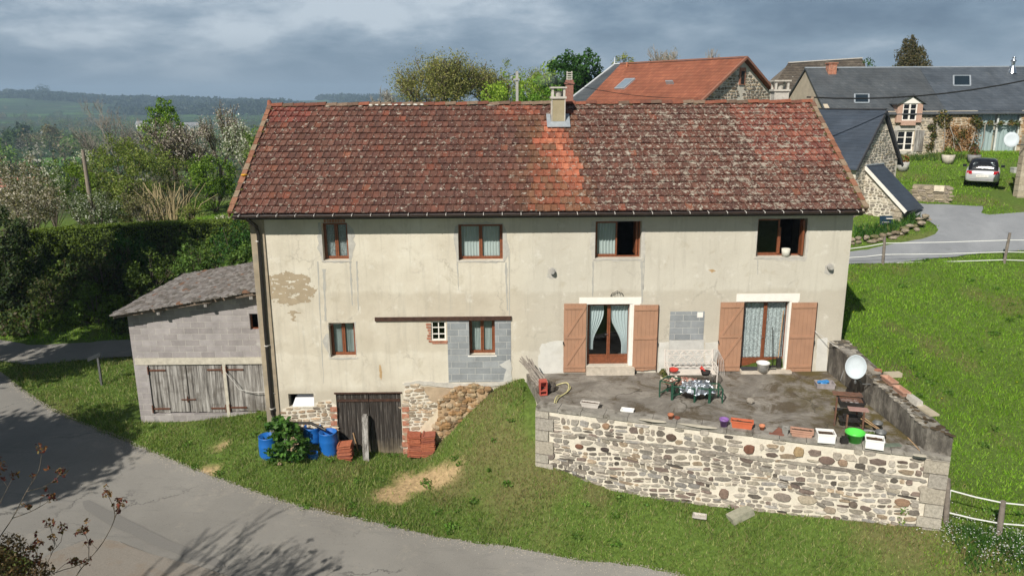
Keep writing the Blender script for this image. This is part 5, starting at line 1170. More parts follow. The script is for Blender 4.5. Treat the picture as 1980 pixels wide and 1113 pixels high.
p = atZ(1050, 762, TZ+.02); t = Thing('letter_box', 'red metal box with open front beside the driftwood', 'box', p); mb = MB(); mb.box(-.11, -.1, .0, .11, .12, .03); mb.box(-.11, -.1, .03, -.085, .12, .44); mb.box(.085, -.1, .03, .11, .12, .44); mb.box(-.085, .09, .03, .085, .12, .44); mb.box(-.085, -.1, .40, .085, .09, .44); mb.box(-.085, -.1, .12, .085, .09, .15); t.part('box', xf(mb, p, .15), plain('red_paint', (.42, .09, .065), .6, .15, 7))
p = atZ(1083, 760, TZ+.02); mb = MB(); c = [(1072, 778), (1078, 768), (1094, 757), (1100, 748), (1092, 741), (1078, 741), (1070, 744)]
P = smooth([tuple(atZ(a, b, TZ+.06)) for a, b in c], .05); mb.tube([(q[0], q[1], TZ+.06+.06*sin(i*.3)) for i, q in enumerate(P)], .018, 6); P2 = [(q[0]+.05, q[1]+.05, TZ+.04) for q in P[:-8]]; mb.tube(P2, .018, 6)
solo('garden_hose', mb, plain('yellow_hose', (.55, .50, .25), .5), 'pale yellow garden hose looped on the terrace', 'hose', p)
# green table frames
def frame(pA, pB, dep, h, t, nm):
    """open table frame from photo points of its two front feet"""
    a = atZ(*pA, TZ); b = atZ(*pB, TZ); d = (b-a); L = np.linalg.norm(d); d /= L; n = np.array((-d[1], d[0], 0)); mb = MB(); P = [a, b, b+n*dep, a+n*dep]; top = (0, 0, h)
    for q in P: 
        m_ = MB(); m_.bar(q, q+top, .035, .035); t.part('leg', m_, greenm)
    m_ = MB()
    for i in range(4): m_.bar(P[i]+top, P[(i+1) % 4]+top, .03, .03)
    for i in (1, 3): m_.bar(P[i]+(0, 0, .12), P[(i+1) % 4]+(0, 0, .12), .02)
    t.part('rail', m_, greenm)
    m_ = MB(); m_.bar(P[0]+(0, 0, .12), P[2]+(0, 0, h*.7), .02); t.part('brace', m_, greenm); return P
t = Thing('folding_table', 'dark green metal frame holding red bowls, in front of the white bench', 'table frame', atZ(1300, 770, TZ)); PT = frame((1275, 767), (1298, 773), .5, .50, t, '')
P_ = frame((1300, 773), (1342, 778), .45, .42, t, ''); 
t2 = Thing('folding_table', 'dark green metal table frame under the crumpled foil', 'table frame', atZ(1370, 778, TZ), 'green table frames'); t.o['group'] = 'green table frames'
frame((1344, 776), (1370, 779), .5, .42, t2, ''); frame((1372, 779), (1396, 779), .45, .42, t2, '')
ft = atZ(1350, 742, TZ+.45); t = Thing('foil_sheet', 'crumpled silver foil sheet heaped on the green table frame', 'foil', ft); mb = MB(); r_ = random.Random(5); n = 22
for j in range(n+1):
    for i in range(n+1):
        u, v = i/n-.5, j/n-.5; ed = max(abs(u), abs(v)); mb.v.append((ft[0]+u*.95+r_.uniform(-.03, .03), ft[1]+v*.62+r_.uniform(-.03, .03), ft[2]+.10*cos(u*5)*cos(v*4)+r_.uniform(-.03, .03)-(.16 if ed > .42 else 0)))
for j in range(n):
    for i in range(n): mb.f += [(j*(n+1)+i, j*(n+1)+i+1, (j+1)*(n+1)+i+1), (j*(n+1)+i, (j+1)*(n+1)+i+1, (j+1)*(n+1)+i)]; mb.c += [(1, 1, 1)]*2; mb.sm += [False]*2
t.part('sheet', mb, plain('foil', (.50, .53, .57), .42, .05, 5, .5, 1.0))
def basin(name, label, px, py, z, r, h, mat, tilt=0):
    p = atZ(px, py, z); mb = MB(); mb.lathe((0, 0, 0), [(0, .0), (r*.7, .0), (r, h), (r*.93, h), (r*.62, .02), (0, .02)], 16)
    if tilt: c_, s_ = cos(tilt), sin(tilt); mb.v = [(x*c_+z_*s_, y, -x*s_+z_*c_) for x, y, z_ in mb.v]
    return solo(name, xf(mb, p), mat, label, 'bowl', p)
basin('bowl', 'flat red bowl on the left end of the green frame', 1302, 717, TZ+.52, .16, .07, redpl); basin('bowl', 'red bowl tipped on its side behind the foil', 1356, 716, TZ+.50, .12, .10, redpl, .9)
basin('cooking_pot', 'dark pan standing behind the crumpled foil', 1364, 724, TZ+.45, .15, .12, blackm)
# dried flowers and debris on the frame
mb = MB(); r_ = random.Random(12); c0 = atZ(1318, 735, TZ+.42)
for k in range(70): s = r_.uniform(.02, .055); lump(mb, (c0[0]+r_.gauss(0, .22), c0[1]+r_.gauss(0, .1), c0[2]+r_.uniform(-.03, .06)), (s, s, s*.8), seed=k, col=r_.choice([(.42, .24, .19), (.55, .38, .32), (.30, .14, .11), (.6, .55, .48), (.20, .10, .07)]), n=6, m_=4)
mb.box(c0[0]-.5, c0[1]-.2, c0[2]-.06, c0[0]+.45, c0[1]+.2, c0[2]-.04, (.25, .15, .1)); solo('dried_bulbs', mb, cob, 'tray of dried bulbs and pinkish pods on the green frame', 'tray', tuple(c0))
# white wrought iron bench
p = atZ(1333, 745, TZ); t = Thing('iron_bench', 'white wrought iron garden bench with scrolled back against the wall', 'bench', p); wi = plain('white_iron', (.66, .60, .54), .6, .12, 6)
xa, xb = atZ(1286, 742, TZ)[0], atZ(1379, 742, TZ)[0]; yb = p[1]+.25; yf = yb-.5; ww = xb-xa; mb = MB()
for x in (xa, xb):
    m_ = MB(); m_.tube([(x, yb, TZ), (x, yb+.02, TZ+.45), (x, yb+.10, TZ+1.0)], .02, 6); m_.tube([(x, yb+.10, TZ+1.0), (x, yb+.07, TZ+1.06)], [.035, .01], 6); t.part('leg', m_, wi); m_ = MB(); m_.tube([(x, yf, TZ), (x, yf, TZ+.66)], .018, 6); m_.tube([(x, yf, TZ+.66), (x, (yf+yb)/2, TZ+.70), (x, yb+.04, TZ+.66)], .018, 6); t.part('leg', m_, wi)
    for q in range(4): m_ = MB(); yy_ = yf+.08+q*.1; m_.tube([(x, yy_+.05*cos(a), TZ+.55+.07*sin(a)) for a in np.linspace(0, 6.28, 9)], .008, 5, cap=False); t.part('arm_scroll', m_, wi)
m_ = MB()
for zz_ in (.48, .86, 1.0): m_.tube([(xa, yb+.05+.1*(zz_-.45), TZ+zz_), (xb, yb+.05+.1*(zz_-.45), TZ+zz_)], .012, 6)
for row, (zc, rr) in enumerate(((.58, .085), (.75, .085), (.93, .055))):
    k = int(ww/(rr*1.9))
    for i in range(k):
        xc = xa+ww*(i+.5)/k; yy_ = yb+.05+.1*(zc-.45); m_.tube([(xc+rr*(1-.35*a/9)*cos(a*(1 if i % 2 else -1)+row), yy_, TZ+zc+rr*(1-.35*a/9)*sin(a)) for a in np.linspace(0, 8, 15)], .0075, 4, cap=False)
t.part('scrolled_back', m_, wi); m_ = MB()
for i in range(6): m_.bar((xa, yf+.05+i*.085, TZ+.43), (xb, yf+.05+i*.085, TZ+.43), .05, .012)
t.part('seat', m_, wi)
# plants in a pale pot at the bench foot
bx = atZ(1285, 740, TZ); tp = Thing('potted_plant', 'small potted plant at left foot of the white bench', 'plant', bx); mb = MB(); mb.lathe(bx, [(0, 0), (.10, 0), (.14, .2), (.12, .2), (0, .15)], 14); tp.part('pot', mb, plain('cream_pot', (.45, .40, .30), .9, .15, 6)); V, F, C = leaves([bx+np.array((0, 0, .32))], .17, 160, .09, [(.12, .15, .04), (.20, .18, .07)], 3); fastmesh('foliage', V, F, LEAF, col=C, parent=tp.o, org=bx)
# hoop/wire tomato cage left of second door
c = atZ(1390, 726, TZ); mb = MB()
for k in range(9): a = k/8*pi; mb.tube([(c[0]-.28+.07*k*.8, c[1]+.08*sin(a), TZ), (c[0]-.25+.05*k, c[1]+.12, TZ+.45), (c[0]-.12+.012*k, c[1]+.2, TZ+.80)], .007, 4)
solo('netting', mb, MATS['pale_rope'], 'bundle of pale netting hung between bench and right hand shutter', 'netting', tuple(c))
c = atZ(1450, 780, TZ); mb = MB(); lump(mb, (c[0], c[1], TZ+.09), (.11, .11, .11), seed=4, n=9, m_=6, rough=.15); solo('stone_block', mb, plain('dusty_stone', (.28, .25, .21), .95, .2, 6), 'lone rough stone lying in the middle of the terrace', 'stone', tuple(c))
c = atZ(1594, 748, TZ); t = Thing('crate', 'grey plastic crate with blue bags inside by the parapet', 'crate', c); t.part('box', xf(boxpot(.52, .34, .16, taper=.95), c, -.12), plain('grey_crate', (.30, .27, .27), .6)); mb = MB()
for k, (dx, dy) in enumerate(((-.12, .05), (.06, .08), (-.05, -.06))): lump(mb, (c[0]+dx, c[1]+dy, TZ+.15), (.10, .08, .06), seed=k, n=9, m_=6)
t.part('blue_bags', mb, plain('blue_bag', (.05, .22, .50), .4))
# white tub, mat, broom in the right-hand doorway
q = OPEN['d2']; c = np.array((atY(1475, 712, -.18)[0], -.18, q[1]-.0)); t = Thing('bucket', 'white bucket with faded lettering on the doorstep', 'bucket', c); mb = MB(); mb.lathe(c, [(0, 0), (.15, 0), (.19, .24), (.21, .25), (.21, .28), (.18, .28), (.13, .04), (0, .04)], 20); t.part('body', mb, whitepl)
fc = bpy.data.curves.new('lettering', 'FONT'); fc.body = 'ISSVI'; fc.size = .10; fc.extrude = .002; fo = bpy.data.objects.new('tmp', fc); COL.objects.link(fo)
bpy.context.view_layer.update(); me = bpy.data.meshes.new_from_object(fo.evaluated_get(bpy.context.evaluated_depsgraph_get())); bpy.data.objects.remove(fo); me.materials.clear(); me.materials.append(plain('faded_ink', (.25, .25, .24), .8))
fo = bpy.data.objects.new('lettering', me); COL.objects.link(fo); fo.parent = t.o; fo.location = (-.13, -.185, .07); fo.rotation_euler = (pi/2-.12, 0, 0)
mb = MB(); mb.box(q[0]+.03, -.12, q[1]+.002, q[0]+.62, .16, q[1]+.02); solo('door_mat', mb, plain('dark_mat', (.05, .05, .055), .95), 'dark rubber mat on the right hand doorstep', 'mat', (q[0]+.3, 0, q[1]))
t = Thing('broom', 'wooden broom with black head leaning in the right doorway', 'broom', (q[2]-.2, -.05, q[1])); a = atY(1503, 706, -.05); b = atY(1515, 600, .1); mb = MB(); mb.tube([a, b], .016, 6); t.part('handle', mb, plain('pale_wood', (.42, .27, .15), .6)); mb = MB(); mb.box(a[0]-.03, -.10, a[2]-.05, a[0]+.10, .0, a[2]+.25); t.part('head', mb, blackm)
a = atY(1493, 708, -.1); b = atY(1494, 632, .1); mb = MB(); mb.tube([a, b], .011, 5); mb.box(a[0]-.16, -.16, a[2]-.02, a[0]+.1, -.12, a[2]+.05); solo('rake', mb, blackm, 'dark thin rake standing in front of the lace curtain', 'rake', tuple(a))
q = OPEN['w4']; c = np.array((atY(1519, 492, .08)[0], .08, q[1]+.0)); mb = MB(); mb.lathe(c, [(0, 0), (.11, 0), (.13, .24), (.12, .24), (.10, .03), (0, .03)], 18); solo('bucket', mb, plain('cream_plastic', (.62, .60, .52), .5), 'cream bucket on the sill of the open right window', 'bucket', tuple(c))
# clothes line from shutter to parapet
a = atY(1576, 640, -.08); b = np.array((atY(1655, 690, -1.0)[0], -1.0, atY(1655, 690, -1.0)[2])); mb = MB(); mb.tube([a, (a+b)/2-(0, 0, .06), b], .010, 5); solo('washing_line', mb, MATS['pale_rope'], 'pale washing line from right shutter to the parapet', 'washing line', tuple(a))
# satellite dish on the parapet
dc = atY(1655, 709, -3.0); t = Thing('satellite_dish', 'white oval satellite dish on an arm above the terrace parapet', 'satellite dish', dc); nrm = np.array((-.38, -.88, .30)); nrm /= np.linalg.norm(nrm); uu = np.cross((0, 0, 1), nrm); uu /= np.linalg.norm(uu); vv_ = np.cross(nrm, uu); mb = MB(); n = 28; rings = [(0, -.07), (.14, -.058), (.24, -.035), (.255, -.008), (.27, .0), (.275, -.012), (.25, -.03), (.15, -.08), (0, -.09)]
P = [dc+uu*(rr*cos(2*pi*k/n))+vv_*(rr*1.22*sin(2*pi*k/n))+nrm*h for rr, h in rings for k in range(n)]
mb.add(P, [(i*n+k, i*n+(k+1) % n, (i+1)*n+(k+1) % n, (i+1)*n+k) for i in range(len(rings)-1) for k in range(n)], smooth=True); t.part('reflector', mb, plain('dish_white', (.50, .55, .58), .55, .06, 4, .3), fixn=True)
mb = MB(); w = I0*(1-.38)+I1*.38; w = np.array((atY(1690, 742, -2.75)[0]+.12, -2.75, atY(1690, 742, -2.75)[2])); mb.tube([dc-nrm*.09, dc-nrm*.2-(0, 0, .25), (w[0]-.45, w[1], w[2]), w], .022, 8); t.part('mount', mb, galv)
mb = MB(); e = dc+nrm*.42-vv_*.42; mb.tube([dc-vv_*.38, e], .012, 6); mb.tube([dc-vv_*.15-uu*.3, dc-vv_*.42-uu*.36+nrm*.1], .008, 5); mb.tube([e, e-nrm*.08+vv_*.05], .03, 8); t.part('receiver_arm', mb, galv)
# barbecue
bp_ = atZ(1640, 838, TZ); t = Thing('barbecue', 'rusty black barbecue on tall legs by the parapet', 'barbecue', bp_); hb = .80
for (px, py, zt) in ((1613, 822, .80), (1634, 848, .66), (1666, 842, .66), (1655, 812, .80)):
    a = atZ(px, py, TZ); mb = MB(); mb.bar(a, a+(0, 0, zt), .035, .035); t.part('leg', mb, rustm)
a = atZ(1640, 826, TZ); mb = MB(); rt_ = -.25; m_ = boxpot(.62, .42, .16, taper=.9); m_.v = [(x, y, z+.62) for x, y, z in m_.v]; t.part('fire_box', xf(m_, a, rt_), blackm); mb = MB(); mb.box(-.42, .12, .83, .30, .38, .85); t.part('side_shelf', xf(mb, a, rt_), rustm); mb = MB(); mb.box(-.12, -.48, .66, .36, -.22, .68); t.part('front_shelf', xf(mb, a, rt_), plain('pale_shelf', (.36, .22, .19), .8, .2, 8))
mb = MB(); r_ = random.Random(6)
for k in range(14): lump(mb, (r_.uniform(-.2, .2), r_.uniform(-.12, .12), .74), (.05, .05, .04), seed=k, n=7, m_=4)
t.part('ash', xf(mb, a, rt_), plain('ash_grey', (.42, .42, .43), .9)); mb = MB()
for k in range(9): mb.bar((-.27, -.16+.04*k, .785), (.27, -.16+.04*k, .785), .008)
t.part('grill', xf(mb, a, rt_), rustm); mb = MB(); mb.box(-.25, -.15, .22, .25, .18, .25); mb.box(-.15, -.1, .25, .2, .12, .34); t.part('lower_shelf', xf(mb, a, rt_), blackm)
pot('metal_bucket', 'grey metal bucket standing further back against the parapet', 'bucket', 1696, 836, .12, .26, galv, z=TZ, group='metal buckets by the parapet'); pot('metal_bucket', 'grey metal bucket right behind the white foam box', 'bucket', 1702, 855, .125, .27, galv, z=TZ, group='metal buckets by the parapet')
c = atZ(1682, 845, TZ); t = Thing('basin', 'dark basin with green sprouts beside the metal buckets', 'basin', c); mb = MB(); mb.lathe(c, [(0, 0), (.16, 0), (.24, .12), (.22, .12), (.15, .03), (0, .03)], 18); t.part('bowl', mb, greypl); V, F, C = leaves([c+np.array((0, 0, .09))], np.array([[.17, .15, .03]]), 120, .06, [(.16, .24, .05), (.20, .28, .06)], 6); fastmesh('foliage', V, F, LEAF, col=C, parent=t.o, org=c)
mb = MB(); a = atZ(1668, 805, TZ+.5); b = atZ(1700, 828, TZ+.2); mb.bar(a, b, .03, .02); mb.bar(a+(-.04, 0, -.05), b+(-.05, 0, 0), .025, .02); solo('stick', mb, MATS['pale_wood'], 'pair of pale sticks leaning beside the barbecue', 'sticks', tuple(a))
mb = MB(); a = atZ(1755, 845, TZ+.3); b = atZ(1780, 872, TZ); mb.tube([a, b], .01, 5); solo('stick', mb, MATS['pale_wood'], 'thin pale stick leaning in the far right terrace corner', 'stick', tuple(a))
mb = MB(); a = atZ(1705, 862, TZ+.03); mb.obox(a+np.array((.2, .05, 0)), (.3, .02, 0), (0, .08, 0), (0, 0, .012)); solo('slate_board', mb, plain('dull_green', (.14, .17, .13), .8), 'dull green board lying behind the right foam box', 'board', tuple(a))
# things on the parapet top
def ontop(t, w=.5): p = (I0*(1-t)+I1*t)*(1-w)+(O0*(1-t)+O1*t)*w; return np.array((p[0], p[1], ZP0+(ZP1-ZP0)*t+.012))
pd = I1-I0; pr_ = atan2(pd[1], pd[0])
for k, (px, py, L_, lab, mt) in enumerate([(1719, 740, .56, 'pinkish trough on parapet top nearest the brick', palet), (1742, 760, .56, 'pinkish trough in the middle of the parapet top', palet), (1768, 778, .50, 'grey upturned trough on the parapet top', cst)]):
    d = ray(px, py); n_ = np.array((0, -(ZP1-ZP0)/(I1[1]-I0[1]), 1.)); q0 = ontop(0); tt = ((q0-CAM)@n_)/(d@n_); P = CAM+d*tt
    m_ = boxpot(L_, .2, .13) if k < 2 else boxpot(L_, .2, .13, taper=1.1)
    if k == 2: m_ = MB(); m_.prism([(-L_/2, -.10, 0), (-L_/2, .10, 0), (-L_/2, .07, .14), (-L_/2, -.07, .14)], (L_, 0, 0))
    solo('flower_trough', xf(m_, P, pr_), mt, lab, 'planter', P, fixn=(k == 2))
d = ray(1713, 727); P = CAM+d*(((ontop(0)-CAM)@n_)/(d@n_)); mb = MB(); mb.box(-.05, -.12, 0, .40, .06, .12); solo('cut_stone', xf(mb, P, .05), plain('sand_stone', (.44, .38, .28), .95, .12, 5), 'sandy cut stone lying across the parapet top', 'stone', P)
d = ray(1698, 720); P = CAM+d*(((ontop(0)-CAM)@n_)/(d@n_)); mb = MB(); mb.box(-.09, -.06, 0, .08, .07, .10); solo('brick', xf(mb, P, .4), brk, 'orange brick on the parapet top beside the cut stone', 'brick', P)
for k, (px, py, lab) in enumerate([(1684, 716, 'flat grey slab on parapet top above the dish'), (1640, 682, 'flat grey slab on the parapet top nearest the house'), (1792, 795, 'pale flat slab near outer end of the parapet')]):
    d = ray(px, py); P = CAM+d*(((ontop(0)-CAM)@n_)/(d@n_)); mb = MB(); mb.box(-.32, -.12, 0, .3, .14, .05); solo('stone_slab', xf(mb, P, pr_+.03*k), [MATS['dusty_stone'], ledge, MATS['sand_stone']][k], lab, 'slab', P)
# ================================================================== yard below
def on_ground(px, py): return gp(px, py)
blue = plain('blue_plastic', (.012, .12, .42), .4, .12, 3, .5, dirt=((.02, .10, .28), .4))
def barrel(label, x, y, r, h, grp='blue barrels by the wall', z=None):
    z = H(x, y)-.02 if z is None else z; t = Thing('water_barrel', label, 'barrel', (x, y, z), grp); mb = MB(); c = (x, y, z)
    mb.lathe(c, [(0, .02), (r*.86, .0), (r*.93, .04), (r, h*.25), (r*1.015, h*.28), (r*1.0, h*.31), (r, h*.66), (r*1.015, h*.69), (r, h*.72), (r*.95, h*.95), (r*.97, h*.965), (r*.97, h), (r*.91, h), (r*.9, h*.55), (0, h*.54)], 28); t.part('body', mb, blue)
    mb = MB(); mb.lathe(c, [(0, h*.60), (r*.9, h*.60)], 24); t.part('water', mb, plain('dark_water', (.01, .015, .02), .1, .1, 3, .6)); return t
b0 = atZ(522, 893, .28); barrel('tall blue plastic barrel left of the hydrangea bush', b0[0], b0[1], .29, .95, z=.22)
b1 = atZ(636, 888, .08); barrel('bright blue barrel right of the bush beside the tile stack', b1[0], b1[1]+.1, .29, .95, z=.05)
b2 = atZ(602, 884, .15); barrel('blue barrel half hidden behind the hydrangea bush', b2[0], b2[1]+.35, .28, .95, z=.12)
b3 = atZ(606, 897, .1); barrel('low blue tub in front of the barrels', b3[0], b3[1], .17, .42, z=.08)
hyc = atZ(560, 890, .3); hyc = np.array((hyc[0]-.05, hyc[1]-.05, .3))
HYG = [(.035, .10, .018), (.055, .14, .022), (.08, .18, .03), (.10, .20, .04)]
t = bush('hydrangea', 'leafy green hydrangea bush in front of the blue barrels', 'bush', [hyc+np.array((0, 0, .75)), hyc+np.array((-.15, .1, 1.05)), hyc+np.array((.22, -.05, .45)), hyc+np.array((-.3, -.05, .45))], [.55, .42, .5, .45], 1900, .15, HYG, 21, mat=PALEBARK)
mb = MB()
for dx, dz in ((.42, .78), (.30, .62), (.35, .95), (-.1, .15)):
    for k in range(14): lump(mb, (hyc[0]+dx+random.gauss(0, .04), hyc[1]-.45+random.gauss(0, .03), hyc[2]+dz+random.gauss(0, .03)), (.022, .022, .02), seed=k, n=5, m_=3)
t.part('dry_flower_head', mb, plain('dry_petals', (.40, .29, .19), .9))
tilec = attrmat('stacked_clay', .85, .25, 12, .6)
def tstack(label, px, py, w, dpt, h, seed, z, cols=1):
    c = atZ(px, py, z); r = random.Random(seed); t = Thing('tile_stack', label, 'tile stack', (c[0], c[1], z), 'stacks of clay roof tiles'); mb = MB(); 
    for k in range(cols):
        zz_ = z; 
        while zz_ < z+h+(.06 if k else 0)*r.random():
            th = r.uniform(.022, .034); o = r.uniform(-.025, .025); a = r.uniform(-.06, .06); cc = r.choice([(.40, .13, .07), (.34, .105, .06), (.46, .16, .09), (.30, .10, .065)]); xx = c[0]+(k-(cols-1)/2)*w*1.03+o; sl = (k*2-1)*.02 if cols > 1 else .02
            mb.obox((xx, c[1]+dpt/2+r.uniform(-.02, .02), zz_+th/2), (cos(a)*w/2, sin(a)*w/2, sl), (-sin(a)*dpt/2, cos(a)*dpt/2, 0), (0, 0, th/2-.004), cc); mb.obox((xx-w/2+.03, c[1]+dpt/2, zz_+th/2+.008), (.02, 0, 0), (0, dpt/2, 0), (0, 0, th/2-.002), cc); zz_ += th+.004
    t.part('tiles', mb, tilec); return t
tstack('single stack of orange clay tiles left of the leaning post', 667, 897, .43, .42, .62, 1, .0); tstack('double stack of orange clay tiles right of the barn doors', 815, 884, .42, .40, .70, 2, .08, 2)
p0 = atZ(708, 890, -.02); top = atY(706, 803, p0[1]+.25); mb = MB(); mb.bar(p0, top, .19, .13); mb.bar(top, top+(0, .01, .05), .12, .1); solo('wooden_post', mb, SILV, 'weathered grey timber post leaning against barn door', 'post', p0)
p1 = atZ(694, 880, .0); t1 = atY(683, 836, p1[1]+.1); mb = MB(); mb.bar(p1, t1, .03, .03); solo('stick', mb, MATS['pale_wood'], 'thin pale stick beside the single tile stack', 'stick', p1)
# small tray and stone in the grass
c = gp(1352, 1000); planter('tray', 'shallow grey framed tray lying in the grass before the terrace wall', 'tray', 1352, 1003, .34, .22, .06, MATS['pale_grey_plastic'], z=c[2]+.06, rot=-.3, soil=False)
c = gp(1431, 1002); mb = MB(); mb.obox(c+(0, 0, .12), (.30, .10, .09), (-.05, .14, 0), (-.03, 0, .09)); solo('stone_block', mb, plain('lichen_stone', (.30, .29, .22), .95, .25, 8), 'long lichen covered stone leaning in the grass at the wall foot', 'stone', c)
# climbing weed on the wall
c = gp(1742, 1012); V, F, C = leaves([c+np.array((0, -.05, .15)), c+np.array((0, -.05, .4)), c+np.array((.02, -.02, .62))], .11, 130, .07, [(.12, .22, .04), (.2, .28, .06)], 9); o = fastmesh('wall_weed', V, F, LEAF, col=C, org=c); o.location = c; tag(o, 'small green weed growing up the foot of the terrace wall', 'weed')
# ================================================================== neighbouring buildings
def proj(P):
    v = np.asarray(P, float)-CAM; d = v@_F; return 990+FPX*(v@_R)/d, 556.5-FPX*(v@_U)/d
def along(P0, dr, px, lo=-40, hi=60):
    """distance along dr from P0 at which the point stands in photo column px"""
    P0 = np.array(P0, float); dr = np.array(dr, float); f = lambda k: proj(P0+dr*k)[0]-px
    a, b = lo, hi; fa = f(a)
    for _ in range(60):
        m_ = (a+b)/2; fm = f(m_)
        if (fm > 0) == (fa > 0): a, fa = m_, fm
        else: b = m_
    return (a+b)/2
def zat(P, py): return atY(proj(P)[0], py, P[1])[2]
def slate_mat(name, a, b, patch=.35, sc=.25):
    m, g = material(name); oc = g.coord()
    vt = g.n('ShaderNodeTexBrick', {'offset': .5}, Scale=1.0, Mortar__Size=.006, Mortar__Smooth=.2, Brick__Width=.22, Row__Height=.16, Bias=0.0)
    s_ = g.n('ShaderNodeSeparateXYZ', None, Vector=oc); g.L.new(g.n('ShaderNodeCombineXYZ', None, X=g.math('ADD', s_.outputs[0], s_.outputs[1]), Y=s_.outputs[2]).outputs[0], vt.inputs['Vector'])
    vt.inputs[1].default_value = (*a, 1); vt.inputs[2].default_value = (*b, 1); vt.inputs[3].default_value = (*(x*.5 for x in a), 1)
    c = g.mix(1.0, vt.outputs[0], g.ramp(g.noise(sc*3, 6, .7), [(.3, .75), (.7, 1.3)]), 'MULTIPLY')
    c = g.mix(g.ramp(g.noise(1.3, 7, .8), [(.6, 0), (.72, patch)]), c, (.24, .25, .24))
    pbr(g, c, .5, g.bump(vt.outputs['Fac'], -.3, .01), .4); return m
SLATE = slate_mat('slate', (.062, .070, .078), (.085, .092, .098)); SLATE2 = slate_mat('new_slate', (.040, .052, .072), (.050, .062, .082), .05); 
W1_ = np.array((.81, .59, 0)); W1_ /= np.linalg.norm(W1_); B1_ = np.array((-.59, .81, 0)); B1_ /= np.linalg.norm(B1_)
Cc = atZ(1742, 428, 5.4); zC = zat(Cc, 397); tg = along(Cc, B1_, 1665, 0, 12); G0 = Cc+B1_*tg; zG = zat(G0, 320); ws = along(Cc, W1_, 1771, 0, 8)
FACE1 = -B1_    # gable faces this way
t = Thing('stone_outhouse', 'small stone gabled outhouse with dark slate roof beside the farmhouse', 'outhouse', G0)
kA = along(G0, W1_, 1686, -5, 10); A = G0+W1_*kA; zA = zat(A, 212); kR = along(G0, W1_, 1724, -5, 12); Rf = G0+W1_*kR; zR = zat(Rf, 305); kL = 2*kA-kR; Lf = G0+W1_*kL
LR = 8.0; gz = 4.6
def z3(P, z): return np.array((P[0], P[1], z))
mb = MB(); mb.prism([z3(Lf, gz), z3(Rf, gz), z3(Rf, zR-.12), z3(A, zA-.14), z3(Lf, zR-.12)], B1_*LR); t.part('wall', mb, MORT, fixn=True)
gb = G0+W1_*kL; wid = kR-kL
def rubble(base, U, face, wd, hh, inside, seed, rh=(.10, .2), rw=(.16, .42), mort=.02, dep=.03, pal=GREY):
    m_ = MB(); stones(m_, base, U, (0, 0, 1), face, wd, hh, inside, rh, rw, mort, dep, pal, seed, .015); return m_
GREYL = [(.34, .30, .25), (.40, .36, .29), (.28, .25, .21), (.44, .39, .31), (.36, .30, .22), (.24, .21, .18)]
t.part('wall_stones', rubble(z3(gb, gz)+FACE1*.003, W1_, FACE1, wid, zA-gz, lambda u, v: 0.08 < u < wid-.08 and v < (zR-.3-gz)+(zA-zR)*(1-abs(u-wid/2)/(wid/2)), 31, pal=GREYL, mort=.03), STONE)
mb = MB(); ov = .16; dz = (zA-zR)/(wid/2)
def slope(P, Q, zP, zQ, dirn, L, th=.07): return [z3(P, zP), z3(Q, zQ), z3(Q+dirn*L, zQ), z3(P+dirn*L, zP)]
for s_, ft in ((1, Rf), (-1, Lf)):
    e = ft+W1_*s_*.25; q = slope(A+FACE1*ov, e+FACE1*ov, zA, zR-.25*dz, B1_, LR+ov*2); mb.prism(q, (0, 0, -.07))
t.part('roof', mb, SLATE2, fixn=True); mb = MB()
for s_, ft in ((1, Rf), (-1, Lf)): e = ft+W1_*s_*.25; mb.bar(z3(A+FACE1*(ov+.02), zA-.10), z3(e+FACE1*(ov+.02), zR-.25*dz-.10), .05, .14)
mb.bar(z3(A+FACE1*ov, zA+.02), z3(A+B1_*(LR+ov), zA+.02), .12, .05); t.part('verge_board', mb, plain('verge_wood', (.05, .05, .055), .6))
t = Thing('lean_to', 'low stone lean-to shed with steep dark slate roof and white edge board', 'shed', Cc)
Cr = Cc+W1_*ws; G1 = G0+W1_*ws; mb = MB()
mb.prism([z3(Cc, 4.6), z3(G0, 4.6), z3(G0, zG-.12), z3(Cc, zC-.12)], W1_*ws); t.part('wall', mb, MORT, fixn=True)
LT = np.linalg.norm((G0-Cc)[:2])
m_ = rubble(z3(G0, 4.7)-W1_*.003, -B1_, -W1_, LT, 4, lambda u, v: .05 < u < LT-.32 and v < zG-.35-4.7+(zC-zG)*u/LT, 33, (.09, .17), (.14, .36), .026, pal=GREYL)
stones(m_, z3(Cc, 4.7)+FACE1*.003, W1_, (0, 0, 1), FACE1, ws, 3, lambda u, v: .04 < u < ws-.05 and v < zC-.3-4.7, (.09, .17), (.14, .3), .012, .03, [(.22, .17, .13), (.17, .13, .10)], 35)
for k in range(5): m_.obox(z3(Cc, 4.9+k*.27)+B1_*.17-W1_*.012, B1_*(.13+.05*(k % 2)), W1_*.045, (0, 0, .12), (.40, .34, .26))
t.part('wall_stones', m_, STONE); mb = MB(); o_ = -W1_*.12; f_ = FACE1*.25; sl_ = (zG-zC)/LT
q = [z3(G0+o_, zG), z3(Cc+o_+f_, zC-.25*sl_), z3(Cr-o_+f_, zC-.25*sl_), z3(G1-o_, zG)]; mb.prism(q, (0, 0, -.05)); t.part('roof', mb, SLATE2, fixn=True)
mb = MB(); mb.bar(q[0]+(0, 0, -.07)-W1_*.02, q[1]+(0, 0, -.07)-W1_*.02, .03, .16); t.part('edge_board', mb, whitep); mb = MB(); mb.bar(q[0]+(0, 0, .02), q[3]+(0, 0, .02), .14, .06); t.part('flashing', mb, lead)
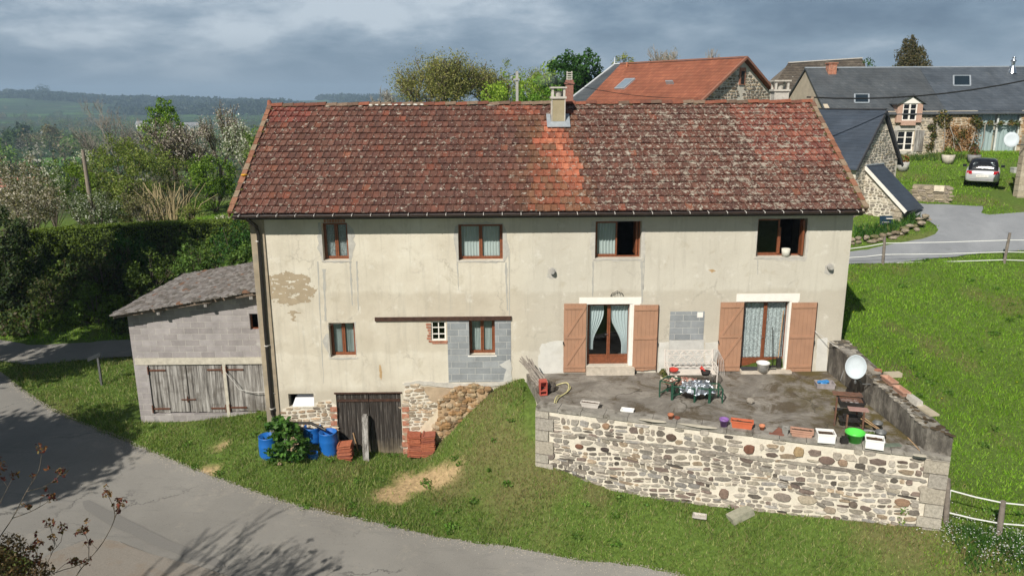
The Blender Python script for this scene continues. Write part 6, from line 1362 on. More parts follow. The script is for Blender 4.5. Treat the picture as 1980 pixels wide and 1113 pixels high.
# ---- long slate-roofed house
YF = 27.0; xL = atY(1600, 200, YF)[0]; xR = atY(2120, 200, YF)[0]; zE = atY(1800, 215, YF)[2]; zB = 6.6; YRd = YF+4.0; zR2 = atY(1800, 130, YRd)[2]; xM = atY(1832, 200, YF)[0]
t = Thing('long_stone_house', 'long stone house with grey slate roof and climbing vines in the back right', 'house', ((xL+xR)/2, YF, 7.4))
def q5(a, b, c, d): p = atY(a, b, YF); q = atY(c, d, YF); return (p[0], q[2], q[0], p[2])
WN = q5(1736, 253, 1764, 291); DR = q5(1744, 200, 1768, 233); GD = q5(1891, 214, 1964, 299)
mb = MB(); holewall(mb, xL, xR, zB-.5, zE-.02, [WN, GD], YF, .3); mb.prism([(xL, YF+.002, zB), (xL, YF+8, zB), (xL, YF+8, zE), (xL, YRd, zR2-.15), (xL, YF+.002, zE)], (.3, 0, 0)); mb.box(xL+.3, YF+.6, zB, xR, YF+.7, zE); t.part('wall', mb, plain('warm_mortar', (.50, .43, .33), .95, .15, 2, bmp=.8))
xb0 = atY(1828, 250, YF)[0]; xb1 = atY(1888, 250, YF)[0]
mb = MB()
def ok5(u, v): x = xL+u; z = zB+v; return z < zE-.12 and not any(a-.12 < x < b+.12 and c-.1 < z < d+.3 for a, c, b, d in (WN, GD)) and not (DR[0]-.4 < x < DR[2]+.4 and z > DR[1]-.1)
stones(mb, (xL, YF-.003, zB), (1, 0, 0), (0, 0, 1), (0, -1, 0), xb0-xL, 4.2, ok5, (.12, .22), (.2, .5), .03, .03, GREYL, 41)
stones(mb, (xb0, YF-.003, zB), (1, 0, 0), (0, 0, 1), (0, -1, 0), xR-xb0, 4.2, lambda u, v: ok5(u+xb0-xL, v), (.10, .18), (.2, .45), .014, .03, [(.36, .22, .11), (.42, .27, .15), (.30, .19, .10), (.44, .32, .2)], 42)
t.part('wall_stones', mb, STONE)
mb = MB(); mb.prism([(xL-.1, YF-.12, zE-.12), (xL-.1, YRd, zR2), (xL-.1, YF+8.3, zE), (xL-.1, YF+8.3, zE-.08), (xL-.1, YRd, zR2-.1), (xL-.1, YF-.12, zE-.2)], (xM-xL+.1, 0, 0)); t.part('roof', mb, SLATE, fixn=True, label='older grey slate roof')
mb = MB(); mb.prism([(xM+.002, YF-.12, zE-.11), (xM+.002, YRd, zR2+.02), (xM+.002, YF+8.3, zE+.01), (xM+.002, YF+8.3, zE-.08), (xM+.002, YRd, zR2-.1), (xM+.002, YF-.12, zE-.2)], (xR-xM, 0, 0)); t.part('roof', mb, slate_mat('blue_slate', (.060, .072, .088), (.085, .098, .115)), fixn=True, label='bluer newer slate roof')
mb = MB(); mb.box(xL-.1, YRd-.1, zR2-.03, xR, YRd+.1, zR2+.05); mb.box(xL-.16, YF-.12, zE-.2, xL-.1, YF-.10, zE); t.part('ridge', mb, lead)
mb = MB(); mb.tube([(xL-.1, YF-.17, zE-.18), (xR, YF-.17, zE-.18)], .06, 6); t.part('gutter', mb, plain('dark_zinc', (.08, .085, .09), .5))
def roofpt(px, py):
    n_ = np.array((0, -(zR2-zE+.12), (YRd-YF+.12))); n_ /= np.linalg.norm(n_); P0 = np.array((0, YF-.12, zE-.12)); d = ray(px, py); return CAM+d*(((P0-CAM)@n_)/(d@n_)), n_
def velux(tt, rp, a, b, c, d, fm=None):
    P, n_ = rp(a, b); Q, _ = rp(c, b); R2_, _ = rp(a, d); mb = MB(); S = Q+(R2_-P)
    o = MB(); 
    for (p, q) in ((P, Q), (Q, S), (S, R2_), (R2_, P)): o.bar(p+n_*.06, q+n_*.06, .09, .09)
    fo = tt.part('skylight', o, fm or lead); mb.add([P+n_*.08, R2_+n_*.08, S+n_*.08, Q+n_*.08], [(0, 1, 2, 3)]); tt.part('pane', mb, plain('skylight_glass', (.015, .025, .035), .45, .1, 2, .2), fo)
velux(t, roofpt, 1652, 184, 1679, 200); velux(t, roofpt, 1843, 148, 1875, 167)
# dormer, window, shutters
dx = .34; zt_ = atY(1756, 200, YF)[2]; mb = MB(); mb.box(DR[0]-dx, YF-.21, DR[1]-.12, DR[0], YF+2, zt_+.0); mb.box(DR[2], YF-.21, DR[1]-.12, DR[2]+dx, YF+2, zt_); mb.box(DR[0]+.0, YF-.212, DR[1]-.3, DR[2], YF+.2, DR[1]-.0); fo = t.part('dormer', mb, plain('pinkish_brick', (.46, .30, .23), .9, .2, 16, bmp=.9))
za_ = atY(1756, 184, YF)[2]; xm_ = (DR[0]+DR[2])/2; mb = MB(); mb.prism([(DR[0]-dx, YF-.23, zt_), (DR[2]+dx, YF-.23, zt_), (xm_, YF-.23, za_-.06)], (0, .1, 0)); t.part('white_gable', mb, whitep, fo)
mb = MB()
for s_ in (-1, 1): mb.prism([(xm_, YF-.4, za_), (xm_+s_*(xm_-DR[0]+dx+.15), YF-.4, zt_-.08), (xm_+s_*(xm_-DR[0]+dx+.15), YF-.4, zt_-.0), (xm_, YF-.4, za_+.09)], (0, 3.2, 0))
t.part('dormer_roof', mb, SLATE, fo, fixn=True)
def casement(tt, q, y, rows, mat, par_=None, dk=True):
    mb = MB(); x0, z0, x1, z1 = q; s = .07; mb.box(x0, y, z0, x0+s, y+.06, z1); mb.box(x1-s, y, z0, x1, y+.06, z1); mb.box(x0+s, y, z0, x1-s, y+.06, z0+s); mb.box(x0+s, y, z1-s, x1-s, y+.06, z1); xm = (x0+x1)/2; mb.box(xm-.05, y-.01, z0+s, xm+.05, y+.05, z1-s)
    for r in range(1, rows): zz_ = z0+(z1-z0)*r/rows; mb.box(x0+s, y+.005, zz_-.02, xm-.05, y+.045, zz_+.02); mb.box(xm+.05, y+.005, zz_-.02, x1-s, y+.045, zz_+.02)
    o = tt.part('window', mb, mat, par_); mb = MB(); mb.add([(x0, y+.04, z0), (x1, y+.04, z0), (x1, y+.04, z1), (x0, y+.04, z1)], [(0, 1, 2, 3)]); tt.part('pane', mb, plain('dark_pane', (.012, .014, .018), .15, .1, 2, .6), o); return o
casement(t, DR, YF-.17, 3, whitep, fo); casement(t, WN, YF+.06, 3, whitep); mb = MB(); mb.box(WN[0]-.25, YF-.03, WN[1]-.22, WN[2]+.25, YF+.0, WN[1]-.02); mb.box(WN[0]-.25, YF-.02, WN[3]+.02, WN[2]+.35, YF+.0, WN[3]+.32); t.part('stone_lintel', mb, cst)
for s_ in (-1, 1):
    x0 = WN[0]-.62 if s_ < 0 else WN[2]+.03; mb = MB()
    for k in range(4): mb.box(x0+k*.15, YF-.07, WN[1]-.05, x0+k*.15+.14, YF-.04, WN[3]+.02)
    t.part('shutter', mb, SILV)
x0, z0, x1, z1 = GD; mb = MB(); zm = atY(1900, 240, YF)[2]
for x in (x0, (x0+x1)/2, x1): mb.box(x-.05, YF+.05, z0, x+.05, YF+.12, z1)
mb.box(x0, YF+.05, zm-.05, x1, YF+.12, zm+.05); mb.box(x0, YF+.05, z0, x1, YF+.12, z0+.08); fo = t.part('glazed_doors', mb, plain('white_frame', (.62, .64, .62), .5)); mb = MB(); mb.add([(x0, YF+.1, z0), (x1, YF+.1, z0), (x1, YF+.1, z1), (x0, YF+.1, z1)], [(0, 1, 2, 3)]); t.part('pane', mb, GLASS, fo)
mb = MB(); drape(mb, x0+.05, (x0+x1)/2-.15, z0, z1-.1, YF+.22, 5, .03); drape(mb, (x0+x1)/2+.15, x1-.05, z0, z1-.1, YF+.22, 5, .03, seed=3); t.part('curtain', mb, curtain_mat('grey_curtain', (.50, .58, .58), False), fo)
P, _ = roofpt(1608, 140); mb = MB(); mb.box(P[0]-.3, P[1]-.2, P[2]-.5, P[0]+.25, P[1]+.3, P[2]+.55); mb.box(P[0]-.36, P[1]-.26, P[2]+.55, P[0]+.31, P[1]+.36, P[2]+.62); t.part('brick_chimney', mb, brk)
P, _ = roofpt(1957, 139); mb = MB(); mb.lathe((P[0], P[1], P[2]-.1), [(.30, 0), (.22, .25), (.11, .45), (.11, .75), (.17, .76), (.17, .86), (.08, .9), (.08, 1.0), (.14, 1.02), (.0, 1.1)], 14); t.part('metal_flue', mb, plain('steel_flue', (.75, .77, .80), .25, .05, 4, .5, 1.0))
mb = MB(); mb.box(GD[0]-.3, YF-1.2, zB, xR, YF-.02, GD[1]-.15); mb.box(GD[0]-.35, YF-1.3, GD[1]-.14, xR, YF-.03, GD[1]-.04); t.part('front_step', mb, plain('deck_wood', (.10, .085, .07), .9))
# vines on the house front
vt = Thing('climbing_vine', 'climbing vine with bare stems and olive leaf clumps on long house front', 'vine', (atY(1820, 300, YF)[0], YF-.1, 7.3)); V_, F_, C_ = [], [], []; cs, rr_ = [], []; mb = MB(); r_ = random.Random(7)
for (a, b, r) in [(1822, 222, .35), (1833, 226, .3), (1828, 240, .3), (1803, 245, .25), (1806, 262, .25), (1800, 282, .3), (1888, 232, .35), (1895, 240, .3), (1915, 238, .2), (1935, 238, .2), (1955, 238, .22), (1968, 238, .2), (1862, 258, .3), (1848, 270, .25), (1850, 300, .3), (1875, 300, .35), (1880, 285, .3), (1900, 300, .3), (1812, 232, .25)]: p = atY(a, b, YF-.15); cs.append(p); rr_.append(r*1.1)
V, F, C = leaves(cs, np.array([[r, .16, r*.9] for r in rr_]), 1500, .15, [(.10, .11, .03), (.16, .13, .04), (.07, .10, .03), (.20, .13, .05)], 5); fastmesh('foliage', V, F, LEAF, col=C, parent=vt.o, org=vt.loc)
V, F, C = leaves([atY(1860, 275, YF-.08)+np.array((dx_, 0, dz_)) for dx_ in np.linspace(-.9, .9, 6) for dz_ in np.linspace(-.9, .8, 5)], np.array([[.3, .08, .3]]*30), 1500, .11, [(.34, .17, .06), (.28, .14, .05), (.20, .12, .04)], 6); fastmesh('foliage', V, F, LEAF, col=C, parent=vt.o, org=vt.loc)['label'] = 'rusty brown creeper leaves'
for (a, b) in (((1805, 300), (1812, 218)), ((1822, 302), (1826, 222)), ((1862, 300), (1845, 265)), ((1868, 300), (1885, 255)), ((1893, 300), (1905, 240)), ((1845, 285), (1835, 240)), ((1905, 240), (1965, 238))): mb.tube([atY(*a, YF-.12), atY((a[0]+b[0])/2+3, (a[1]+b[1])/2, YF-.14), atY(*b, YF-.12)], .035, 5)
vt.part('stems', mb, PALEBARK)
# ---- red-roofed barn
A = atY(1437, 112, 24.5); w2 = np.array((.80, .60, 0)); b2_ = np.array((-.60, .80, 0)); kl = along(A, -w2, 1352, 0, 20); Lf = A-w2*kl; zl = zat(Lf, 198); Rf = A+w2*kl; LB = 0.0
kb = along(z3(A, A[2]), b2_, 1200, 0, 40); R1 = A+b2_*kb; ke = along(z3(Lf, zl), b2_, 1130, 0, 60); E1 = Lf+b2_*ke; ke2 = along(z3(Lf, zl), b2_, 1095, 0, 80)
t = Thing('red_roofed_barn', 'stone barn with bright orange red tiled roof and slate hip behind the farmhouse', 'barn', (A[0], A[1], 7))
m, g = material('orange_tiles'); oc = g.coord(); s_ = g.n('ShaderNodeSeparateXYZ', None, Vector=oc); vt_ = g.n('ShaderNodeTexBrick', {'offset': .0}, Scale=1.0, Mortar__Size=.014, Mortar__Smooth=.6, Brick__Width=.23, Row__Height=.2, Bias=0.0)
rt2 = g.n('ShaderNodeMapping', {'vector_type': 'POINT'}); g.L.new(oc, rt2.inputs[0]); rt2.inputs['Rotation'].default_value = (0, 0, -atan2(b2_[1], b2_[0])); s2 = g.n('ShaderNodeSeparateXYZ', None, Vector=rt2.outputs[0]); g.L.new(g.n('ShaderNodeCombineXYZ', None, X=s2.outputs[0], Y=s2.outputs[2]).outputs[0], vt_.inputs['Vector'])
vt_.inputs[1].default_value = (.235, .080, .046, 1); vt_.inputs[2].default_value = (.30, .108, .060, 1); vt_.inputs[3].default_value = (.12, .04, .025, 1)
c = g.mix(1.0, vt_.outputs[0], g.ramp(g.noise(.5, 6, .7), [(.3, .7), (.7, 1.2)]), 'MULTIPLY'); c = g.mix(g.ramp(g.noise(3, 6, .8), [(.55, 0), (.72, .4)]), c, (.22, .13, .09)); pbr(g, c, .85, g.bump(vt_.outputs['Fac'], -.8, .03)); OT = m
ex = -b2_*.25; zr_ = A[2]
mb = MB(); mb.prism([A+ex, z3(R1, zr_), z3(E1, zl), z3(Lf, zl)+ex], (0, 0, -.1)); mb.prism([A+ex, z3(Rf, zl)+ex, z3(Rf+b2_*ke, zl), z3(R1, zr_)], (0, 0, -.1)); ro = t.part('roof', mb, OT, fixn=True)
R2_ = R1+b2_*.6; E2 = Lf+b2_*ke2; mb = MB(); mb.prism([z3(R1, zr_)+b2_*.01, z3(R2_, zr_), z3(E2, zl), z3(E1, zl)+b2_*.01], (0, 0, -.1)); mb.prism([z3(R2_, zr_), z3(E2+w2*2*kl, zl), z3(E2, zl)], (0, 0, -.1)); t.part('slate_hip', mb, SLATE, fixn=True)
mb = MB(); mb.bar(z3(R2_, zr_+.04), z3(E2, zl+.04), .12, .06); mb.bar(z3(R1, zr_+.04), z3(R2_, zr_+.04), .14, .06); mb.tube([z3(R2_, zr_), z3(R2_, zr_+.5)], [.06, .02], 6); t.part('zinc_hip', mb, plain('pale_zinc', (.62, .64, .66), .4, .05, 4, .5))
mb = MB(); mb.bar(A+ex+(0, 0, .05), z3(R1, zr_+.05), .2, .08); mb.bar(A+ex*1.1+(0, 0, .02), z3(Lf, zl)+ex*1.1+(0, 0, .02), .14, .12); mb.bar(A+ex*1.1, z3(Rf, zl)+ex*1.1, .12, .14); t.part('ridge', mb, plain('dull_tile', (.26, .12, .08), .9, .2, 8))
mb = MB(); mb.prism([z3(Lf, 5), z3(Rf, 5), z3(Rf, zl-.1), z3(A, zr_-.15), z3(Lf, zl-.1)], b2_*(ke2-1)); t.part('wall', mb, MORT, fixn=True)
wd = 2*kl; gbm = z3(Lf, 9.5)-b2_*.003; m_ = rubble(gbm, w2, -b2_, wd, zr_-9.5, lambda u, v: v < zl-.35-9.5+(zr_-zl)*(1-abs(u-wd/2)/(wd/2)) and not abs(u-wd*.5) < .28 or False, 51, (.12, .22), (.2, .5), .03, .04, [(.34, .27, .19), (.40, .32, .22), (.27, .21, .15), (.22, .18, .14)])
t.part('wall_stones', m_, STONE); q = A-b2_*.03; mb = MB(); zw = zat(A, 156); mb.obox(z3(q, zw+.25), w2*.28, b2_*.03, (0, 0, .5)); o = t.part('gable_opening', mb, brk); mb = MB(); mb.obox(z3(q-b2_*.04, zw+.18), w2*.15, b2_*.01, (0, 0, .36)); t.part('dark_hole', mb, dark, o)
def broof(px, py):
    u = b2_; v = z3(Lf, zl)-A; n_ = np.cross(v, u); n_ /= np.linalg.norm(n_); n_ = n_*np.sign(n_[2]); d = ray(px, py); return CAM+d*(((A-CAM)@n_)/(d@n_)), n_
def vel2(a, b, c, d, tt):
    C0, n_ = broof((a+c)/2, (b+d)/2); dn = z3(Lf, zl)-A; dn /= np.linalg.norm(dn); mb = MB(); mb.obox(C0+n_*.05, b2_*.45, dn*.6, n_*.05); o = tt.part('skylight', mb, lead); mb = MB(); mb.obox(C0+n_*.105, b2_*.36, dn*.5, n_*.004); tt.part('pane', mb, plain('sky_glass', (.20, .25, .30), .1, .1, 2, .6), o)
vel2(1195, 155, 1222, 172, t); C0, n_ = broof(1212, 131); mb = MB(); mb.tube([C0, C0+(0, 0, .35)], .07, 8); t.part('vent_pipe', mb, terra)
C0, n_ = broof(1296, 163); mb = MB(); mb.obox(C0+n_*.1, b2_*.3, (0, 0, .03), n_*.14); t.part('roof_bracket', mb, lead)
p = atY(1100, 178, 26); zz1 = atY(1100, 155, 26)[2]; cs2 = Thing('brick_chimney', 'brick chimney stack with pale lantern cowl behind the farmhouse chimney', 'chimney', p); mb = MB(); mb.box(p[0]-.22, 25.8, 7, p[0]+.26, 26.3, zz1); mb.box(p[0]-.28, 25.75, zz1-.25, p[0]+.32, 26.35, zz1-.15); cs2.part('stack', mb, plain('dark_brick', (.26, .12, .09), .9, .3, 12, bmp=.9)); mb = MB(); z_ = zz1
for k in range(4): mb.box(p[0]-.16, 25.9, z_+.02+k*.13, p[0]+.2, 26.2, z_+.08+k*.13)
for dx_ in (-.15, .14): mb.box(p[0]+dx_, 25.92, z_, p[0]+dx_+.05, 26.18, z_+.52)
cs2.part('cowl', mb, cst)
# ---- old brown tiled barn further back
ya = 38.0; a = atY(1524, 122, ya+3); b = atY(1667, 113, ya+3); e0 = atY(1484, 188, ya); ze = e0[2]-1.2; t = Thing('old_barn', 'old barn with dark mossy brown roof behind the slate houses', 'barn', (a[0]+3, ya, 8)); mb = MB()
mb.prism([a, b, (b[0]+.6, ya-.2, ze), (e0[0]-.8, ya-.2, ze)], (0, 0, -.12)); mb.prism([a, (a[0]-.5, ya+8.5, ze), (b[0]+.5, ya+8.5, ze), b], (0, 0, -.12))
m, g = material('mossy_brown_roof'); oc = g.coord(); c = g.ramp(g.noise(1.2, 7, .8), [(.3, (.04, .034, .028)), (.5, (.085, .07, .055)), (.7, (.17, .145, .115))]); st = g.n('ShaderNodeTexWave', {'bands_direction': 'Z'}, Scale=1.6, Distortion=1.5, Detail=2.0, Detail__Scale=3.0); g.L.new(oc, st.inputs['Vector']); c = g.mix(.5, c, g.ramp(st.outputs['Fac'], [(0, .5), (1, 1.3)]), 'MULTIPLY'); c = g.mix(g.ramp(g.noise(4, 4, .7), [(.66, 0), (.7, .8)]), c, (.5, .48, .44)); pbr(g, c, .95, g.bump(st.outputs['Fac'], .8, .05))
t.part('roof', mb, m, fixn=True); mb = MB(); mb.box(e0[0]-.2, ya+.3, 6, b[0], ya+8, ze); mb.prism([(e0[0]-.2, ya+.3, ze), (e0[0]-.2, ya+8, ze), (a[0], ya+3, a[2]-.15)], (.3, 0, 0)); mb.prism([(b[0]-.1, ya+.3, ze), (b[0]-.1, ya+8, ze), (b[0]-.1, ya+3, b[2]-.15)], (.3, 0, 0)); t.part('wall', mb, plain('dark_stone', (.16, .135, .11), .95, .3, 3)); mb = MB(); mb.bar(a+(0, 0, .03), b+(0, 0, .03), .2, .08); t.part('ridge', mb, cst)
V, F, C = leaves([b+np.array((.3, -.5-.7*k, -.4-.6*k)) for k in range(4)], .5, 500, .16, [(.04, .09, .02), (.07, .13, .03)], 4); o = fastmesh('foliage', V, F, LEAF, col=C, parent=t.o, org=t.loc); o['label'] = 'ivy on the right end of the roof'
# ---- stone corner building on the right edge
c0 = atZ(1966, 384, 6.2); t = Thing('corner_cottage', 'corner of a pale cut stone cottage at right edge of the lawn', 'cottage', c0); zt_ = zat(c0, 262); rv = c0-CAM; rv[2] = 0; rv /= np.linalg.norm(rv); rv = rv*6+np.array((.25, 0, 0)); mb = MB(); mb.prism([z3(c0, 5), (c0[0]+6, c0[1], 5), (c0[0]+6+rv[0], c0[1]+rv[1], 5), (c0[0]+rv[0], c0[1]+rv[1], 5)], (0, 0, zt_-5)); t.part('wall', mb, MORT, fixn=True); mb = MB(); r_ = random.Random(4); z = 5.6; k = 0
while z < zt_-.1:
    h = min(r_.uniform(.28, .4), zt_-z); w = .75 if k % 2 else .5; mb.obox((c0[0]+w/2-.01, c0[1]+.15, z+h/2), (w/2, 0, 0), (0, .17, 0), (0, 0, h/2-.01), r_.choice([(.42, .36, .27), (.38, .32, .24), (.46, .40, .31)])); z += h; k += 1
stones(mb, (c0[0]+.75, c0[1]-.003, 5.6), (1, 0, 0), (0, 0, 1), (0, -1, 0), 5, zt_-5.6, lambda u, v: True, (.14, .24), (.2, .5), .02, .03, GREYL, 61); t.part('wall_stones', mb, STONE)
p_ = atY(1972, 232, c0[1]); mb = MB(); a_ = (c0[0]-.1, c0[1]-.25, zt_-.05); b_ = (c0[0]-.1+rv[0], c0[1]+rv[1]+.2, zt_-.05); c_ = (c0[0]+6.2+rv[0], c0[1]+rv[1]+.2, zt_-.05); d_ = (c0[0]+6.2, c0[1]-.25, zt_-.05); r1_ = (c0[0]+2.6+rv[0]*.5, c0[1]+rv[1]*.5, zt_+2.4); r2_ = (c0[0]+6.2+rv[0]*.5, c0[1]+rv[1]*.5, zt_+2.4)
mb.add([a_, b_, c_, d_, r1_, r2_], [(0, 4, 1), (0, 3, 5, 4), (1, 4, 5, 2), (0, 1, 2, 3), (3, 2, 5)]); t.part('roof', mb, SLATE, fixn=True); mb = MB(); mb.tube([(c0[0]+.1, c0[1]-.1, zt_), (c0[0]+.1, c0[1]-.1, zt_+1.7)], .05, 6); mb.tube([(c0[0]-.05, c0[1]-.1, zt_+1.3), (c0[0]+.4, c0[1]-.1, zt_+1.5)], .04, 5); t.part('cable_post', mb, plain('post_grey', (.28, .27, .26), .8))
# second white dish on a pole, box, planters
dc = atY(1956, 270, c0[1]-.8); t = Thing('satellite_dish', 'white satellite dish on pole before the glazed doors far right', 'satellite dish', dc); n2_ = np.array((-.3, -.9, .25)); n2_ /= np.linalg.norm(n2_); uu = np.cross((0, 0, 1), n2_); uu /= np.linalg.norm(uu); vv_ = np.cross(n2_, uu); mb = MB(); P = [dc+uu*(rr*cos(2*pi*k/n))+vv_*(rr*1.12*sin(2*pi*k/n))+n2_*h for n in (24,) for rr, h in ((0, -.05), (.2, -.03), (.32, .0), (.33, -.02), (.2, -.06), (0, -.08)) for k in range(n)]; mb.add(P, [(i*24+k, i*24+(k+1) % 24, (i+1)*24+(k+1) % 24, (i+1)*24+k) for i in range(5) for k in range(24)], smooth=True); t.part('reflector', mb, MATS['dish_white'], fixn=True); mb = MB(); mb.tube([dc-n2_*.08, dc-n2_*.15-(0, 0, .2), (c0[0]+.1, c0[1]-.05, dc[2]-.3)], .03, 6); t.part('mount', mb, galv)
p = atZ(1962, 347, 6.6); mb = MB(); mb.box(p[0]-.2, p[1]-.15, 6.3, p[0]+.2, p[1]+.2, 7.2); mb.box(p[0]-.22, p[1]-.17, 7.2, p[0]+.22, p[1]+.22, 7.26); solo('meter_box', mb, plain('box_grey', (.45, .45, .43), .7), 'grey meter box standing by the corner cottage', 'box', p)
for (px, py, lab, colr, cl2) in [(1744, 330, 'grey stone planter with orange brown plant on the far lawn', (.42, .41, .38), (.38, .15, .05)), (1832, 316, 'pale stone planter with yellow flowers before the vine', (.46, .42, .36), (.22, .30, .06)), (1882, 316, 'dark grey planter with red flowers near parked car', (.20, .20, .2), (.30, .12, .07))]:
    p = gp(px, py); t = Thing('stone_planter', lab, 'planter', p, 'stone planters on the far lawn'); mb = MB(); mb.lathe(p, [(0, 0), (.28, 0), (.36, .5), (.30, .5), (.25, .4), (0, .4)], 12); t.part('pot', mb, plain('planter_%d' % px, colr, .9)); V, F, C = leaves([p+np.array((0, 0, .65))], .3, 160, .13, [cl2, tuple(x*.6 for x in cl2), (.10, .15, .03)], px); fastmesh('foliage', V, F, LEAF, col=C, parent=t.o, org=p)
# garden wall with letter box, low stone border, info board
a = gp(1762, 389); b = gp(1833, 393); a[2] = H(a[0], a[1]); d = b-a; d[2] = 0; L = np.linalg.norm(d); d /= L; nf = np.array((d[1], -d[0], 0)); t = Thing('garden_wall', 'low rubble garden wall with pale letter box in front of the far lawn', 'wall', a); zt_ = zat(a, 357); mb = MB(); mb.prism([z3(a, 5), z3(b, 5), z3(b, zt_), z3(a, zt_+.0)], -nf*.35); t.part('wall', mb, plain('brown_mortar', (.27, .23, .17), .95, .2, 4), fixn=True)
m_ = rubble(z3(a, 5.3)+nf*.003, d, nf, L, zt_-5.3, lambda u, v: v < zt_-5.35, 71, (.12, .2), (.2, .45), .014, .04, [(.30, .25, .18), (.36, .30, .22), (.25, .21, .17)]); t.part('wall_stones', m_, STONE); mb = MB(); q = a+d*(L*.72); mb.obox(z3(q, zt_-.12)+nf*.08, d*.22, nf*.05, (0, 0, .14)); t.part('letter_box', mb, plain('cream_box', (.66, .58, .45), .6))
t = Thing('stone_border', 'curving border of mossy loose stones round the outhouse flower bed', 'border', gp(1720, 462)); mb = MB(); r_ = random.Random(5)
BORD = smooth([tuple(gp(*p)) for p in [(1640, 474), (1680, 470), (1720, 463), (1752, 452), (1775, 441), (1788, 428)]], .28)
for k, p in enumerate(BORD):
    for j in range(2): lump(mb, (p[0]+r_.uniform(-.15, .15), p[1]+r_.uniform(-.1, .1), p[2]+.08+j*.17), (r_.uniform(.14, .26), .15, r_.uniform(.08, .13)), seed=k*3+j, col=r_.choice([(.20, .16, .11), (.26, .22, .16), (.15, .14, .07), (.30, .25, .19)]), n=7, m_=4)
t.part('stones', mb, cob)
p = gp(1714, 436); t = Thing('info_board', 'dark blue information board on short legs beside the lean-to', 'sign', p); zb_ = zat(p, 434); zt_ = zat(p, 418); mb = MB(); mb.prism([(p[0]-.30, p[1], zb_), (p[0]+.30, p[1], zb_), (p[0]+.30, p[1]+.12, zt_), (p[0]-.30, p[1]+.12, zt_)], (0, .03, 0)); t.part('panel', mb, plain('navy_panel', (.01, .03, .055), .5), fixn=True)
mb = MB(); mb.box(p[0]-.02, p[1]-.012, zb_+.26, p[0]+.26, p[1]+.09, zb_+.29); mb.box(p[0]-.2, p[1]-.02, zb_+.1, p[0]+.1, p[1]+.03, zb_+.12); t.part('white_lines', mb, whitep)
for s_ in (-.2, .2): mb = MB(); mb.bar((p[0]+s_, p[1]+.05, p[2]-.1), (p[0]+s_, p[1]+.05, zb_+.05), .05); t.part('leg', mb, MATS['black_iron'])
# ---- fences
tape = plain('white_tape', (.74, .74, .72), .5, .03, 5); pw = plain('grey_post', (.20, .17, .145), .95, .3, 6, bmp=.9)
def fence(label, posts, tapes, pwid=.12, grp=None):
    q = gp(*posts[0][0]); t = Thing('paddock_fence', label, 'fence', q); Y_ = []
    for (bx_, by_), (tx_, ty_) in posts:
        p = gp(bx_, by_); top = atY(tx_, ty_, p[1]); mb = MB(); mb.tube([p-(0, 0, .2), p*.5+top*.5, top], [pwid/2, pwid/2.1, pwid/2.4], 7); t.part('post', mb, pw); Y_.append((bx_, p[1]))
    xs_ = [v[0] for v in Y_]; ys_ = [v[1] for v in Y_]
    for line in tapes:
        mb = MB(); P = []
        for i, (a, b) in enumerate(line):
            y = float(np.interp(a, xs_, ys_)) if a >= xs_[0] else ys_[0]+(xs_[0]-a)*(0 if len(xs_) < 2 else (ys_[0]-ys_[1])/(xs_[1]-xs_[0]))
            P.append(atY(a, b, y))
        for i in range(len(P)-1):
            m0 = (P[i]+P[i+1])/2-(0, 0, .02); mb.bar(P[i], m0, .012, .030); mb.bar(m0, P[i+1], .012, .030)
        t.part('tape', mb, tape)
    return t
fence('white tape paddock fence on grey posts along the village road', [((1707, 510), (1711, 458)), ((1941, 509), (1953, 450))], [[(1640, 481), (1711, 470), (1951, 464), (2040, 462)], [(1640, 498), (1708, 492), (1946, 487), (2040, 486)], [(1640, 512), (1706, 508), (1942, 502), (2040, 504)]], .13)
p0 = gp(1828, 1008); fence('white tape paddock fence at bottom right beside the terrace wall', [((1830, 1010), (1833, 925)), ((1931, 1036), (1940, 968)), ((2100, 1055), (2110, 980))], [[(1838, 947), (1938, 971), (2100, 985)], [(1834, 990), (1934, 1011), (2100, 1022)], [(1845, 1018), (1915, 1033), (1931, 1035)], [(1838, 947), (1834, 990)]], .15)
# flowers and clover by the fence: white daisies
r = np.random.default_rng(3); V = []; Cf = []
for (px, py, s, n) in [(1835, 1022, .28, 60), (1862, 1035, .3, 50), (1905, 1050, .3, 35), (1950, 1052, .45, 130), (1975, 1065, .4, 120), (1955, 1085, .4, 50), (1975, 1040, .25, 40), (1835, 1045, .2, 12), (1930, 1075, .4, 30)]:
    c = gp(px, py); x = c[0]+r.normal(0, s, n); y = c[1]+r.normal(0, s*.7, n); z = H(x, y)+.12+r.random(n)*.08
    for k in range(n):
        q = .011+.010*r.random(); a = r.random()*3; o = np.array((x[k], y[k], z[k])); V.append([o+np.array((cos(a+j*pi/2)*q, sin(a+j*pi/2)*q, (.3*q if j % 2 else -.3*q))) for j in range(4)])
V = np.array(V); tag(fastmesh('daisies', V.reshape(-1, 3), np.arange(len(V)*4).reshape(-1, 4), plain('petal_white', (.78, .79, .76), .7, .05, 5)), kind='stuff')
parts = [blades([tuple(gp(*p)[:2]) for p in [(1820, 1015), (1900, 1030), (1990, 1040), (1990, 1113), (1880, 1113)]], 700, .24, .035, [(.05, .13, .02), (.08, .18, .03), (.04, .10, .02)], 30),
         blades([tuple(gp(*p)[:2]) for p in [(1652, 440), (1740, 432), (1770, 418), (1785, 428), (1750, 450), (1700, 462), (1652, 468)]], 260, .30, .06, [(.05, .13, .02), (.08, .18, .03), (.03, .09, .02)], 31),
         blades([tuple(gp(*p)[:2]) for p in [(1735, 308), (1890, 303), (1890, 309), (1735, 315)]], 120, .28, .06, [(.05, .11, .02), (.12, .16, .04)], 32)]
V = np.concatenate([p[0] for p in parts]); C = np.concatenate([p[1] for p in parts]); tag(fastmesh('undergrowth', V, np.arange(len(V)).reshape(-1, 3), LEAF, col=C), kind='stuff')
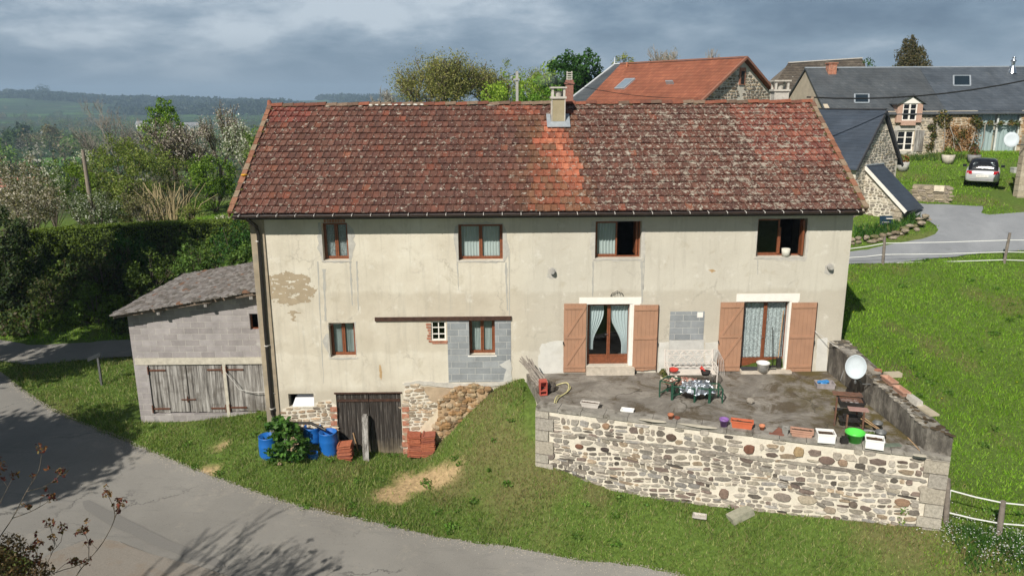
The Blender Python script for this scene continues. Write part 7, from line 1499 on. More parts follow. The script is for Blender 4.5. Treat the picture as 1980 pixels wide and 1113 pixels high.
# loose grit along the crumbling road edge
r = np.random.default_rng(12); V = []; E_ = np.array(mainA); k = r.integers(0, len(E_)-1, 9000); q = E_[k]+(E_[k+1]-E_[k])*r.random((9000, 1)); off = np.abs(r.normal(0, .16, 9000))-.05; dv_ = (E_[k+1]-E_[k]); dv_ /= np.linalg.norm(dv_, axis=1)[:, None]+1e-9
x = q[:, 0]+dv_[:, 1]*off; y = q[:, 1]-dv_[:, 0]*off; z = H(x, y)+.055; s = .008+.016*r.random(9000); a = r.random(9000)*6
P = np.stack([x, y, z], -1); V = np.stack([P+np.stack([np.cos(a+j*2.09)*s, np.sin(a+j*2.09)*s, -s*.4], -1) for j in range(3)]+[P+np.stack([s*0, s*0, s*.7], -1)], 1)
b_ = np.arange(9000)[:, None]*4; F = np.concatenate([b_+np.array([[0, 1, 3]]), b_+np.array([[1, 2, 3]]), b_+np.array([[2, 0, 3]])])
tag(fastmesh('road_grit', V.reshape(-1, 3), F, plain('grit', (.34, .31, .26), .95, .4, 30)), kind='stuff')
# coarse weeds and dock clumps dotted about the grass
r = np.random.default_rng(33); cs = []; 
for k in range(150):
    if k < 52: q = (r.uniform(11, 23), r.uniform(-7, 9))
    else: q = (r.uniform(-12, 9), r.uniform(-5, .5))
    if any(bool(inpoly(np.array([q[0]]), np.array([q[1]]), P_)[0]) for P_ in ROADS+[FOOT, TERR, GARF]): continue
    cs.append((q[0], q[1], H(*q)+.07))
V, F, C = leaves(cs, np.array([[a, a, .06] for a in r.uniform(.08, .24, len(cs))]), 3600, .075, [(.07, .16, .02), (.10, .20, .025), (.15, .24, .05)], 34); tag(fastmesh('weeds', V, F, LEAF, col=C), kind='stuff')
# sign by the lane (arrow shaped)
p = gp(197, 745); zt_ = zat(p, 690); t = Thing('direction_sign', 'dark arrow shaped direction sign on a post by the lane', 'sign', p); mb = MB(); mb.bar(p-(0, 0, .1), z3(p, zt_), .07); t.part('post', mb, plain('sign_post', (.10, .10, .10), .7)); mb = MB(); mb.prism([(p[0]-.38, p[1]-.05, zt_-.16), (p[0]+.12, p[1]-.05, zt_+.04), (p[0]+.16, p[1]-.05, zt_+.20), (p[0]-.36, p[1]-.05, zt_+.0)], (0, .03, 0)); t.part('board', mb, plain('sign_board', (.03, .035, .04), .6), fixn=True)
# ---- car
cp = atZ(1896, 364, 6.5); cp[2] = H(cp[0]+.8, cp[1]+1.2)+.02; CR = -atan2(cp[0]-CAM[0], cp[1]-CAM[1]); t = Thing('parked_car', 'small silver hatchback with dark roof parked on the far lawn, seen from behind', 'car', cp)
silver = plain('silver_paint', (.56, .57, .58), .3, .03, 3, .6, .3); blackp = plain('black_gloss', (.012, .013, .016), .15, .1, 3, .6); 
# stations along y (0 = rear bumper): list of (y, [(x, z)...]) half sections
def loft(secs, mirror=True):
    mb = MB(); n = len(secs[0][1]); P = []
    for y, s in secs:
        full = [(x, z) for x, z in s]+[(-x, z) for x, z in s[::-1]]; P += [(x, y, z) for x, z in full]
    m2 = 2*n
    F = [(i*m2+k, i*m2+(k+1) % m2, (i+1)*m2+(k+1) % m2, (i+1)*m2+k) for i in range(len(secs)-1) for k in range(m2)]+[tuple(range(m2)), tuple(range((len(secs)-1)*m2, len(secs)*m2))[::-1]]
    mb.add(P, F, None, True); return mb
S = []
for (y, w, zl_, zb2) in [(0, .78, .34, .78), (.06, .84, .24, .86), (.5, .86, .2, .95), (1.2, .87, .2, .95), (2.4, .87, .2, .93), (3.1, .86, .22, .88), (3.7, .80, .25, .76), (3.95, .62, .32, .60)]:
    S.append((y, [(w*.8, zl_), (w*.97, zl_+.06), (w, zl_+.3), (w*.98, zb2-.14), (w*.92, zb2-.02), (w*.5, zb2)]))
body = t.part('body', xf(loft(S), cp, CR, .9), silver, fixn=True)
S = [(y, [(w, z0_), (w*.97, z0_+(z1_-z0_)*.5), (w*.86, z1_-.06), (w*.7, z1_), (w*.3, z1_+.02)]) for (y, w, z0_, z1_) in [(.10, .74, .84, .93), (.34, .74, .88, 1.38), (.75, .75, .90, 1.47), (1.6, .75, .90, 1.47), (2.2, .75, .90, 1.38), (2.9, .72, .86, .92)]]
t.part('cabin', xf(loft(S), cp, CR, .9), blackp, fixn=True)
mb = MB(); mb.add([(-.56, .13, .98), (.56, .13, .98), (.50, .305, 1.33), (-.50, .305, 1.33)], [(0, 1, 2, 3)]); t.part('rear_window', xf(mb, cp, CR, .9), plain('tinted_glass', (.03, .04, .045), .05, .1, 3, .7))
for s_ in (-1, 1):
    mb = MB(); mb.obox((s_*.66, .03, .76), (.13, .03*s_, 0), (0, .04, 0), (0, 0, .085)); t.part('taillight', xf(mb, cp, CR, .9), plain('tail_red', (.45, .01, .02), .25, .1, 5, .6)); mb = MB(); mb.obox((s_*.97, 2.2, .98), (.10, 0, 0), (0, .08, 0), (0, 0, .07)); t.part('mirror', xf(mb, cp, CR, .9), blackp)
    for yw in (.65, 3.1):
        mb = MB(); c = np.array((s_*.76, yw, .30)); P = []
        for (dx_, r) in ((-.1, .22), (-.1, .30), (.1, .30), (.1, .22), (.08, .12)):
            P += [(c[0]+dx_*s_, c[1]+r*cos(2*pi*k/16), c[2]+r*sin(2*pi*k/16)) for k in range(16)]
        mb.add(P, [(i*16+k, i*16+(k+1) % 16, (i+1)*16+(k+1) % 16, (i+1)*16+k) for i in range(4) for k in range(16)], smooth=True); t.part('wheel', xf(mb, cp, CR, .9), blackm, fixn=True)
mb = MB(); mb.box(-.3, -.03, .50, .3, .0, .62); lp = t.part('licence_plate', xf(mb, cp, CR, .9), whitep); mb = MB(); mb.box(-.25, -.034, .545, -.12, -.031, .58); mb.box(-.09, -.034, .545, .08, -.031, .58); mb.box(.11, -.034, .545, .25, -.031, .58); t.part('plate_text', xf(mb, cp, CR, .9), plain('faint_text', (.35, .35, .38), .6), lp)
mb = MB(); mb.box(-.62, -.02, .28, .62, .03, .42); t.part('bumper', xf(mb, cp, CR, .9), plain('bumper_grey', (.28, .28, .29), .5))
# ---- wires and poles
wirem = plain('black_wire', (.015, .015, .015), .6)
mb = MB(); a = atY(1560, 188, 14); b = atY(1990, 154, 14); mb.tube([a*(1-u)+b*u-np.array((0, 0, .35*4*u*(1-u))) for u in np.linspace(0, 1, 9)], .035, 5); solo('power_cable', mb, wirem, 'thick black overhead cable crossing in front of slate roof', 'cable', a)
mb = MB(); a = atY(1093, 160, 12); b = atY(1350, 190, 12); mb.tube([a*(1-u)+b*u-np.array((0, 0, .2*4*u*(1-u))) for u in np.linspace(0, 1, 9)], .012, 4); mb.tube([atY(1003, 142, 22), atY(960, 155, 40), atY(900, 165, 60)], .02, 4); solo('thin_cable', mb, wirem, 'thin overhead cable in front of the red barn roof', 'cable', a)
p = atY(1000, 230, 22); mb = MB(); top = atY(1000, 138, 22); mb.box(p[0]-.075, 21.9, 4, p[0]+.075, 22.05, top[2]); mb.box(p[0]-.3, 21.85, top[2]-.5, p[0]+.15, 21.9, top[2]-.4); mb.tube([(p[0]-.3, 21.8, top[2]-.4), (p[0]-.3, 21.8, top[2]-.25)], .05, 6); solo('utility_pole', mb, plain('concrete_pole', (.36, .35, .33), .9, .1, 5), 'grey concrete utility pole behind the ridge among trees', 'pole', (p[0], 22, 6))
a = atY(174, 385, 19); b = atY(160, 290, 19); mb = MB(); mb.tube([a-(0, 0, 1), a, b], [.13, .12, .09], 8); solo('utility_pole', mb, plain('wood_pole', (.24, .20, .16), .95, .2, 5), 'weathered wooden pole leaning among the garden shrubs', 'pole', a)
# ================================================================== trees and shrubs
def at(px, py, D): return atY(px, py, D-22.8)
def tr_px(name, label, px, pytop, D, rpx, nleaf, lsize, cols, seed, **k):
    p = at(px, 300, D); b = np.array((p[0], p[1], H(p[0], p[1])-.1)); h = at(px, pytop, D)[2]-b[2]; R = rpx/FPX*D*1.0
    return tree(name, label, k.pop('cat', 'tree'), b, h, R, nleaf, lsize, cols, seed, **k)
OLIVE = [(.23, .24, .06), (.29, .28, .09), (.17, .19, .05), (.33, .30, .12)]; LIME = [(.26, .38, .04), (.33, .45, .065), (.19, .30, .035)]; DKG = [(.035, .10, .015), (.05, .13, .02), (.025, .07, .012)]
BLOS = [(.62, .55, .50), (.52, .44, .40), (.70, .66, .60), (.22, .24, .12)]; GRN = [(.10, .18, .035), (.14, .23, .04), (.07, .13, .025)]; BLOSW = [(.60, .60, .52), (.16, .20, .10), (.70, .70, .62), (.12, .17, .07)]
tr_px('oak_tree', 'large spreading olive green tree rising above left part of ridge', 862, 103, 62, 92, 24000, .125, OLIVE, 3, group=None, tipr=.95, levels=5, r0=.42, minr=.02, spread=1.05, kids=(2, 3))
tr_px('oak_tree', 'narrower olive green tree between the large tree and the pole', 958, 120, 64, 48, 10000, .12, OLIVE, 5, tipr=.8, levels=4, r0=.3, minr=.02)
tr_px('pale_willow', 'pale bluish willow with sparse catkins right of the pole', 1048, 135, 82, 42, 4200, .16, [(.30, .33, .25), (.24, .28, .2), (.38, .40, .32)], 7, tipr=.7, levels=4, r0=.2)
tr_px('round_tree', 'dense dark green round tree left of the red roofed barn', 1117, 97, 60, 54, 14000, .20, DKG, 8, tipr=1.15, levels=4, r0=.35, shell=0) if False else bush('round_tree', 'dense dark green round tree left of the red roofed barn', 'tree', [at(1117, 150, 60), at(1100, 160, 60), at(1137, 158, 60), at(1117, 195, 60)], [2.15, 1.7, 1.65, 2.0], 17000, .19, DKG, 8, stems=8)
bush('lime_shrub', 'yellow green shrub tops left of the dark round tree', 'shrub', [at(1075, 155, 63), at(1060, 175, 62), at(1035, 185, 60)], [1.5, 1.6, 1.5], 3600, .17, LIME, 9)
bush('lime_shrub', 'bright green shrub just behind the ridge at the chimney', 'shrub', [at(1045, 188, 50), at(1020, 192, 50), at(1075, 195, 50)], [1.1, .9, 1.0], 3200, .14, [(.10, .22, .02), (.15, .28, .03)], 10)
bush('lime_shrub', 'lime leaved shrubs left of the concrete pole behind ridge', 'shrub', [at(985, 180, 58), at(960, 190, 58)], [1.5, 1.3], 2600, .16, LIME, 11)
tr_px('bare_tree', 'leafless whitish tree at far left end of the ridge trees', 768, 165, 70, 48, 900, .12, [(.42, .42, .38)], 12, levels=5, mat=PALEBARK, minr=.010, kids=(2, 3), spread=.9)
tr_px('bare_tree', 'bushy bare twig tree behind the red roof ridge', 1283, 84, 76, 48, 2600, .13, [(.22, .20, .08), (.18, .15, .08)], 13, levels=5, mat=PALEBARK, minr=.018, spread=.75, multi=3, kids=(2, 3), r0=.15)
tr_px('bare_tree', 'thin bare twig tree right of the bushy one behind red roof', 1365, 92, 78, 28, 250, .1, [(.2, .17, .1)], 14, levels=4, mat=PALEBARK, minr=.018, spread=.7, multi=3, r0=.1)
tr_px('conical_tree', 'conical olive brown tree above the long slate roof', 1761, 71, 74, 34, 9000, .17, [(.13, .11, .045), (.10, .10, .04), (.17, .14, .06)], 15, levels=4, tipr=.75, spread=.8) if False else None
cc_ = [at(1761, 74+i*9, 74)+np.array((0, 0, 0)) for i in range(8)]; bush('conical_tree', 'conical olive brown tree above the long slate roof', 'tree', cc_, [.35, .6, .85, 1.05, 1.25, 1.4, 1.5, 1.6], 8500, .15, [(.12, .10, .045), (.09, .095, .04), (.17, .14, .065)], 15, stems=6)
bush('lime_shrub', 'small yellowish treetop just left of the red ridge', 'shrub', [at(1203, 125, 80)], [1.1], 700, .18, [(.22, .24, .06)], 16)
bush('lime_shrub', 'pale twiggy shrub behind the chimney left of red barn', 'shrub', [at(985, 160, 72), at(1030, 165, 74)], [1.8, 1.8], 2200, .15, [(.20, .26, .08), (.26, .28, .12)], 17)
# garden on the left
tr_px('bare_tree', 'grey leafless tree fanning above the garden shrubs at left', 232, 184, 72, 66, 500, .1, [(.3, .27, .22)], 20, levels=5, mat=PALEBARK, minr=.009, spread=1.0, up=.35, kids=(2, 3), multi=2, r0=.085, first=.30)
bush('poplar', 'bright green upright tree behind the blossom trees', 'tree', [at(316, 205, 62), at(318, 225, 62), at(314, 250, 62), at(322, 275, 62), at(300, 245, 62), at(337, 240, 62)], [.75, 1.15, 1.45, 1.3, .8, .8], 6500, .15, [(.14, .25, .012), (.19, .31, .02), (.10, .19, .012)], 21)
tr_px('blossom_tree', 'pink white blossom tree left of the tall airy blossom tree', 352, 222, 57, 62, 4200, .11, BLOS, 22, levels=4, minr=.014, tipr=.42, spread=1.1, kids=(3, 4), multi=2)
tr_px('blossom_tree', 'tall airy white blossom tree in the middle of the garden', 415, 192, 60, 52, 2800, .10, BLOS, 23, levels=5, minr=.014, tipr=.35, kids=(2, 3))
tr_px('blossom_tree', 'dense white blossom tree next to the farmhouse roof edge', 470, 232, 52, 34, 5200, .11, BLOSW, 24, levels=4, minr=.012, tipr=.5)
bush('lime_shrub', 'fresh green shrub behind roof edge beside the white blossom', 'shrub', [at(497, 270, 50), at(490, 300, 50)], [.9, .8], 1500, .13, [(.17, .26, .05), (.24, .32, .1)], 25)
OL2 = [(.15, .21, .035), (.19, .24, .045), (.11, .155, .026), (.23, .25, .07)]
bush('big_shrub', 'wide olive green thicket in the middle of the garden', 'shrub', [at(225, 310, 52), at(270, 300, 53), at(215, 350, 51), at(290, 340, 51), at(325, 330, 52), at(255, 370, 49), at(190, 340, 52)], [1.7, 1.6, 1.8, 1.9, 1.3, 1.8, 1.2], 15000, .13, OL2, 26, stems=12)
bush('big_shrub', 'dark twiggy shrub under the olive thicket', 'shrub', [at(300, 375, 47), at(340, 372, 47), at(260, 385, 47)], [1.1, 1.1, 1.0], 3200, .11, [(.06, .07, .025), (.09, .08, .04)], 27)
bush('lime_shrub', 'vivid green rounded shrub right of the olive thicket', 'shrub', [at(392, 330, 48), at(415, 345, 48), at(400, 365, 47), at(440, 360, 48)], [1.05, 1.25, 1.3, .8], 7500, .12, [(.12, .21, .02), (.17, .27, .03), (.07, .12, .018)], 28)
bush('lime_shrub', 'lime green shrub left of the leaning wooden pole', 'shrub', [at(125, 340, 50), at(148, 355, 49), at(150, 380, 47)], [1.0, 1.2, 1.2], 5200, .13, [(.17, .25, .03), (.12, .19, .02)], 29)
bush('blossom_shrub', 'small white flowering shrub behind the wooden pole', 'shrub', [at(160, 310, 53), at(178, 322, 53)], [.75, .8], 1700, .1, BLOSW, 30)
bush('blossom_shrub', 'white flowering shrub left of the lime shrub', 'shrub', [at(95, 335, 47), at(80, 355, 46), at(110, 375, 45)], [1.0, 1.0, 1.2], 3600, .1, BLOSW+GRN, 31)
bush('blossom_tree', 'large brownish blossom tree at the left edge of the view', 'tree', [at(30, 335, 43), at(60, 355, 43), at(5, 360, 42), at(50, 395, 41), at(15, 410, 40), at(90, 400, 41)], [1.2, 1.2, 1.4, 1.5, 1.5, 1.0], 9000, .11, [(.42, .38, .31), (.30, .26, .19), (.12, .12, .05), (.50, .47, .40), (.15, .13, .06)], 32, stems=12)
bush('blossom_shrub', 'low white dotted shrub behind the hedge at left', 'shrub', [at(150, 405, 41), at(190, 400, 41), at(215, 410, 41)], [.85, .95, .85], 4200, .09, [(.50, .52, .44), (.14, .18, .07), (.09, .13, .04)], 33)
bush('straw_shrub', 'straw coloured tangled shrub behind the middle of hedge', 'shrub', [at(250, 405, 42), at(285, 400, 42), at(320, 412, 42)], [.9, .9, .9], 3600, .10, [(.28, .25, .13), (.20, .18, .09), (.13, .15, .05)], 34, stems=30, mat=PALEBARK)
bush('lime_shrub', 'small yellow green shrub behind the hedge near the roof corner', 'shrub', [at(375, 418, 41), at(362, 410, 41)], [.55, .5], 1300, .09, [(.28, .30, .08), (.18, .22, .05)], 35)
bush('blossom_shrub', 'low white flowers on the hedge next to roof corner', 'shrub', [at(440, 424, 40), at(425, 427, 40)], [.35, .3], 500, .08, [(.6, .58, .5), (.2, .24, .1)], 36)
t = Thing('pampas_reeds', 'clump of tall straw coloured reeds standing behind hedge', 'reeds', (at(325, 420, 42)[0], 19.2, H(-18, 19))); r_ = random.Random(6); mb = MB()
for k in range(75):
    px = r_.gauss(322, 17); a = at(px, 425, 42+r_.uniform(-.6, .6)); ht = r_.uniform(.9, 2.1); l_ = r_.gauss(0, .3)+(px-322)*.012; mb.tube([a, a+(l_*.35, 0, ht*.6), a+(l_, 0, ht)], [.022, .018, .03 if r_.random() < .3 else .008], 4)
t.part('stalks', mb, plain('straw', (.42, .34, .19), .9, .2, 6))
# clipped hedge along the bank
HP = [(-32.5, 13.4), (-27, 15.0), (-22.6, 16.4), (-17, 16.9), (-11, 17.1), (-7, 17.2)]
hz0 = []
t = Thing('clipped_hedge', 'long clipped dark green hedge with flat top along the garden bank', 'hedge', (-18, 16.8, 4)); V_, C_ = [], []; mb = MB(); r = np.random.default_rng(4)
HPX = [(60, 447), (160, 440), (280, 434), (400, 430), (490, 425)]; HQ = []
for (px, py) in HPX: p = at(px, py, 38.5); HQ.append(p)
for i in range(len(HQ)-1):
    a, b = HQ[i], HQ[i+1]; d = b-a; L = np.linalg.norm(d[:2]); dn = np.array((d[0], d[1], 0))/L; nn_ = np.array((dn[1], -dn[0], 0)); hh = 1.75
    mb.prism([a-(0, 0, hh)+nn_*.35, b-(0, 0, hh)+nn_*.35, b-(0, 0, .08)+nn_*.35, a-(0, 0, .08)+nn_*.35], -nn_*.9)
    n = int(L*1500); u = r.random(n)[:, None]; face = r.random(n); w_ = np.where(face < .45, .42, r.uniform(-.6, .42, n))[:, None]; zz_ = np.where(face < .45, -hh*r.random(n), .02)[:, None]
    P = a+d*u+nn_*(w_+r.normal(0, .04, (n, 1)))+np.array((0, 0, 1.))*(zz_+r.normal(0, .035, (n, 1))); nv = r.normal(size=(n, 3)); nv /= np.linalg.norm(nv, axis=1)[:, None]; a2 = np.cross(nv, r.normal(size=(n, 3))); a2 /= np.linalg.norm(a2, axis=1)[:, None]; b2 = np.cross(nv, a2); s = .035+.03*r.random((n, 1))
    V_.append(np.stack([P-a2*s, P-b2*s*.7, P+a2*s, P+b2*s*.7], 1).reshape(-1, 3)); C_.append(np.array([(.13, .19, .03), (.18, .24, .04), (.09, .13, .022)])[r.integers(0, 3, n)]*(.7+.6*r.random((n, 1))))
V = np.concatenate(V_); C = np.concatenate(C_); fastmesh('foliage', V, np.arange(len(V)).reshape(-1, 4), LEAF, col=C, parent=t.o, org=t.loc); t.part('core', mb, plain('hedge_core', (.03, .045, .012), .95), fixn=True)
# ivy and bramble over the bank (one tangled mass)
r = np.random.default_rng(8); n = 62000; x = r.uniform(-34, -7, n); y = r.uniform(10.0, 16.6, n); k = y > 10.1+.6*np.sin(x*.9)+.3*np.sin(x*2.3); x, y = x[k], y[k]; n = len(x)
bump_ = .55*np.clip(vn(x, y, 1.1, 4)+.4, 0, 1.4)+.35*np.clip(vn(x, y, 2.6, 2), 0, 1); edge = sstep(10.0, 11.4, y); z = H(x, y)+(.12+bump_*edge)*r.random(n)**.35+.25*edge
zc_ = np.interp(x, [q[0] for q in HQ], [q[2]-.55 for q in HQ]); z = np.minimum(z, zc_+.35*r.random(n)); V, F, C = leaves(np.stack([x, y, z], -1)[:1], .1, 4, .1, GRN, 1)
P = np.stack([x, y, z], -1); nv = r.normal(size=(n, 3))+np.array((0, -.5, .7)); nv /= np.linalg.norm(nv, axis=1)[:, None]; a2 = np.cross(nv, r.normal(size=(n, 3))); a2 /= np.linalg.norm(a2, axis=1)[:, None]; b2 = np.cross(nv, a2); s = .05+.06*r.random((n, 1))
pal = np.array([(.05, .085, .02), (.07, .11, .025), (.035, .06, .016), (.11, .15, .03), (.09, .075, .035)]); mixv = (vn(x, y, .7, 6) > .25) & (r.random(n) < .7); ci = r.integers(0, 5, n); C = pal[ci]*(.7+.6*r.random((n, 1))); C[mixv] = np.array((.13, .20, .03))*(.7+.6*r.random((mixv.sum(), 1)))
tag(fastmesh('ivy_undergrowth', np.stack([P-a2*s, P-b2*s*.75, P+a2*s, P+b2*s*.75], 1).reshape(-1, 3), np.arange(n*4).reshape(-1, 4), LEAF, col=C), kind='stuff')
BR = [(.07, .10, .025), (.10, .14, .03), (.05, .07, .02), (.13, .12, .05)]
for k, (px, py, D, rr, lab, cl) in enumerate([(190, 500, 35.5, 1.1, 'bramble bush with grey stems at left end of the bank', BR), (250, 480, 36, .9, 'dark laurel bush on the bank right of the brambles', DKG), (290, 520, 35, 1.0, 'yellow green bramble bush in the middle of the bank', [(.11, .17, .03), (.08, .12, .02)]), (455, 470, 35, 1.0, 'dark glossy shrub beside the farmhouse corner', DKG), (475, 500, 34, .8, 'leafy shrub against the farmhouse corner above garage roof', GRN), (180, 590, 33.5, .9, 'low bright bramble above the lane', [(.12, .20, .03), (.09, .15, .02)]), (100, 560, 34.5, 1.2, 'dark bramble mound left of the bright bramble', BR), (380, 500, 35, .9, 'ivy mound on the bank above garage roof', GRN)]):
    c = at(px, py, D); bush('bramble', lab, 'bush', [c, c+np.array((.7, .2, -.3)), c+np.array((-.6, .1, -.4))], [rr, rr*.8, rr*.8], 2600, .11, cl, 60+k)
bush('evergreen_bush', 'big dark evergreen bush at left edge above the lane', 'bush', [at(5, 450, 36), at(30, 500, 36), at(5, 545, 35.5), at(45, 570, 35), at(10, 610, 34.5)], [1.1, 1.25, 1.3, 1.2, 1.0], 14000, .13, [(.03, .055, .016), (.045, .075, .02), (.06, .07, .03)], 41)
tree('dark_tree', 'tall dark tree outside the left edge shading lane', 'tree', (-31, 10, 1.5), 9, 3.2, 9000, .2, [(.03, .055, .016), (.045, .075, .02)], 42, tipr=.9, levels=4)
# trees left of and below the view: their shade lies on road and bank
SH = [(.05, .10, .02), (.07, .13, .03)]
tree('shade_tree', 'leafy roadside tree left of the view shading the road', 'tree', (-19.0, -8.6, .2), 11.5, 3.7, 17000, .28, SH, 43, tipr=.95, levels=4, lean=(.1, 0))
tree('shade_tree', 'leafy roadside tree further up shading the lane corner', 'tree', (-23.5, -2.5, .5), 15, 3.9, 11000, .3, SH, 44, tipr=1.0, levels=4)
tree('shade_tree', 'leafy roadside tree up the lane shading the ivy bank', 'tree', (-24.6, 2.6, .9), 16, 3.2, 11000, .3, SH, 45, tipr=1.0, levels=4)
tree('bare_roadside_tree', 'bare twiggy tree just below the view casting branch shadows', 'tree', (-11.2, -15.4, .0), 10.0, 2.8, 500, .08, [(.2, .1, .05)], 46, levels=4, minr=.014, kids=(2, 3), spread=.7, multi=3, lean=(.28, .05), tipr=.35, r0=.10)
# sapling whose reddish shoots reach into the lower left corner
t = Thing('maple_sapling', 'young tree with red brown leaf tufts in lower left corner', 'tree', (-10.6, -11.6, .2)); DD = 12.2; seg = []; tips = []; r_ = random.Random(9)
def pl(pts, r0, r1, D=DD):
    P = [at(a, b, D+i*.05) for i, (a, b) in enumerate(pts)]; P = [np.array(q) for q in smooth([tuple(p) for p in P], .12)]; n = len(P)
    for i in range(n-1): f = i/n; seg.append((P[i], P[i+1], r0*(1-f)+r1*f, r0*(1-f)+r1*f-.0005))
    return P
LINES = [([(60, 1300), (100, 1200), (147, 1113), (171, 1082), (198, 1049), (220, 1007), (220, 983), (207, 953)], .018, .005), ([(220, 1004), (226, 990), (234, 971)], .006, .003), ([(40, 1260), (80, 1130), (108, 1106), (140, 1096), (168, 1085)], .010, .006), ([(171, 1084), (172, 1060), (170, 1045), (162, 1025)], .007, .003),
         ([(-60, 1250), (-30, 1090), (0, 1037), (24, 1001), (51, 950), (75, 909), (81, 867)], .018, .004), ([(24, 1001), (60, 988), (90, 971), (100, 962)], .008, .003), ([(51, 950), (80, 942), (99, 933), (120, 912)], .008, .003), ([(20, 1240), (60, 1150), (81, 1110), (102, 1064), (105, 1043), (93, 1010)], .012, .004), ([(102, 1064), (118, 1046), (121, 1020)], .006, .003), ([(-40, 1100), (-10, 1000), (0, 972), (15, 942), (27, 918)], .010, .004), ([(0, 1063), (30, 1072), (72, 1077)], .006, .003), ([(-60, 1150), (-20, 1110), (20, 1100), (50, 1085), (60, 1060)], .010, .004), ([(-50, 1000), (-20, 930), (5, 900)], .008, .003), ([(108, 1106), (125, 1090), (145, 1086)], .005, .003), ([(81, 1110), (70, 1080), (75, 1050)], .006, .003)]
lv = []; lr = []
for pts, r0, r1 in LINES:
    P = pl(pts, r0, r1); lv.append(P[-1]); lr.append(.09); 
    for q in P[len(P)//3::max(1, len(P)//7)]:
        if r_.random() < .75:
            d = np.array((r_.gauss(0, .09), r_.gauss(0, .06), .10+r_.random()*.1)); seg.append((q, q+d, .0035, .002)); lv.append(q+d); lr.append(.05)
base_ = np.array((-10.6, -11.6, .1))
for pts, r0, r1 in LINES[:1]+LINES[4:5]+LINES[7:8]+LINES[2:3]+LINES[9:10]+LINES[11:12]+LINES[12:13]: q = at(*pts[0], DD); seg.append((base_, q, r0*1.8, r0))
segmesh('trunk', seg, BARK, t.o, t.loc, 5, .003)
V, F, C = leaves(np.array(lv), np.array(lr), 1150, .060, [(.16, .035, .03), (.22, .09, .04), (.12, .09, .03), (.10, .03, .03), (.26, .15, .06)], 5); fastmesh('leaf_tufts', V, F, LEAF, col=C, parent=t.o, org=t.loc)
cb_ = [at(a, b, DD) for a, b in [(10, 1100), (40, 1110), (-10, 1080), (70, 1112), (20, 1060)]]; V, F, C = leaves(cb_, .30, 2200, .06, [(.14, .09, .035), (.09, .06, .03), (.18, .13, .06)], 6); fastmesh('leaf_tufts', V, F, LEAF, col=C, parent=t.o, org=t.loc)
# ================================================================== the valley
def farpt(px, D): p = at(px, 200, D); return np.array((p[0], p[1], H(p[0], p[1])))
def blobtree(name, label, cat, p, h, w, cols, seed, group=None, n=420, conic=False):
    r = random.Random(seed); cs = []; rs_ = []
    for k in range(9):
        f = k/8 if conic else r.random(); a = r.uniform(0, 6.28); q = (1-f)*w*.5 if conic else w*.45*r.random(); cs.append(p+np.array((cos(a)*q*(.3 if conic else 1), sin(a)*q, h*(.2+.7*f)))); rs_.append(w*(.34*(1.15-f) if conic else r.uniform(.24, .38)))
    t = Thing(name, label, cat, p, group); V, F, C = leaves(cs, np.array([[q, q, q*1.1] for q in rs_]), n, w*.13, cols, seed); fastmesh('crown', V, F, LEAF, col=C, parent=t.o, org=p); mb = MB(); mb.tube([p-(0, 0, .5), p+(0, 0, h*.5)], [w*.05, w*.02], 5); t.part('trunk', mb, BARK); return t
FC = {'g': [(.05, .09, .03), (.07, .12, .04)], 'o': [(.14, .13, .06), (.18, .16, .08)], 'd': [(.02, .04, .018), (.03, .05, .02)], 'l': [(.14, .24, .04), (.18, .28, .06)], 'b': [(.35, .34, .30), (.22, .22, .18)], 'p': [(.22, .19, .13), (.16, .15, .10)]}
FT = [(98, 262, 16, 'p', 'pinkish tree standing before the valley meadow', 210), (60, 252, 10, 'd', 'dark conifer right of the red roofed house in the valley', 190), (130, 270, 14, 'l', 'bright lime tree low in the valley behind pole', 170), (40, 275, 18, 'o', 'brown leafless wood edge tree at left of the valley', 180), (150, 262, 12, 'g', 'green tree beside the bright lime tree in valley', 185), (110, 290, 14, 'd', 'dark bushy tree below the lime tree in the valley', 150), (20, 225, 16, 'g', 'hazy green tree on left slope of the valley', 420), (30, 205, 16, 'd', 'dark tree crown on the upper left valley slope', 600), (85, 222, 14, 'o', 'brownish round tree in the middle of the valley', 430), (25, 235, 8, 'b', 'pale blossoming tree on the left valley slope', 400), (150, 232, 12, 'g', 'green hedgerow tree above the valley meadow', 380), (5, 260, 16, 'p', 'grey brown tree at the left edge of valley', 200), (75, 295, 15, 'o', 'olive tree below the pinkish valley tree', 150)]
for k, (px, py, s, c, lab, D) in enumerate(FT):
    p = farpt(px, D); w = s*2/FPX*D*1.0*1.25; blobtree('valley_tree', lab, 'tree', p, w*(1.5 if c == 'd' and D == 190 else 1.0), w*(.6 if D == 190 else 1), FC[c], 100+k, n=520, conic=(D == 190))
rr_ = random.Random(21); protos = []
for k, c in enumerate('ggodbpglog'):
    protos.append(blobtree('valley_tree', 'hazy tree in the hedgerows of the far valley', 'tree', np.array((0, 0, 0.)), 8, 8, FC[c], 150+k, 'hedgerow trees in the valley', n=150))
cnt = 0
while cnt < 290:
    px = rr_.uniform(-60, 800); D = 170*math.exp(rr_.random()*2.5); p = farpt(px, D)
    if D < 300 and px > 300: continue
    s = sin(p[0]/55+sin(p[1]/90))*cos(p[1]/70+p[0]/200)
    if abs(s) > .5: continue
    pr = protos[cnt % 10]; t = pr.o if cnt < 10 else copytree(pr.o); t.location = tuple(p); t.scale = [rr_.uniform(.55, 1.35)]*3; t.rotation_euler.z = rr_.uniform(0, 6.28); cnt += 1
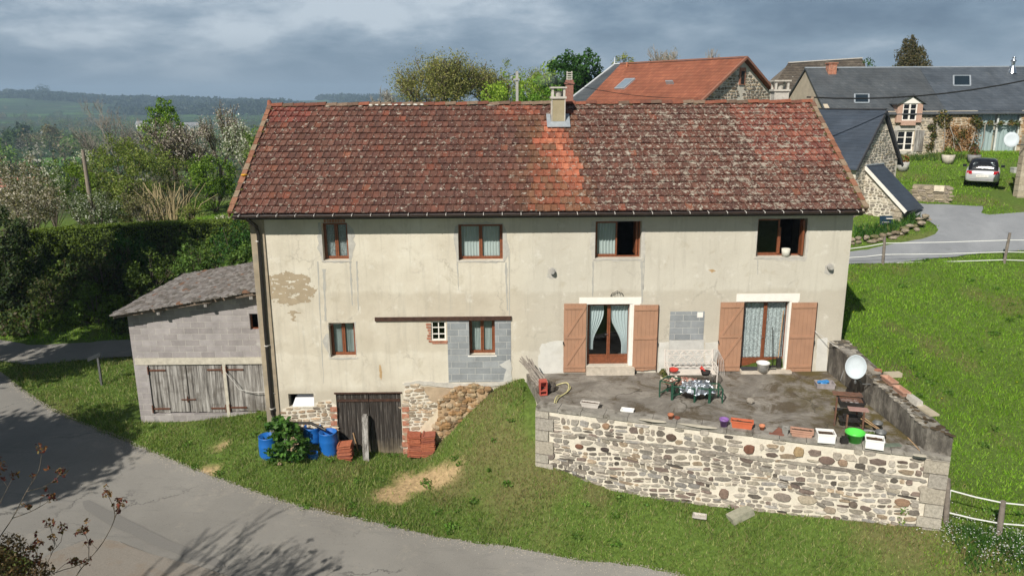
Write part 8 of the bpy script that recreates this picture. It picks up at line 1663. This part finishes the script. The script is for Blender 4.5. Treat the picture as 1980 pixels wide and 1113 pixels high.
# far woods on the skyline, one mass
r = np.random.default_rng(5); cs = []; rs_ = []
for k in range(1300):
    px = r.uniform(-80, 820); D = r.uniform(1500, 2700); p = farpt(px, D); m_ = sin(p[0]/310+2)+sin(p[0]/130+p[1]/240)
    if m_ < -.1: continue
    s = r.uniform(7, 16); cs.append(p+np.array((0, 0, s*.4))); rs_.append((s*1.6, s, s*.8))
V, F, C = leaves(cs, np.array(rs_), 40000, 8, [(.02, .035, .018), (.035, .055, .025)], 8); tag(fastmesh('far_woods', V, F, LEAF, col=C), kind='stuff')
p0 = farpt(110, 2350)
for (px, D, h, w, lab) in [(78, 2300, 26, 60, 'clump of dark trees on the hilltop skyline'), (92, 2300, 22, 40, 'second dark tree clump on the hilltop skyline'), (37, 2300, 20, 14, 'lone tree on left part of the skyline')]:
    blobtree('skyline_tree', lab, 'tree', farpt(px, D), h, w*.7, FC['d'], int(px), n=300)
cs = []; rs_ = []
for k in range(420):
    p = farpt(r.uniform(10, 560), r.uniform(1850, 2350)); s = r.uniform(7, 14); cs.append(p+np.array((0, 0, s*.3))); rs_.append((s*2, s*1.2, s*.7))
V, F, C = leaves(cs, np.array(rs_), 26000, 8, [(.02, .035, .018), (.03, .05, .025)], 18); tag(fastmesh('hill_woods', V, F, LEAF, col=C), kind='stuff')
cs = []; rs_ = []; cc2 = []
for k in range(1500):
    px = r.uniform(-120, 620); D = 170*math.exp(r.random()*2.1); p = farpt(px, D)
    if D < 135 and px > 330: continue
    if sin(p[0]/38+1.5*sin(p[1]/60))*cos(p[1]/47+p[0]/130) < .02: continue
    s = r.uniform(2.0, 4.2)*(1+D/1500); cs.append(p+np.array((0, 0, s*.75))); rs_.append((s, s, s*.95))
for j, pal_ in enumerate([[(.10, .14, .05), (.13, .16, .06)], [(.20, .175, .11), (.16, .14, .09)], [(.15, .24, .05), (.11, .17, .045)], [(.05, .08, .035), (.075, .10, .045)]]):
    V, F, C = leaves(cs[j::4], np.array(rs_[j::4]), 17000, .95, pal_, 70+j); V_.append(V) if False else None
    tag(fastmesh('valley_woods', V, F, LEAF, col=C), kind='stuff')
# houses in the valley
def farhouse(label, px, D, w, h, wall, roof, rot=0.0):
    p = farpt(px, D); t = Thing('distant_house', label, 'house', p); mb = MB(); mb.box(-w/2, -w*.3, -1, w/2, w*.3, h); t.part('wall', xf(mb, p, rot), wall); mb = MB(); mb.prism([(-w/2-.3, -w*.34, h), (-w/2-.3, w*.34, h), (-w/2-.3, 0, h+w*.25)], (w+.6, 0, 0)); t.part('roof', xf(mb, p, rot), roof, fixn=True)
    mb = MB(); [mb.box(-w*.3+k*w*.25, -w*.3-.05, h*.3, -w*.3+k*w*.25+w*.08, -w*.3-.01, h*.7) for k in range(3)]; t.part('windows', xf(mb, p, rot), dark)
wl = plain('white_wall', (.8, .79, .76), .8); rfm = plain('far_red_roof', (.34, .13, .09), .9); rfg = plain('far_grey_roof', (.25, .25, .26), .9)
for k, (px, D, w, lab, rf) in enumerate([(272, 900, 14, 'white house left of the green tree on far slope', rfg), (352, 900, 9, 'small white house right of the green tree', rfg), (365, 900, 16, 'larger white house near the small white one', rfg), (445, 1000, 15, 'white house far behind the blossom tree', rfg), (592, 1100, 16, 'white house in the hamlet beyond the ridge end', rfg), (615, 1100, 22, 'long white house in the hamlet beyond the ridge', rfg), (640, 1100, 26, 'long pale farm building in the hamlet beyond ridge', rfm), (668, 1100, 14, 'rightmost small white house of the far hamlet', rfg), (80, 700, 10, 'tiny pale house in the left valley', rfg)]):
    farhouse(lab, px, D, w, 5, wl, rf, .2*k)
farhouse('house with salmon red roof at left edge of the valley', 2, 205, 11, 3.0, plain('tan_wall', (.4, .33, .26), .9), plain('salmon_roof', (.42, .17, .12), .9), .1)
# smoke from the hidden stove pipe behind the ridge chimney
m, g = material('smoke'); gr = g.coord('Generated'); dn = g.n('ShaderNodeVectorMath', {'operation': 'LENGTH'}, _0=g.n('ShaderNodeVectorMath', {'operation': 'SUBTRACT'}, _0=gr, _1=(.5, .5, .5)).outputs[0]).outputs['Value']
dd_ = g.math('MULTIPLY', g.math('SUBTRACT', 1.0, g.math('MULTIPLY', dn, 2.1), True), g.ramp(g.noise(1.3, 4, .6), [(.4, 0), (.65, 1)]))
pv = g.n('ShaderNodeVolumePrincipled'); pv.inputs['Color'].default_value = (.8, .86, .92, 1); g.L.new(g.math('MULTIPLY', dd_, .7), pv.inputs['Density']); g.L.new(pv.outputs[0], g.out.inputs['Volume'])
c = atY(1062, 152, 9); mb = MB(); lump(mb, c, (.85, .5, .42), seed=2, n=14, m_=8, rough=.1); o = mb.build('smoke', m, None, c); o.location = tuple(c); tag(o, kind='stuff')
